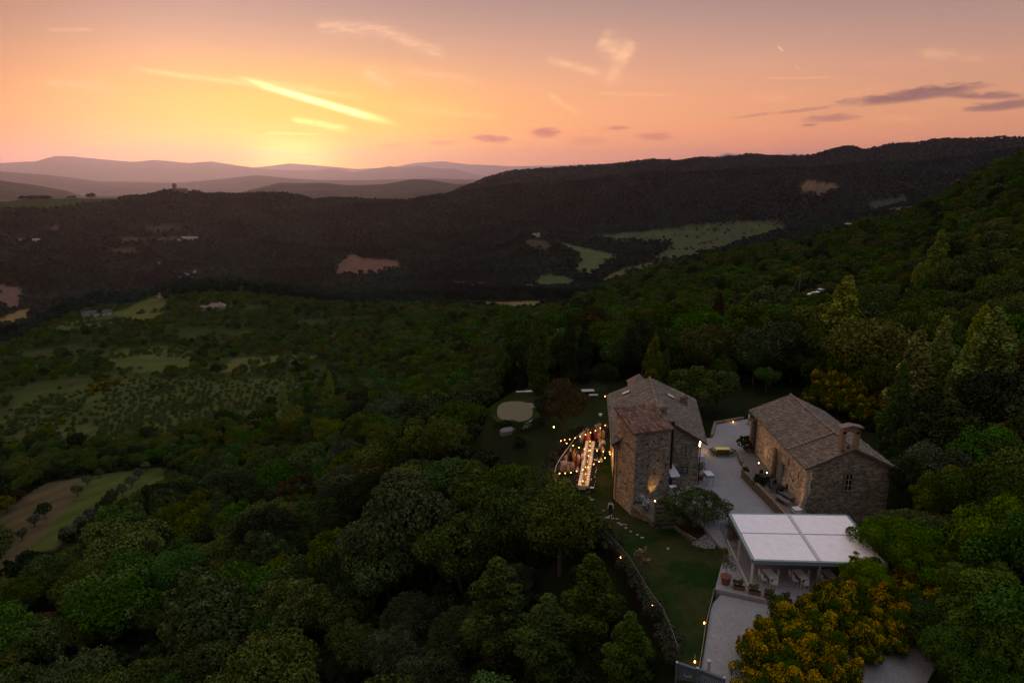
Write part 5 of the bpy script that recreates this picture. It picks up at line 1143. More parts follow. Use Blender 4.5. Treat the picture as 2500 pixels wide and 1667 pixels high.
# court furniture
t = thing('display_table', 'small yellow topped table ringed by low white flowers in the courtyard', 'table', P(1763, 1108, 1.0))
MB().box((0, 0, .74), (1.75, .8, .06)).build('tabletop', 'yellow_top', t); MB().box((0, 0, .36), (1.6, .7, .7)).build('skirt', 'wood', t)
t = thing('flower_ring', 'ring of dark foliage with white blossoms round the yellow table', 'flower arrangement', P(1763, 1108, 1.0))
C = [(math.cos(i*.3)*1.5, math.sin(i*.3)*.95, .25, .34, random.uniform(.6, 1.2)) for i in range(21)]+[(x_, -.75, .25, .28, 1) for x_ in (-.8, -.4, 0, .4, .8)]
o = bpy.data.objects.new('flowers', crown_mesh('flowers', C, 2200, .075, 12, 'leaf_dark', tip=(9, 7.5, 6, .28, .8, .8, .8))); COL.objects.link(o); o.parent = t
def cloth_table(label, loc, w_, d_, h, mt2='cloth_blue', rz=0):
    t = thing('draped_table', label, 'table', loc, rz); MB().box((0, 0, h), (w_, d_, .05)).build('tabletop', 'white_cloth', t)
    MB().box((0, .03, h-.22), (w_*.97, d_*.9, .38)).build('cloth', mt2, t)
    for sx_ in (-1, 1):
        for sy_ in (-1, 1): MB().tube([(sx_*w_*.46, sy_*d_*.44, 0), (sx_*w_*.46, sy_*d_*.44, h-.05)], .025, 5).build('leg', 'metal_rail', t)
cloth_table('white topped draped table standing out from the right front of the manor', P(1728, 1182, 1.0), .85, 1.3, 1.35, rz=.1)
cloth_table('white draped stand below the awning of the manor door', V((17.35, 67.7, 1.0)), .75, .6, 1.3)
cloth_table('white draped table in the dark corner beside the chapel gable', V((28.95, 63.3, .9)), .75, .8, 1.1, 'white_cloth', .2)
cloth_table('white cloth stand mostly hidden behind the manor corner', V((22.6, 76.2, 1.0)), .8, .8, 1.2, 'white_cloth')
for (a_, b_, s_, lab) in [(1827, 1104, 1.0, 'dark rounded bush against the far end of the chapel wall'), (1850, 1190, .7, 'dark clipped ball shrub on the chapel terrace')]:
    plant('bush', lab, 'bush', P(a_, b_, 1.0), SCRUB[1], STRM, 'leaf_dark', s_*.85)
plant('bush', 'spiky plant on the courtyard wall corner', 'bush', V((26.9, 72.6, 1.6)), SCRUB[2], STRM, 'leaf_dark', .3)
# terrace set: bench-like stone tables, chairs
it = None
for k, (x_, y_, w_) in enumerate([(28.3, 70.8, 'nearer the courtyard'), (28.9, 68.2, 'nearer the chapel gable')]):
    table_thing('iron_table', f'dark iron table on the chapel terrace, the one {w_}', (x_, y_, 1.45), .2, 1.0, 1.0, .74, 'metal_dark', 'iron tables on the chapel terrace')
    for (dx, dy, rz, wd) in ((-.75, 0, -1.57, 'left'), (.7, 0, 1.57, 'right'), (0, -.75, 0, 'near'), (0, .75, 3.14, 'far')):
        L = f'dark iron chair on the {wd} side of the chapel terrace table {w_}'
        if it is None: it = chair_thing('iron_chair', L, (x_+dx, y_+dy, 1.45), rz, 'metal_dark', 'metal_dark', 'iron chairs on the chapel terrace')
        else: copy_tree(it, None, L, (x_+dx, y_+dy, 1.45), rz)
for x_, y_, lab in [(28.4, 65.6, 'long pale stone bench in front of the chapel'), (29.2, 66.6, 'pale stone slab bench close to the chapel wall')]:
    t = thing('stone_bench', lab, 'bench', (x_, y_, 1.45), .35); MB().box((0, 0, .42), (.6, 1.8, .12)).build('slab', 'paving', t)
    for sy_ in (-1, 1): MB().box((0, sy_*.6, .18), (.4, .25, .36)).build('leg', 'stone_low', t)
o = MB().tube([(29.4, 61.9, 1), (29.7, 62.2, 1.25), (30.0, 62.4, 1.3)], .06, 7).tube([(30.3, 62.4, 1), (30.5, 62.6, 1.45), (30.45, 62.9, 1.2)], .06, 7).build('garden_hose', 'pergola_frame'); tag(o, 'coiled hose lying at the foot of the chapel corner', 'hose')
tag(MB().ball((28.2, 50.0, 0), 0.01).build('x', 'paving'), 'x', 'x') if False else None
# round stones, boulder by the drive
pb = P(1822, 1566, .55); m = MB(); m.ball((0, 0, .3), .62, 10, 7, (1, .8, .75)); ob = m.build('boulder', 'rubble'); ob.location = pb; tag(ob, 'pale boulder at the right edge of the drive beside the broom', 'boulder')
for (a_, b_, w_, lab) in [(1394, 1189, .9, 'rough pale rock at the near end of the long table'), (1383, 1184, .6, 'smaller rock left of the near end of the long table')]:
    m = MB(); m.ball((0, 0, .12), w_*.42, 9, 6, (1, .7, .6)); ob = m.build('rock', 'rubble'); ob.location = P(a_, b_, 0); tag(ob, lab, 'rock')
# stepping stones across the lawn
k = 0; rs = random.Random(4); sp = [(1474, 1246), (1483, 1263), (1496, 1265), (1506, 1266), (1510, 1276), (1517, 1280), (1528, 1288), (1527, 1280), (1540, 1297), (1556, 1305), (1568, 1312), (1588, 1320), (1603, 1328), (1616, 1331), (1634, 1339), (1664, 1352), (1668, 1359), (1678, 1355), (1688, 1357), (1687, 1350), (1696, 1362), (1702, 1359), (1712, 1364), (1716, 1358), (1724, 1370), (1739, 1374), (1439, 1213), (1445, 1219)]
where = ['beside the waiter in black', 'just below the tower wall', 'below the stone steps', 'in the middle of the lawn path', 'near the crazy paving', 'towards the deck edge']
for i, (a_, b_) in enumerate(sp):
    p = P(a_, b_, .02+.3*max(0, (a_-1600)/400)); m = MB(); n = 7; r = rs.uniform(.13, .22); ri = [(math.cos(6.28*j/n)*r*rs.uniform(.8, 1.4), math.sin(6.28*j/n)*r*rs.uniform(.8, 1.1)) for j in range(n)]
    m.add([(x_, y_, .03) for x_, y_ in ri]+[(x_, y_, -.2) for x_, y_ in ri], [tuple(range(n))]+[(j, j+n, (j+1) % n+n, (j+1) % n) for j in range(n)])
    ob = m.build('stepping_stone', 'rubble'); ob.location = p; ob.name = 'stepping_stone'
    tag(ob, f'flat stepping stone in the lawn trail, number {i+1} from the waiter' if i < 26 else ('flat pale stone left of the lawn trail', 'flat pale stone in the grass below the long table')[i-26], 'stepping stone', 'stepping stones across the lawn')
for (a_, b_, w_, d_, lab) in [(1634, 1340, .55, .4, 'large round stone slab in the middle of the lawn'), (1682, 1493, 1.0, .7, 'green hatch cover set in the lower lawn'), (1721, 1505, .8, .5, 'second green hatch cover beside the drive edge')]:
    ob = MB().box((0, 0, 0), (w_, d_, .14), .1, top=(.96, .96)).build('ground_cover_plate' if 'hatch' in lab else 'stone_slab', 'pergola_frame' if 'hatch' in lab else 'rubble'); ob.location = P(a_, b_, .12+.3*max(0, (a_-1600)/200)*.9); tag(ob, lab, 'hatch' if 'hatch' in lab else 'stone')
# ------------------------------------------------------------------ railing round the dining terrace and fence along the lawn
t = thing('terrace_railing', 'thin metal railing curving round the dining terrace', 'railing', (0, 0, 0))
rl = [P(a_, b_, .98) for a_, b_ in [(1359, 1184), (1356, 1172), (1355, 1160), (1355.5, 1147), (1358, 1137), (1366, 1122), (1376, 1107), (1386, 1094), (1395, 1081), (1404, 1069), (1417, 1058), (1432, 1050)]]
MB().tube(rl, .045, 6).build('top_rail', 'metal_rail', t); MB().tube([p-V((0, 0, .8)) for p in rl], .02, 5).build('bottom_rail', 'metal_rail', t)
m = MB()
for i in range(len(rl)-1):
    n = max(1, int((rl[i+1]-rl[i]).length/.22))
    for k in range(n): p = rl[i].lerp(rl[i+1], k/n); m.tube([p-V((0, 0, 1.0)), p], .011, 4)
m.build('balusters', 'metal_dark', t)
for i in range(0, len(rl), 2): MB().tube([rl[i]-V((0, 0, 1.2)), rl[i]+V((0, 0, .03))], .03, 6).build('post', 'metal_rail', t)
t = thing('wire_fence', 'sagging wire fence with thin posts along the left edge of the lawn', 'fence', (0, 0, 0))
fl = [P(a_, b_, .95) for a_, b_ in [(1443, 1252), (1455, 1270), (1475, 1295), (1505, 1322), (1532, 1353), (1550, 1380), (1568, 1411), (1593, 1452), (1619, 1484), (1639, 1532), (1656, 1580)]]
for dz in (0, .35, .7): MB().tube([p-V((0, 0, dz)) for p in fl], .014 if dz == 0 else .008, 5).build('wire', 'metal_rail', t)
for p in fl: MB().tube([p-V((0, 0, 1.3)), p+V((0, 0, .05))], .035, 6).build('post', 'wood', t)
t = thing('drive_edge_fence', 'thin rope fence between the lawn and the drive', 'fence', (0, 0, 0))
fl = [P(a_, b_, .95) for a_, b_ in [(1744, 1437), (1733, 1484), (1722, 1530), (1715, 1580), (1705, 1640), (1702, 1690)]]
MB().tube(fl, .018, 5).build('wire', 'metal_rail', t)
for p in fl: MB().tube([p-V((0, 0, .6)), p+V((0, 0, .04))], .022, 6).build('post', 'metal_rail', t)
# blue board gate at the foot of the picture
t = thing('board_gate', 'blue grey slatted gate leaves at the foot of the drive', 'gate', P(1705, 1650, 1.4))
g0, g1, g2 = P(1657, 1618, 1.55)-t.location, P(1699, 1632, 1.55)-t.location, P(1765, 1656, 1.5)-t.location
for (A_, B_, nm) in ((g0, g1, 'gate_leaf'), (g1+V((.25, 0, 0)), g2, 'gate_leaf')):
    d = (B_-A_); L = d.length; ang = math.atan2(d.y, d.x); m = MB(); c = (A_+B_)/2
    m.box((c.x, c.y, c.z-.0), (L, .22, .10), ang)
    n = int(L/.11)
    for i in range(n): p = A_.lerp(B_, (i+.5)/n); m.box((p.x, p.y, p.z-.75), (.09, .035, 1.45), ang)
    for dz in (-.25, -1.2): m.box((c.x, c.y+.03, c.z+dz), (L, .07, .12), ang)
    lf = m.build(nm, 'blue_board', t)
    if A_ is g0: MB().tube([c+V((-.2, -.12, -.55)), c+V((-.2, -.3, -.6)), c+V((.25, -.3, -.65)), c+V((.25, -.12, -.6))], .02).build('latch', 'pale_cap', lf)
for p in (g1+V((.12, 0, 0)), g2+V((.1, .0, 0)), g0-V((.12, 0, 0))):
    po = MB().box((p.x, p.y, p.z-.8), (.13, .13, 1.7)).build('post', 'blue_board', t); MB().box((p.x, p.y, p.z+.08), (.17, .17, .06)).build('cap', 'pale_cap', po)
po = MB().box((0, 0, .35), (.22, .22, .8)).box((0, 0, .8), (.26, .26, .1)).build('bollard', 'pale_cap'); po.location = P(1729, 1636, .5); tag(po, 'short pale bollard beside the blue gate', 'bollard')
po = MB().box((0, 0, .7), (.12, .12, 1.4)).box((0, 0, .8), (.3, .1, .4)).build('sign_post', 'wood'); po.location = P(1800, 1590, .5); tag(po, 'small wooden post beside the broom at the drive edge', 'post')
# ------------------------------------------------------------------ long dinner table
ta, tb = V((8.05, 71.1, 0)), V((10.35, 84.4, 0)); td = (tb-ta).normalized(); tn = V((td.y, -td.x, 0)); TL = (tb-ta).length; trz = math.atan2(td.y, td.x)
t = thing('banquet_table', 'very long dinner table with ivory cloth laid for forty guests', 'table', (ta+tb)/2, trz)
MB().box((0, 0, .74), (TL, 1.2, .04)).build('tabletop', 'linen', t)
m = MB()
for sy_ in (-1, 1): m.box((0, sy_*.605, .60), (TL, .02, .28))
for sx_ in (-1, 1): m.box((sx_*(TL/2+.01), 0, .5), (.02, 1.2, .5))
m.build('cloth', 'linen', t)
for i in range(6):
    for sy_ in (-1, 1): MB().box((-TL/2+.5+i*(TL-1)/5, sy_*.45, .36), (.07, .07, .7)).build('leg', 'wood', t)
NS = 19; pl0 = None; ch0 = None
gap = {-1: [8, 9, 15, 16, 17, 18], 1: [10, 13, 14, 15, 17, 18]}
for sd_ in (-1, 1):
    for i in range(NS):
        f = (i+.5)/NS; c = ta+td*(f*TL)+tn*sd_*(.42); sname = 'left' if sd_ < 0 else 'right'
        L = f'white plate on the {sname} side of the long table, place {i+1} from near end'
        if pl0 is None:
            m = MB(); m.lathe([(.09, 0), (.15, .012), (.145, .018), (.08, .008)], (0, 0, 0), 12); pl0 = m.build('plate', 'plate'); pl0.location = (c.x, c.y, .761); tag(pl0, L, 'plate', 'plates laid on the long table')
        else: copy_tree(pl0, None, L, (c.x, c.y, .761))
        if i in gap[sd_]: continue
        c = ta+td*(f*TL)+tn*sd_*(.98+random.uniform(-.04, .06)); rz = trz+(math.pi/2 if sd_ > 0 else -math.pi/2)+math.pi*0
        L = f'black dining chair with white seat on the {sname} side of the long table, place {i+1} from the near end'
        L = f'black chair with white seat pad, {sname} side of long table, seat {i+1} from near end'
        if ch0 is None: ch0 = chair_thing('dining_chair', L, (c.x, c.y, 0), rz+math.pi*(sd_ > 0)*0, 'chair_black', 'seat_white', 'chairs along the long dinner table')
        else: copy_tree(ch0, None, L, (c.x, c.y, 0), rz+random.uniform(-.12, .12))
c = ta-td*.7+tn*.55; copy_tree(ch0, None, 'black chair with white seat pad standing off the near end of the long table', (c.x, c.y, 0), trz-math.pi/2)
fn = ['near end', 'first quarter', 'second quarter', 'middle', 'third quarter', 'last quarter', 'far end']
for i in range(14):
    p = ta+td*((i+.5)/14*TL); t = thing('table_flowers', f'cream and peach flowers on the long table, bunch {i+1} from near end', 'flower arrangement', (p.x, p.y, .76), trz+random.uniform(-.3, .3), 'flowers down the long table')
    C = [(random.uniform(-.38, .38), random.uniform(-.14, .14), random.uniform(.06, .24), .10, random.uniform(.6, 1.3)) for _ in range(9)]
    o = bpy.data.objects.new('blooms', crown_mesh('blooms', C, 200, .075, 60+i, 'petal_mixed', tip=(1.3, 1.1, .9, .65, .3, .5, .3))); COL.objects.link(o); o.parent = t
# ------------------------------------------------------------------ lights
def plight(parent, loc, e, col=(1, .52, .22), r=.05):
    l = bpy.data.lights.new('light', 'POINT'); l.energy = e; l.color = col; l.shadow_soft_size = r; o = bpy.data.objects.new('light', l); COL.objects.link(o); o.location = loc
    if parent: o.parent = parent
    return o
CS = lambda x_, y_: (1330+x_/7.125, 1000+y_/7.125)
def festoon(label, lst, z=2.3):
    t = thing('string_lights', label, 'string lights', (0, 0, 0), 0, 'festoon lights over the dinner table')
    pts_ = [P(*CS(*q), z) for q in lst]; wire = []
    for i, p in enumerate(pts_):
        wire.append(p+V((0, 0, .14)))
        if i < len(pts_)-1: wire.append((p+pts_[i+1])/2+V((0, 0, .05)))
        b = MB().ball(p, .05, 8, 6).build('bulb', 'bulb', t); plight(b, p+V((0, 0, -.1)), 20)
    MB().tube(wire, .012, 4).build('wire', 'cable', t); return pts_
s1 = festoon('string of bulbs along the back edge of the dining terrace', [(280, 540), (348, 523), (435, 512), (527, 490), (617, 463), (710, 432), (797, 397), (883, 363), (967, 317), (1052, 272)])
s2 = festoon('string of bulbs sloping across the middle of the dinner table', [(280, 541), (380, 583), (492, 622), (595, 658), (690, 682), (795, 703), (910, 712), (1018, 728), (1128, 735)][1:])
s3 = festoon('nearest string of bulbs across the near half of the dinner table', [(258, 1105), (355, 1103), (455, 1093), (555, 1067), (660, 1040), (757, 997), (852, 945), (945, 900), (1048, 838), (1137, 772)])
for p, lab in [(s1[0], 'thin pole carrying the festoon lights at the far left'), (s3[0], 'thin pole carrying the festoon lights at the near left'), (s1[-1], 'thin pole for the festoon lights beside the manor wall')]:
    o = MB().tube([(p.x-.1, p.y, -.6), (p.x-.1, p.y, p.z+.2)], .025, 6).build('light_pole', 'metal_dark'); tag(o, lab, 'pole')
def candle(label, loc, e=2.0, nm='candle_lantern', sz=.06, group=None):
    t = thing(nm, label, 'lantern', loc, 0, group); MB().lathe([(.06, 0), (.06, .12), (.05, .13)], (0, 0, 0), 8).build('holder', 'linen', t); MB().ball((0, 0, .19), sz, 8, 6, (.8, .8, 1.3)).build('flame', 'flame', t)
    if e: plight(t, (0, 0, .32), e)
for k, f in enumerate((.06, .2, .34, .46, .6, .72, .84, .95)):
    p = ta+td*(f*TL)+tn*random.uniform(-.15, .15); candle(f'lit candle among the table flowers, number {k+1} from the near end', (p.x, p.y, .765), 5.0, sz=.045, group='candles on the long table')
def up_light(label, loc, tgt, e, nm='spot_lamp'):
    t = thing(nm, label, 'lamp', loc); MB().lathe([(.05, 0), (.09, .1), (.09, .18)], (0, 0, 0), 8).build('housing', 'metal_dark', t); MB().ball((0, 0, .21), .065, 8, 5, (1, 1, .6)).build('bulb', 'lamp_warm', t)
    l = bpy.data.lights.new('light', 'SPOT'); l.energy = e; l.color = (1, .50, .16); l.spot_size = 1.0; l.spot_blend = .8; l.shadow_soft_size = .04; o = bpy.data.objects.new('light', l); COL.objects.link(o); o.parent = t; o.location = (0, 0, .3)
    d = V(tgt)-V(loc); o.rotation_euler = d.to_track_quat('-Z', 'Y').to_euler()
up_light('bright uplight glowing orange on the tower wall by the steps', (15.15, 66.2, 1.15), (15.0, 67.3, 2.6), 260)
up_light('uplight at the chapel wall nearest the courtyard end', (29.3, 75.3, 1.45), (29.9, 75.5, 3.0), 60)
up_light('uplight at the chapel wall near the terrace chairs', (29.3, 72.6, 1.45), (29.9, 72.8, 3.0), 35)
up_light('uplight on the corner stones of the chapel gable', (29.1, 64.1, 1.5), (29.9, 64.5, 3.2), 60)
for lab, (a_, b_), z, e in [('small lamp glowing on the lawn fence, nearest the waiter', (1455, 1291), .1, 2), ('small lamp glowing halfway down the lawn fence', (1593, 1481), .2, 5), ('dim lamp low in the shrubs left of the flower stump', (1515, 1365), -.1, .5),
                      ('tiny lamp in the grass beside the drive', (1719, 1525), .45, 1), ('tiny lamp in the grass above the blue gate', (1696, 1620), .35, 1), ('lantern at the far side of the courtyard', (1790, 1033), 1, 6), ('tiny garden lamp left of the manor roof', (1477, 970), -1.1, 2),
                      ('garden torch burning on the grass beyond the dining terrace', (1352, 1045), -.7, 12), ('lantern deep among the poplars at the right', (2458, 925), 3, 6), ('brightest lantern among the poplars at the right edge', (2487, 927), 3, 10), ('lamp glinting through the trees above the bell gable', (2154, 914), 1, 2)]:
    big = 'torch' in lab; candle(lab, P(a_, b_, z), e, 'garden_lantern', .11 if big else .075)
t = thing('patio_lamp', 'white shaded floor lamp behind the guests at the far end of the terrace', 'lamp', P(1465, 1042, 0)); MB().tube([(0, 0, 0), (0, 0, 1.7)], .02).build('stand', 'metal_dark', t); MB().lathe([(.12, 1.6), (.26, 1.95), (.24, 1.96)], (0, 0, 0), 12).build('lamp_shade', 'seat_white', t)
t = thing('wall_sconces', 'warm lit doorway lanterns at the back right of the manor', 'lamp', V((23.6, 80.2, 1.6))); MB().box((0, 0, .6), (.1, .25, .9)).build('lantern_glass', 'lamp_warm', t); plight(t, (.3, 0, .6), 12)
# ================================================================== people
def skin_mesh(name, J, E, R, sub=1):
    """J joints, E edges, R radii -> one continuous surface"""
    me = bpy.data.meshes.new('tmp'); me.from_pydata([J[k] for k in J], [(list(J).index(a), list(J).index(b)) for a, b in E], [])
    o = bpy.data.objects.new('tmp', me); COL.objects.link(o); md = o.modifiers.new('s', 'SKIN'); md.use_smooth_shade = True
    for i, k in enumerate(J):
        r = R[k] if isinstance(R[k], tuple) else (R[k], R[k]); me.skin_vertices[0].data[i].radius = r
    me.skin_vertices[0].data[0].use_root = True
    if sub: o.modifiers.new('u', 'SUBSURF').levels = sub
    dg = bpy.context.evaluated_depsgraph_get(); ev = o.evaluated_get(dg); m2 = bpy.data.meshes.new_from_object(ev); m2.name = name
    bpy.data.objects.remove(o); bpy.data.meshes.remove(me); return m2
def pose(arms='down', stride=0.0, lean=0.0):
    J = dict(pelvis=(0, 0, .95), spine=(0, lean*.3, 1.15), chest=(0, lean*.7, 1.36), neck=(0, lean, 1.50), head0=(0, lean+.01, 1.58), head1=(0, lean+.015, 1.67), head2=(0, lean+.005, 1.74))
    for s, n in ((-1, 'l'), (1, 'r')):
        J[n+'hip'] = (s*.10, 0, .90); J[n+'knee'] = (s*.11, s*stride*.5+.02, .50); J[n+'ank'] = (s*.11, s*stride-.02, .08); J[n+'toe'] = (s*.12, s*stride+.14, .03)
        J[n+'sh'] = (s*.19, lean*.85, 1.42)
        if arms == 'down': J[n+'elb'] = (s*.25, lean*.6-.03, 1.14); J[n+'wri'] = (s*.27, lean*.6+.06, .90)
        elif arms == 'talk': J[n+'elb'] = (s*.26, .0, 1.16); J[n+'wri'] = (s*.14, .24, 1.18+.06*s)
        else: J[n+'elb'] = (s*.30, .10, 1.22); J[n+'wri'] = (s*.24, .34, 1.22)
    return J
BE = [('pelvis', 'spine'), ('spine', 'chest'), ('chest', 'neck'), ('neck', 'head0'), ('head0', 'head1'), ('head1', 'head2')]
for n in 'lr': BE += [('pelvis', n+'hip'), (n+'hip', n+'knee'), (n+'knee', n+'ank'), (n+'ank', n+'toe'), ('chest', n+'sh'), (n+'sh', n+'elb'), (n+'elb', n+'wri')]
def body_mesh(J):
    R = dict(pelvis=(.14, .11), spine=(.125, .10), chest=(.145, .11), neck=.055, head0=.075, head1=(.085, .10), head2=.06)
    for n in 'lr': R.update({n+'hip': .085, n+'knee': .055, n+'ank': .036, n+'toe': .032, n+'sh': .055, n+'elb': .040, n+'wri': .026})
    me = skin_mesh('body', J, BE, R); bm = bmesh.new(); bm.from_mesh(me); m = MB()
    for n, s in (('l', -1), ('r', 1)):   # palm, four fingers and thumb
        w_ = V(J[n+'wri']); d = (w_-V(J[n+'elb'])).normalized(); sd = V((0, 1, 0)) if abs(d.z) > .5 else V((s, 0, 0)); nrm = d.cross(sd).normalized(); sd = nrm.cross(d).normalized()
        m.tube([w_-d*.02, w_+d*.045, w_+d*.09], [.026, .036, .030], 6)
        for i, ln in enumerate((.062, .075, .07, .055)): o_ = w_+d*.085+sd*(i-1.5)*.018; m.tube([o_, o_+d*ln*.5+nrm*.004, o_+d*ln+nrm*.02], [.009, .008, .006], 5)
        o_ = w_+d*.03+sd*-.03; m.tube([o_, o_+d*.035-sd*.022, o_+d*.06-sd*.025+nrm*.01], [.011, .009, .007], 5)
    h = V(J['head1']); m.tube([h+V((0, .085, .0)), h+V((0, .115, -.02)), h+V((0, .09, -.03))], [.008, .014, .01], 5)
    for s in (-1, 1): m.ball(h+V((s*.083, .0, -.015)), .024, 6, 4, (.4, .8, 1.2)); m.ball(h+V((s*.03, .092, .01)), .011, 6, 4)
    m.tube([h+V((-.025, .092, -.055)), h+V((0, .1, -.057)), h+V((.025, .092, -.055))], .006, 4)
    t = bpy.data.meshes.new('t'); t.from_pydata(m.v, [], m.f); bm.from_mesh(t); bm.to_mesh(me); bm.free(); me.materials.clear(); me.materials.append(MATS['skin'])
    me.polygons.foreach_set('use_smooth', [True]*len(me.polygons)); return me
def part_mesh(name, J, E, R):
    keys = []
    for a, b in E:
        for k in (a, b):
            if k not in keys: keys.append(k)
    me = skin_mesh(name, {k: J[k] for k in keys}, E, {k: R[k] for k in keys}); me.materials.clear(); me.materials.append(MATS['c_white']); return me
PM = {}
for nm, args in dict(down=('down', 0, 0), walk=('down', .14, .04), talk=('talk', .03, .02), serve=('serve', .05, .05)).items():
    J = pose(*args); J2 = dict(J)
    for n in 'lr': J2[n+'cuff'] = tuple(V(J[n+'elb']).lerp(V(J[n+'wri']), .8)); J2[n+'hem'] = tuple(V(J[n+'knee']).lerp(V(J[n+'ank']), .85)); J2[n+'short'] = tuple(V(J[n+'elb']).lerp(V(J[n+'sh']), .25))
    top_e = [('pelvis', 'spine'), ('spine', 'chest'), ('chest', 'neck')]+[e for n in 'lr' for e in (('chest', n+'sh'), (n+'sh', n+'elb'), (n+'elb', n+'cuff'))]
    J2['neck'] = tuple(V(J['chest']).lerp(V(J['neck']), .75))
    rt = dict(pelvis=(.16, .13), spine=(.145, .12), chest=(.165, .125), neck=.07)
    for n in 'lr': rt.update({n+'sh': .07, n+'elb': .055, n+'cuff': .042})
    leg_e = [e for n in 'lr' for e in (('pelvis', n+'hip'), (n+'hip', n+'knee'), (n+'knee', n+'hem'))]
    rl_ = dict(pelvis=(.155, .125))
    for n in 'lr': rl_.update({n+'hip': .105, n+'knee': .078, n+'hem': .065})
    sho = MB()
    for n in 'lr': a_ = V(J[n+'ank']); b_ = V(J[n+'toe']); sho.tube([a_+V((0, -.06, -.04)), a_+V((0, 0, -.02)), b_+V((0, .02, .0)), b_+V((0, .06, -.005))], [.035, .05, .042, .02], 7)
    so_ = sho.build('shoes', 'chair_black'); sm = so_.data; bpy.data.objects.remove(so_)
    hr = MB(); h = V(J['head1']); hr.ball(h+V((0, -.02, .035)), .108, 10, 7, (.92, 1.02, .95)); hr.ball(h+V((0, -.075, -.03)), .07, 8, 5, (1, .7, 1.2)); ho_ = hr.build('hair', 'hair_dark', None, True); hmesh = ho_.data; bpy.data.objects.remove(ho_)
    lh = MB(); lh.ball(h+V((0, -.02, .035)), .11, 10, 7, (.92, 1.02, .95)); lh.tube([h+V((0, -.06, .0)), h+V((0, -.11, -.12)), h+V((0, -.10, -.28))], [.09, .085, .03], 8); lo_ = lh.build('hair', 'hair_dark', None, True); lmesh = lo_.data; bpy.data.objects.remove(lo_)
    dm = MB(); n_ = 16
    prof_ = [(.16, .02, 1.42), (.165, .0, 1.30), (.135, 0, 1.14), (.18, 0, .95), (.24, 0, .6), (.31, 0, .12)]
    vs, fs = [], []
    for r_, y_, z_ in prof_:
        for k in range(n_):
            a_ = 6.2832*k/n_; q = 1+.07*math.sin(a_*5)*(1.4-z_); vs.append((math.cos(a_)*r_*q, math.sin(a_)*r_*q*(.72 if z_ > .8 else .85)+J['chest'][1]*(z_ > 1), z_))
    for i in range(len(prof_)-1):
        for k in range(n_): a_, b_ = i*n_+k, i*n_+(k+1) % n_; fs.append((a_, a_+n_, b_+n_, b_))
    fs.append(tuple(range(n_))); fs.append(tuple(range(len(vs)-n_, len(vs)))[::-1]); dm.add(vs, fs)
    for n in 'lr': dm.tube([V(J[n+'sh'])+V((0, 0, .02)), V(J[n+'sh']).lerp(V(J[n+'elb']), .4)], [.065, .055], 8)
    do_ = dm.build('dress', 'c_white', None, True); dmesh = do_.data; bpy.data.objects.remove(do_)
    PM[nm] = dict(body=body_mesh(J), shirt=part_mesh('shirt', J2, top_e, rt), trousers=part_mesh('trousers', J2, leg_e, rl_), shoes=sm, hair=hmesh, long=lmesh, dress=dmesh)
def person(label, loc, rz, po, wear, c1, c2=None, hair='hair_dark', lng=False, s=1.0, shoes='chair_black'):
    t = thing('person', label, 'person', loc, rz); t.scale = (s, s, s); M = PM[po]
    def p(nm, me, mt):
        o = bpy.data.objects.new(nm, me); COL.objects.link(o); o.parent = t; o.material_slots[0].link = 'OBJECT'; o.material_slots[0].material = MATS[mt]; return o
    p('body', M['body'], 'skin'); p('hair', M['long' if lng else 'hair'], hair)
    if wear == 'dress': p('dress', M['dress'], c1)
    else: p('shirt', M['shirt'], c1); p('trousers', M['trousers'], c2)
    p('shoes', M['shoes'], shoes); return t
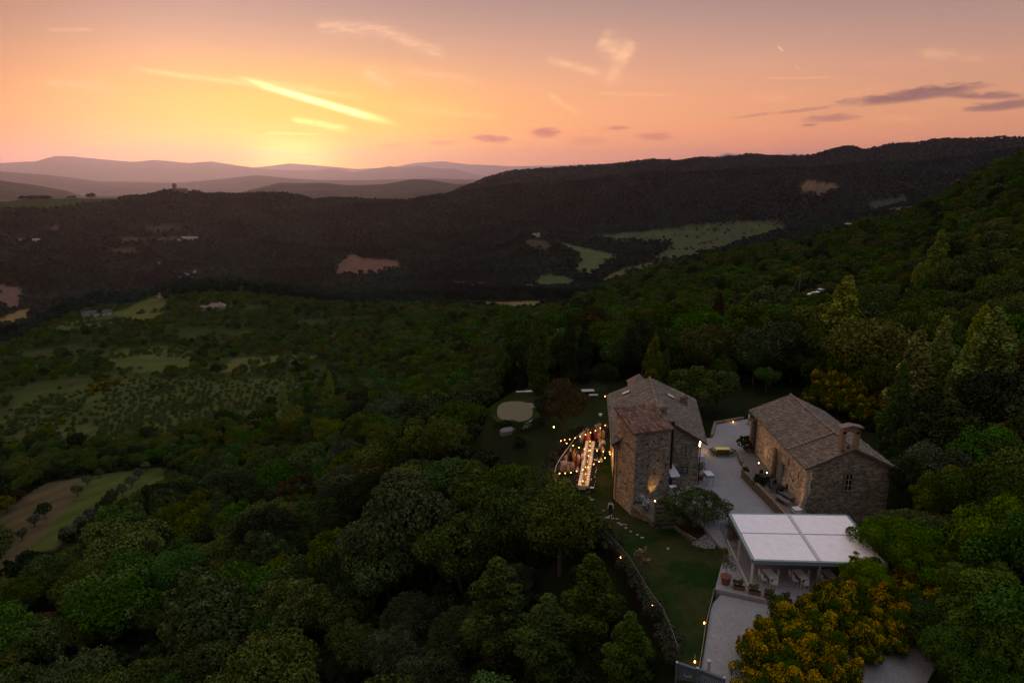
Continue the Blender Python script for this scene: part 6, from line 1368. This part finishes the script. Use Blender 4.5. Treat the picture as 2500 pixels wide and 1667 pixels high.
PEOPLE = [(305, 1085, .3, 'talk', 'dress', 'c_pink', None, 'woman in a pale pink dress at the left end of the guests near the railing', True),
 (335, 1097, 2.9, 'down', 'suit', 'c_white', 'c_tan', 'guest in a white shirt and tan trousers, second from the railing', False),
 (402, 1090, .2, 'talk', 'dress', 'c_peach', None, 'woman in a peach dress between two men near the railing', True),
 (476, 1108, 2.8, 'down', 'suit', 'c_pink', 'c_tan', 'guest in a pink shirt and tan trousers seen from behind', False),
 (360, 985, -2.4, 'talk', 'dress', 'c_pink', None, 'woman in pink standing close to the curved railing', True),
 (442, 905, .2, 'down', 'dress', 'c_black', None, 'fair haired woman in a long black dress beside the railing', True),
 (508, 885, -1.2, 'talk', 'dress', 'c_orange', None, 'woman in an orange top behind the yellow dress', True),
 (522, 925, 1.0, 'down', 'dress', 'c_yellow', None, 'woman in a bright yellow dress left of the long table', True),
 (578, 985, 2.4, 'talk', 'suit', 'c_white', 'c_grey', 'guest in a white shirt and grey trousers facing the yellow dress', False),
 (548, 1005, -.6, 'down', 'dress', 'c_red', None, 'woman in dark red between the white shirts left of the table', True),
 (650, 955, .9, 'down', 'suit', 'c_blue', 'c_tan', 'guest in a pale blue shirt standing at the left edge of the long table', False),
 (572, 1195, 1.2, 'serve', 'suit', 'c_grey', 'c_navy', 'guest in grey bending beside the near left chairs', False),
 (632, 600, 2.9, 'down', 'suit', 'c_grey', 'c_grey', 'guest in a pale grey suit at the far left of the table', False),
 (672, 560, .4, 'talk', 'suit', 'c_white', 'c_tan', 'fair guest in white behind the grey suit', False),
 (735, 500, -.6, 'talk', 'dress', 'c_pink', None, 'woman in a pink top behind the red and orange dresses', True),
 (715, 570, .2, 'down', 'dress', 'c_red', None, 'woman in a red dress left of the orange dress', True),
 (758, 590, 2.9, 'down', 'dress', 'c_orange', None, 'woman in a long orange dress at the far left corner of the table', True),
 (828, 500, .1, 'down', 'dress', 'c_black', None, 'woman in black at the far end of the long table', True),
 (885, 535, -.2, 'down', 'dress', 'c_red', None, 'woman in dark red behind the far end of the table', True),
 (893, 425, .2, 'talk', 'dress', 'c_white', None, 'woman in a white dress furthest back under the bulbs', True),
 (948, 415, -.4, 'talk', 'dress', 'c_pink', None, 'woman in pink furthest back beside the white dress', True),
 (960, 490, .9, 'down', 'dress', 'c_pink', None, 'woman in pale pink just behind the mustard jacket', True),
 (945, 585, 2.8, 'down', 'suit', 'c_mustard', 'c_tan', 'guest in an olive mustard jacket at the far right of the table', False),
 (1015, 550, 2.2, 'down', 'dress', 'c_mustard', None, 'woman in a mustard dress beside the manor wall', True),
 (965, 690, 1.2, 'talk', 'dress', 'c_white', None, 'woman in white at the right side of the table', True),
 (1015, 715, 2.6, 'down', 'suit', 'c_white', 'c_navy', 'guest in a white shirt and navy trousers right of the table', False),
 (1008, 830, 2.0, 'down', 'suit', 'c_pink', 'c_tan', 'guest in a rosy shirt standing behind the right hand chairs', False),
 (985, 1042, 1.4, 'serve', 'suit', 'c_white', 'c_black', 'waiter in white shirt and black trousers right of the long table', False),
 (1085, 470, -2.2, 'down', 'suit', 'c_black', 'c_black', 'guest in a black suit close to the manor wall', False),
 (1055, 440, -1.2, 'talk', 'suit', 'c_navy', 'c_navy', 'guest in a navy suit left of the black suit by the wall', False)]
for (x_, y_, rz, po, wr, c1, c2, lab, lg) in PEOPLE:
    person(lab, P(*CS(x_, y_), 0), rz, po, wr, c1, c2, 'hair_fair' if 'fair' in lab else 'hair_dark', lg, random.uniform(.95, 1.04))
w_ = person('waiter in a black waistcoat and trousers standing alone on the lawn', P(1490, 1259, 0), 2.9, 'walk', 'suit', 'c_white', 'c_black', shoes='seat_white')
ve = MB(); ve.tube([(0, 0, .93), (0, 0, 1.1), (0, .01, 1.28), (0, .02, 1.42)], [.19, .18, .205, .15], 12).build('waistcoat', 'c_black', w_)
for v in w_.children:
    if v.name.startswith('waistcoat'): v.scale = (.95, .74, 1)
person('man in a white shirt at the far end of the courtyard beside the chapel', P(1828, 1036, 1.0), 1.0, 'walk', 'suit', 'c_white', 'c_tan')
# ================================================================== trees and shrubs of the estate
plant('cedar_tree', 'broad dark reddish tree with a bare trunk left of the manor', 'tree', P(1374, 1068, -.9)+V((0, 0, -.2)), NEAR[1], TRMESH[0], 'leaf_rust', .78, 1.0)
plant('oak_tree', 'grey green tree overlapping the left side of the reddish tree', 'tree', P(1335, 1040, -2.2), NEAR[5], TRMESH[1], 'leaf_dark', .6, .6)
plant('oak_tree', 'round dark tree on the garden grass behind the manor ridge', 'tree', P(1478, 962, -1.2), NEAR[2], TRMESH[2], 'leaf_dark', .58, .66)
plant('walnut_tree', 'spreading green tree between the manor roof and the courtyard', 'tree', V((27.3, 95.5, -.5)), NEAR[3], TRMESH[1], 'leaf_oak', 1.15, .95)
plant('oak_tree', 'smaller green tree right behind the courtyard edge', 'tree', V((31.5, 99.5, -.5)), NEAR[6], TRMESH[1], 'leaf_oak', .75, .8)
plant('olive_tree', 'large grey green olive tree in the bed beside the manor steps', 'tree', V((18.4, 62.3, .1)), OLIVEM, OTRM, 'leaf_greyoak', 1.28, .92, .4)
PTOP = {1312: 765, 1388: 768, 1424: 778, 1592: 812, 1622: 850, 1745: 715, 1700: 800, 2045: 672, 2015: 760, 2205: 800, 2262: 770, 2312: 850, 2375: 745, 2425: 790, 2345: 742, 2270: 560, 2365: 572, 2225: 640, 2165: 880, 700: 935, 760: 930, 810: 905}
for a_, D, s, k, mt, lab in [(1312, 118, .95, 0, 'leaf_olive_green', 'slim reddish poplar standing alone beyond the pool garden'), (1388, 122, .95, 1, 'leaf_dark', 'dark poplar left of a twin beyond the garden'), (1424, 124, .9, 2, 'leaf_dark', 'dark poplar right of its twin beyond the garden'),
        (1592, 112, .62, 3, 'leaf_olive_green', 'short poplar rising just behind the manor ridge'), (1622, 114, .55, 1, 'leaf_oak', 'smaller poplar leaning against the one behind the manor ridge'), (1745, 150, 1.3, 1, 'leaf_rust', 'tall brownish poplar above the gap between the two houses'), (1700, 140, .7, 2, 'leaf_dark', 'low dark poplar left of the tall brownish one'),
        (2045, 125, 1.35, 0, 'leaf_poplar', 'great broad poplar above the chapel roof'), (2015, 128, 1.05, 2, 'leaf_poplar', 'side stem of the great poplar above the chapel roof'), (2205, 100, 1.0, 3, 'leaf_poplar', 'leaning pale poplar above the parked car'), (2262, 108, 1.15, 1, 'leaf_poplar', 'second pale poplar above the parked car'),
        (2312, 97, .85, 2, 'leaf_poplar', 'poplar hanging over the right of the parked car'), (2375, 98, 1.15, 0, 'leaf_poplar', 'tall poplar right of the parked cars'), (2425, 100, 1.05, 3, 'leaf_poplar', 'poplar next to the right edge group'), (2345, 104, 1.2, 2, 'leaf_poplar', 'highest poplar of the right hand group'),
        (2270, 205, 1.5, 0, 'leaf_poplar', 'distant tall poplar on the upper right slope'), (2365, 215, 1.45, 1, 'leaf_poplar', 'second distant poplar on the upper right slope'), (2225, 200, 1.1, 2, 'leaf_poplar', 'lower poplar left of the distant tall pair'), (2165, 92, .8, 1, 'leaf_green', 'young poplar close behind the bell gable'),
        (700, 250, 1.0, 1, 'leaf_poplar', 'pale rounded poplar standing above the orchard rows'), (760, 245, .8, 2, 'leaf_green', 'slim green tree right of the pale poplar above the orchard'), (810, 262, .8, 3, 'leaf_poplar', 'third slim tree beside the orchard corner')]:
    q = at(a_, D); ra, ry, rw = ray(a_, PTOP[a_]); tz = CAMZ+D*rw/math.hypot(ra, ry); s2 = max(.35, min(1.9, (tz-q.z+.3)/13.9))
    plant('poplar_tree', lab, 'tree', (q.x, q.y, q.z-.3), POPM[k], PTRM, mt, s2*(1.5 if a_ in (2045, 2375, 2205) else random.uniform(1.0, 1.2)), s2, None, 'poplars around the estate', tilt=.03)
for a_, b_, s in [(28, 1060, 1.0), (8, 1075, 1.3)]:
    q = at(a_+4, 205); plant('cypress_tree', f'{"nearer" if s > 1.1 else "slimmer"} dark cypress at the left edge below the orchard', 'tree', q, CYPM, None, None, s*.9, s)
# trees in front and right, set by hand: (px, py of the base, z, scale)
for a_, b_, z, s, mt, lab in [(2190, 1445, .8, .86, 'leaf_bright', 'bright green tree overlapping the right side of the pergola'), (2100, 1485, .8, .55, 'leaf_bright', 'small bright green tree at the right front corner of the pergola'), (2215, 1400, .8, .8, 'leaf_oak', 'dark green oak right of the pergola'),
        (2300, 1330, 1, .95, 'leaf_olive_green', 'olive tinted oak behind the trees right of the pergola'), (2230, 1260, 1, .75, 'leaf_dark', 'dark tree filling the gap beside the chapel gable'), (2400, 1230, 1.5, 1.0, 'leaf_oak', 'large round oak right of the chapel gable'), (2490, 1180, 2, 1.0, 'leaf_olive_green', 'oak cut by the right edge level with the chapel gable'),
        (2215, 1190, .5, .62, 'leaf_dark', 'small dark tree touching the right eave of the chapel'), (2150, 1010, .3, .55, 'leaf_oak', 'low oak peeping over the chapel ridge on the right'), (2000, 940, -.3, .7, 'leaf_dark', 'dark oak above the far gable of the chapel'), (1930, 925, -.3, .6, 'leaf_oak', 'round oak above the far end of the chapel ridge'), (1870, 950, -.2, .5, 'leaf_green', 'small bright oak between courtyard and chapel roof'), (2110, 985, 0, .7, 'leaf_olive_green', 'olive oak behind the yellow broom above the chapel'), (2210, 1075, .5, .75, 'leaf_oak', 'dark green oak just right of the bell gable'), (2180, 1125, .5, .6, 'leaf_green', 'low green oak right of the bell gable'),
        (2260, 1150, 1, .8, 'leaf_oak', 'oak behind the chapel gable to the right'), (2350, 1130, 1.5, .85, 'leaf_green', 'oak above the round oak right of the chapel'), (2460, 1420, 1.2, .9, 'leaf_oak', 'oak in the shadow above the big bright tree'), (2345, 1480, 1, .7, 'leaf_olive_green', 'middling oak behind the broom bushes at the right')]:
    plant('oak_tree', lab, 'tree', P(a_, b_, z), FINE[random.randrange(3)] if b_ > 1300 else NEAR[random.randrange(7)], TRMESH[random.randrange(3)], mt, s, s*.95, None, 'trees on the right of the estate')
for x_, y_, z, s, k, mt, lab in [(39.5, 48.0, -.5, 1.25, 2, 'leaf_bright', 'big bright green tree at the lower right edge'), (33.6, 41.0, -1.2, 1.0, 4, 'leaf_bright', 'bright green tree filling the bottom right corner'), (30.6, 39.5, -1.3, .72, 0, 'leaf_green', 'smaller green tree left of the big bright one'), (31.6, 43.6, -1.0, .66, 1, 'leaf_green', 'low green tree between the broom and the big bright tree'), (42, 53.0, -.3, 1.25, 5, 'leaf_oak', 'dark oak behind the big bright tree'), (39.0, 42.0, -1, 1.4, 6, 'leaf_green', 'green tree cut by the lower right edge')]:
    plant('oak_tree', lab, 'tree', (x_, y_, z), FINE[k % 3], TRMESH[0], mt, s, s*1.1, None, 'trees on the right of the estate')
# broom in flower
BR = [(2035, 1482, .95), (1975, 1522, .8), (2075, 1440, 1.15), (2150, 1460, 1.2), (1918, 1562, .85), (1880, 1600, 1.05), (1950, 1585, 1.2), (2030, 1545, 1.2), (2105, 1530, 1.25), (2180, 1540, 1.1), (1860, 1660, 1.1), (1925, 1680, 1.15), (2010, 1650, 1.2), (2040, 1720, 1.2), (1870, 1730, 1.0), (1960, 1760, 1.1), (2160, 1400, .9), (2225, 1500, 1.1), (2230, 1440, 1.0), (2190, 1470, 1.1), (2240, 1530, 1.15), (2165, 1570, 1.0), (2275, 1570, 1.0), (2100, 1600, 1.0)]
wr = ['beside the pergola front', 'at the drive edge', 'in the middle of the broom thicket', 'at the bottom of the picture', 'at the right of the broom thicket']
for k, (a_, b_, s) in enumerate(BR):
    reg = wr[0] if b_ < 1500 and a_ < 2100 else wr[1] if a_ < 1915 and b_ < 1670 else wr[3] if b_ > 1640 else wr[4] if a_ > 2090 else wr[2]
    plant('broom_shrub', f'yellow flowering broom {reg}, {a_/25:.0f}% across, {min(b_, 1650)/16.67:.0f}% down', 'shrub', P(a_, b_, .6)-V((0, 0, .25)), BROOMM[k % 3], STRM, None, s, s*1.2, None, 'yellow brooms at the lower right', 'foliage')
for a_, b_, D, s, lab in [(2008, 985, 96, 1.7, 'yellow broom left of two behind the chapel roof'), (2082, 1012, 94, 1.7, 'yellow broom right of another behind the chapel roof'), (2112, 1032, 88, 1.3, 'small yellow broom above the bell gable'), (2045, 998, 91, 1.8, 'yellow broom between the others behind the chapel roof')]:
    plant('broom_shrub', lab, 'shrub', P(a_, b_, .2), BROOMM[1], STRM, None, s, s*1.05, None, 'brooms behind the chapel', 'foliage')
for k, (a_, D, s) in enumerate([(232, 395, 1.4), (247, 398, 1.4), (262, 403, 1.3), (222, 390, 1.2), (120, 330, 1.0), (152, 335, 1.0), (285, 408, 1.2), (1880, 300, 1.6), (1900, 300, 1.7), (1595, 330, 1.6), (1972, 295, 1.2), (1955, 430, 2.2)]):
    q = at(a_, D); plant('broom_shrub', f'far yellow broom {"along the meadow edge on the left" if a_ < 400 else "on the wooded slope below the parked van"}, {a_/25:.1f}% across', 'shrub', q, BROOMM[k % 3], None, None, s, s, None, 'distant yellow brooms', 'foliage')
# lavender and shrubs along the lawn fence and terrace edge
LS = [(1440, 1275, 1.6), (1452, 1302, 1.2), (1470, 1312, 1.7), (1488, 1325, 1.7), (1500, 1338, 1.5), (1527, 1385, 1.2), (1555, 1410, 1.2), (1563, 1432, 1.3), (1574, 1455, 1.0), (1600, 1497, 1.5), (1612, 1510, 1.3), (1628, 1545, 1.2), (1636, 1570, 1.5), (1648, 1596, 1.5), (1652, 1615, 1.2), (1350, 1165, 1.3), (1343, 1150, 1.5), (1348, 1135, 1.5), (1335, 1160, 1.6), (1352, 1120, 1.4), (1360, 1105, 1.4), (1368, 1092, 1.3), (1330, 1175, 1.6), (1345, 1185, 1.6), (1362, 1195, 1.5), (1378, 1203, 1.5), (1395, 1212, 1.3), (1380, 1080, 1.1), (1392, 1070, 1.1), (1405, 1060, 1.0), (1420, 1052, 1.0)]
for k, (a_, b_, s) in enumerate(LS):
    reg = 'outside the lawn fence' if k < 15 else 'under the dining terrace railing'
    z = -.25 if k < 15 else -.5
    plant('lavender_bush', f'grey green lavender {reg}, {a_/25:.1f}% across, {b_/16.67:.1f}% down', 'bush', P(a_-4, b_, z)-V((0, 0, .1)), LAVM, None, None, s, s, None, 'lavender along the lawn and terrace', 'foliage')
# grey olives at the bottom of the slope and beside the terrace
for a_, b_, z, s, lab in [(1330, 1265, -3.5, 1.15, 'grey green olive just outside the terrace corner'), (1270, 1245, -6, 1.2, 'dark rounded tree below the terrace railing'), (1000, 1560, -17, 1.1, 'grey olive in the dark lower wood, upper one'), (1130, 1610, -15, 1.15, 'grey olive right of two in the dark lower wood'), (960, 1660, -18, 1.2, 'grey olive at the bottom edge, left one'), (1060, 1720, -17, 1.2, 'grey olive at the bottom edge, right one'), (1240, 1480, -9, .95, 'dim grey olive in the gully left of the conical trees')]:
    plant('olive_tree', lab, 'tree', P(a_, b_, z), OLIVEM, OTRM, 'leaf_greyoak' if 'dark rounded' not in lab else 'leaf_oak', s*1.05, s, None, 'grey olives of the lower wood')
for a_, b_, z, s, mt, lab in [(1440, 1575, -5.5, .64, 'leaf_oak', 'conical green tree standing in the gully below the lawn'), (1215, 1600, -9.5, .74, 'leaf_oak', 'conical green tree left of the taller one below the lawn'), (1335, 1660, -8, .6, 'leaf_oak', 'pointed tree between the two conical ones below the lawn'), (1530, 1690, -4, .5, 'leaf_oak', 'low pointed tree nearest the blue gate')]:
    plant('poplar_tree', lab, 'tree', P(a_, b_, z), POPM[1], PTRM, mt, s*2.3, s, None, 'conical trees below the lawn')
# ------------------------------------------------------------------ orchard rows and field trees on the left
sh0 = None; cnt = 0
for ii in ONEAR:
    x_, y_, z_ = float(oxs[ii]), float(oys[ii]), float(ozs[ii]); a_, b_ = ORC[ii]
    L = f'small orchard tree in the hillside rows, {a_/25:.1f}% across and {b_/16.67:.1f}% down'
    s = random.uniform(.55, .85)
    if sh0 is None: sh0 = plant('orchard_tree', L, 'tree', (x_, y_, z_-.1), SCRUB[0], STRM, 'leaf_bush', s, s, None, 'small orchard trees in rows')
    else:
        c = copy_tree(sh0, None, L, (x_, y_, z_-.1), random.uniform(0, 6.28), s)
        c.children[0].data = SCRUB[random.randrange(4)] if c.children[0].name.startswith('crown') else c.children[0].data
k = 0
for a_, b_, s, mt in [(18, 1250, 1.0, 'leaf_olive_green'), (65, 1200, 1.1, 'leaf_olive_green'), (120, 1165, 1.0, 'leaf_oak'), (40, 1225, .9, 'leaf_rust'), (190, 1210, .8, 'leaf_grey'), (215, 1185, .8, 'leaf_grey'), (245, 1165, .7, 'leaf_grey'), (85, 1285, .8, 'leaf_grey'), (110, 1265, .9, 'leaf_dark'), (55, 1318, .7, 'leaf_grey'), (25, 1335, .8, 'leaf_grey'),
                   (300, 1210, .9, 'leaf_grey'), (322, 1190, .9, 'leaf_grey'), (340, 1170, .9, 'leaf_grey'), (358, 1150, .8, 'leaf_grey'), (275, 1230, .9, 'leaf_dark'), (255, 1255, .9, 'leaf_dark'), (225, 1275, .9, 'leaf_grey'), (200, 1295, .9, 'leaf_grey'), (170, 1320, .9, 'leaf_grey')]:
    g = ground_hit(a_, b_, 90, 400); plant('olive_tree' if mt == 'leaf_grey' else 'field_tree', f'small {"grey olive" if mt == "leaf_grey" else "dark leafy tree"} on the open field, {a_/25:.0f}% across, {b_/16.67:.0f}% down', 'tree', g-V((0, 0, .1)), SMALLOL if mt == 'leaf_grey' else MID[k % 6], STRM if mt == 'leaf_grey' else TRMESH[0], mt, s*(1.15 if mt == 'leaf_grey' else .5), None, None, 'small trees on the lower left field'); k += 1
# ================================================================== far buildings
def far_house(label, px_, py_, w_, d_, h_, roof, wallm='stucco', rz=0, D0=300, hip=False, dz=-.3, loc=None, chim=True, name='farmhouse', wins=2):
    g = loc or ground_hit(px_, py_, D0); t = thing(name, label, 'house', (g.x, g.y, g.z+dz), rz)
    MB().box((0, 0, h_/2-1), (w_, d_, h_+2)).build('wall', wallm, t)
    rh_ = d_*.26; m = MB(); ov = .4; W, Dp = w_/2+ov, d_/2+ov; k = W*(.5 if hip else 1)
    pts_ = [(-W, -Dp, h_), (W, -Dp, h_), (W, Dp, h_), (-W, Dp, h_), (-k, 0, h_+rh_), (k, 0, h_+rh_)]
    m.add(pts_, [(0, 1, 5, 4), (2, 3, 4, 5), (1, 2, 5), (3, 0, 4), (0, 3, 2, 1)]); ro = m.build('roof', roof, t)
    if chim: MB().box((w_*.2, d_*.12, h_+rh_*.9), (.8, .8, 1.6)).build('chimney', wallm, ro)
    for i in range(wins):
        x_ = -w_/2+w_*(i+1)/(wins+1); f = MB().box((x_, -d_/2-.03, h_*.58), (1.0, .1, 1.4)).build('window', 'shutter_grey', t); MB().box((x_, -d_/2-.09, h_*.58), (.7, .03, 1.1)).build('pane', 'glass_dark', f)
    MB().box((w_*.36, -d_/2-.04, 1.1), (1.1, .12, 2.2)).build('door', 'wood', t); return t
far_house('pale hip roofed house on the left plateau with a long low annex', 530, 758, 15, 11, 4.5, 'roof_far', 'stucco', .3, hip=True, D0=450)
far_house('long low annex left of the pale hip roofed house', 506, 757, 13, 6, 3.2, 'roof_far', 'stucco', .15, D0=450, chim=False)
far_house('long teal roofed barn half hidden by trees on the left plateau', 237, 772, 22, 9, 3.4, 'roof_teal', 'stucco', .42, D0=430, chim=False, name='barn')
far_house('small pale farmhouse in the valley below the ruined hilltop', 1291, 706, 14, 10, 7, 'roof_far', 'stucco_pink', .3, D0=1100)
far_house('low outbuilding right of the valley farmhouse', 1303, 710, 14, 8, 3.5, 'stucco', 'stucco_pink', .1, D0=1100, chim=False)
far_house('long pale farm building on the far left hillside', 463, 585, 56, 12, 7, 'stucco', 'stucco', .08, D0=1500, chim=False, wins=5)
far_house('low farm shed left of the long pale farm building', 425, 587, 40, 8, 3, 'stucco', 'stucco', .05, D0=1500, chim=False)
far_house('tiny pale house on the far left slope', 52, 586, 26, 10, 5, 'roof_teal', 'stucco', .1, D0=1500, chim=False)
far_house('tiny house right of the first on the far left slope', 90, 591, 18, 12, 8, 'stucco', 'stucco', .2, D0=1500)
far_house('little house among the ridge trees left of the big hill', 997, 494, 26, 14, 9, 'roof_far', 'stucco_pink', .1, D0=2500, loc=at(997, 3150))
far_house('white shed behind the plateau trees on the left', 328, 706, 7, 5, 4, 'stucco', 'stucco', .4, D0=500, chim=False)
rn = at(1309, 1945); t = thing('ruined_house', 'roofless ruin alone on the round hilltop in the valley', 'ruin', (rn.x, rn.y, rn.z-.5), .1)
MB().box((0, 0, 4.5), (21, 10, 11), top=(.98, .95)).build('wall', 'stucco_pink', t); MB().box((7.5, 0, 11), (6, 8, 3.6), top=(.6, .7)).build('gable', 'stucco_pink', t); MB().box((-5, 0, 10.3), (9, 9, 1.2), top=(.7, .8)).build('broken_wall', 'stucco', t)
cr = at(443, 3120); t = thing('ridge_church', 'dark church with a square tower on the wooded ridge', 'church', (cr.x, cr.y, cr.z+1), 0)
for k, (a_, sc_) in enumerate([(318, 1.7), (334, 1.6), (372, 1.9), (388, 2.1), (403, 2.3), (417, 2.0), (474, 2.6), (484, 2.8), (494, 2.2), (512, 1.5)]):
    q = at(a_, 3160); plant('ridge_tree', f'dark round tree on the ridge {"left" if a_ < 443 else "right"} of the church, {a_/25:.1f}% across', 'tree', q, MID[k % 6], None, 'leaf_dark', sc_, sc_*.95, None, 'trees beside the ridge church')
MB().box((0, 0, 7), (44, 16, 18)).build('nave', 'roof_far', t); MB().box((0, 0, 18), (45, 17, 5), top=(.95, .1)).build('roof', 'roof_far', t); tw_ = MB().box((-25, 0, 14), (12, 12, 36)).build('tower', 'roof_far', t); MB().box((-25, 0, 33), (13.5, 13.5, 3)).box((-25, 0, 36), (10, 10, 4)).build('belfry', 'roof_far', tw_)
lt = at(222, 3150); plant('ridge_tree', 'lone umbrella shaped tree on the far left ridge', 'tree', lt, NEAR[2], TRMESH[0], 'leaf_dark', 3.6, 3.0)
for k in range(13):
    q = at(608+k*5.2+random.uniform(-1.5, 1.5), 3180); plant('cypress_tree', f'tiny cypress on the ridge skyline, {k+1} from the left of the row', 'tree', q, CYPM, None, None, random.uniform(2.0, 2.6), random.uniform(1.6, 2.6), None, 'row of cypresses on the ridge skyline')
tag(slab('rock_outcrop', [ground_hit(a_, b_, 800)+V((0, 0, 2)) for a_, b_ in [(383, 636), (391, 640), (398, 652), (400, 660), (392, 655)]], 6, 'rock'), 'pale bare rock scar high in the far left wood', 'rock')
tag(slab('rock_outcrop', [ground_hit(a_, b_, 800)+V((0, 0, 3)) for a_, b_ in [(430, 675), (450, 668), (478, 662), (480, 668), (455, 674), (435, 680)]], 6, 'rock'), 'pale rock ledge above the left plateau trees', 'rock')
# pale lane in the valley
def lane(label, lst, w_, mt='road', D0=700):
    m = MB(); P3 = [ground_hit(a_, b_, D0)+V((0, 0, 1.6)) for a_, b_ in lst]
    for i in range(len(P3)-1):
        a, b = P3[i], P3[i+1]; s = (b-a).cross(V((0, 0, 1))).normalized()*w_/2; m.add([a-s, a+s, b+s, b-s, a-s-V((0, 0, 3)), a+s-V((0, 0, 3)), b+s-V((0, 0, 3)), b-s-V((0, 0, 3))], [(0, 1, 2, 3), (0, 4, 5, 1), (1, 5, 6, 2), (2, 6, 7, 3), (3, 7, 4, 0)])
    tag(m.build('road', mt), label, None, None, 'structure')
lane('thin pale lane running to the valley farmhouse', [(1130, 695), (1180, 698), (1235, 702), (1262, 705)], 7)
lane('short pale track beside the yellow field', [(897, 711), (912, 717), (932, 724)], 6)
# ================================================================== vehicles
def car(label, loc, rz, paint, kind='hatch', lights=False, name='parked_car'):
    t = thing(name, label, 'van' if kind == 'van' else 'car', loc, rz)
    if kind == 'van': L, W = 5.2, 1.95; prof_ = [(-2.55, .35), (-2.6, 1.2), (-2.5, 2.3), (-2.2, 2.42), (1.0, 2.42), (1.7, 1.5), (2.5, 1.15), (2.6, .4)]; gl = [(1.02, 2.28), (1.66, 1.56), (.4, 1.56), (.3, 2.28)]
    else: L, W = 4.3, 1.76; prof_ = [(-2.1, .32), (-2.15, .85), (-1.95, 1.05), (-1.5, 1.42), (-.2, 1.48), (.35, 1.4), (1.05, .98), (1.95, .82), (2.15, .6), (2.12, .32)]; gl = [(-1.5, 1.36), (-.2, 1.42), (.3, 1.34), (.85, 1.0), (-1.75, 1.0)]
    m = MB(); n = len(prof_); ins = [(-W/2, 1.0), (-W/2*.98, 1), (W/2*.98, 1), (W/2, 1)]
    def yw(z): return W/2*(1 if z < 1.0 else max(.72, 1-(z-1.0)*(.36 if kind != 'van' else .08)))
    vs = [(x_, -yw(z_), z_) for x_, z_ in prof_]+[(x_, yw(z_), z_) for x_, z_ in prof_]
    m.add(vs, [tuple(range(n)), tuple(range(2*n-1, n-1, -1))]+[(i, i+n, (i+1) % n+n, (i+1) % n) for i in range(n)]); m.build('body', paint, t)
    for s in (-1, 1):
        m = MB(); k = len(gl); vs = [(x_, s*(yw(z_)+.012), z_) for x_, z_ in gl]+[(x_, s*(yw(z_)-.02), z_) for x_, z_ in gl]; m.add(vs, [tuple(range(k)) if s < 0 else tuple(range(k-1, -1, -1)), tuple(range(2*k-1, k-1, -1))]+[(i, i+k, (i+1) % k+k, (i+1) % k) for i in range(k)]); m.build('side_window', 'glass_dark', t)
    fx = (1.08, 2.3, 1.66, 1.58) if kind == 'van' else (.42, 1.38, 1.0, 1.03); hw = yw(1.4)*.9
    MB().add([(fx[0]+.03, -hw*.92, fx[1]+.01), (fx[0]+.03, hw*.92, fx[1]+.01), (fx[2]+.04, hw, fx[3]+.02), (fx[2]+.04, -hw, fx[3]+.02)], [(0, 3, 2, 1)]).build('windscreen', 'glass_dark', t)
    for x_ in (-L*.31, L*.31):
        for s in (-1, 1):
            wl = MB().tube([(x_, s*(W/2-.2), .33), (x_, s*(W/2+.01), .33)], .33, 16).build('wheel', 'tyre', t); MB().tube([(x_, s*(W/2), .33), (x_, s*(W/2+.025), .33)], .19, 12).build('rim', 'rim', wl)
    for s in (-1, 1): MB().box((prof_[-2][0]-.06, s*W*.36, .68 if kind != 'van' else .9), (.14, .34, .16)).build('headlight', 'headlamp' if lights else 'glass_sky', t); MB().box((prof_[1][0]+.02, s*W*.42, .85), (.1, .2, .2)).build('tail_light', 'c_red', t)
    return t
vz = at(2000, 300); rd_ = (at(2025, 300)-at(1955, 300)); rr2 = math.atan2(rd_.y, rd_.x); bp = V((vz.x, vz.y, vz.z))
tv = P(2003, 724, 0); 
def on_ray(px_, py_, D): a, y, w_ = ray(px_, py_); s = D/math.hypot(a, y); return V((a*s, y*s, CAMZ+w_*s))
bz = on_ray(2003, 722, 285)
S('parking_ledge', [on_ray(1962, 729, 280), on_ray(2030, 722, 283), on_ray(2045, 715, 297), on_ray(1955, 716, 300)], 2.2, 'paving', 'pale concrete ledge on the hillside carrying the parked van', 'rubble')
car('white van parked on the hillside ledge among the trees', on_ray(2004, 720, 291), math.pi+.35, 'car_white', 'van', name='parked_van'); car('light car parked in front of the van on the hillside ledge', on_ray(1985, 722, 286), math.pi+.15, 'car_white')
car('pale car glimpsed through trees high on the right slope', on_ray(2032, 591, 520), math.pi+.2, 'car_white'); car('furthest pale car on the high right slope track', on_ray(2070, 549, 545), math.pi-.3, 'car_white')
car('dark blue car with a pale windscreen under the poplars at the right', P(2252, 1026, .1), -1.9, 'car_blue'); car('white car half hidden behind the dark blue car under the poplars', P(2257, 992, .2), -1.7, 'car_white')
S('parking_ground', [P(2190, 1060, .06), P(2330, 1060, .06), P(2345, 930, .06), P(2220, 935, .06)], .8, 'gravel', 'gravel parking ground under the poplars')
ub = on_ray(1948, 735, 280); t = thing('utility_pole', 'thin wooden utility pole with a slack cable on the hillside', 'pole', ub); MB().tube([(0, 0, -2), (0, 0, 11.5)], [.16, .1], 6).build('pole', 'bark_pale', t)
e_ = on_ray(1899, 733, 262)-ub; MB().tube([V((0, 0, 11)).lerp(e_, f)-V((0, 0, 3.2*math.sin(math.pi*f))) for f in [i/10 for i in range(11)]], .03, 4).build('cable', 'metal_rail', t)
print('objects', len(bpy.data.objects))
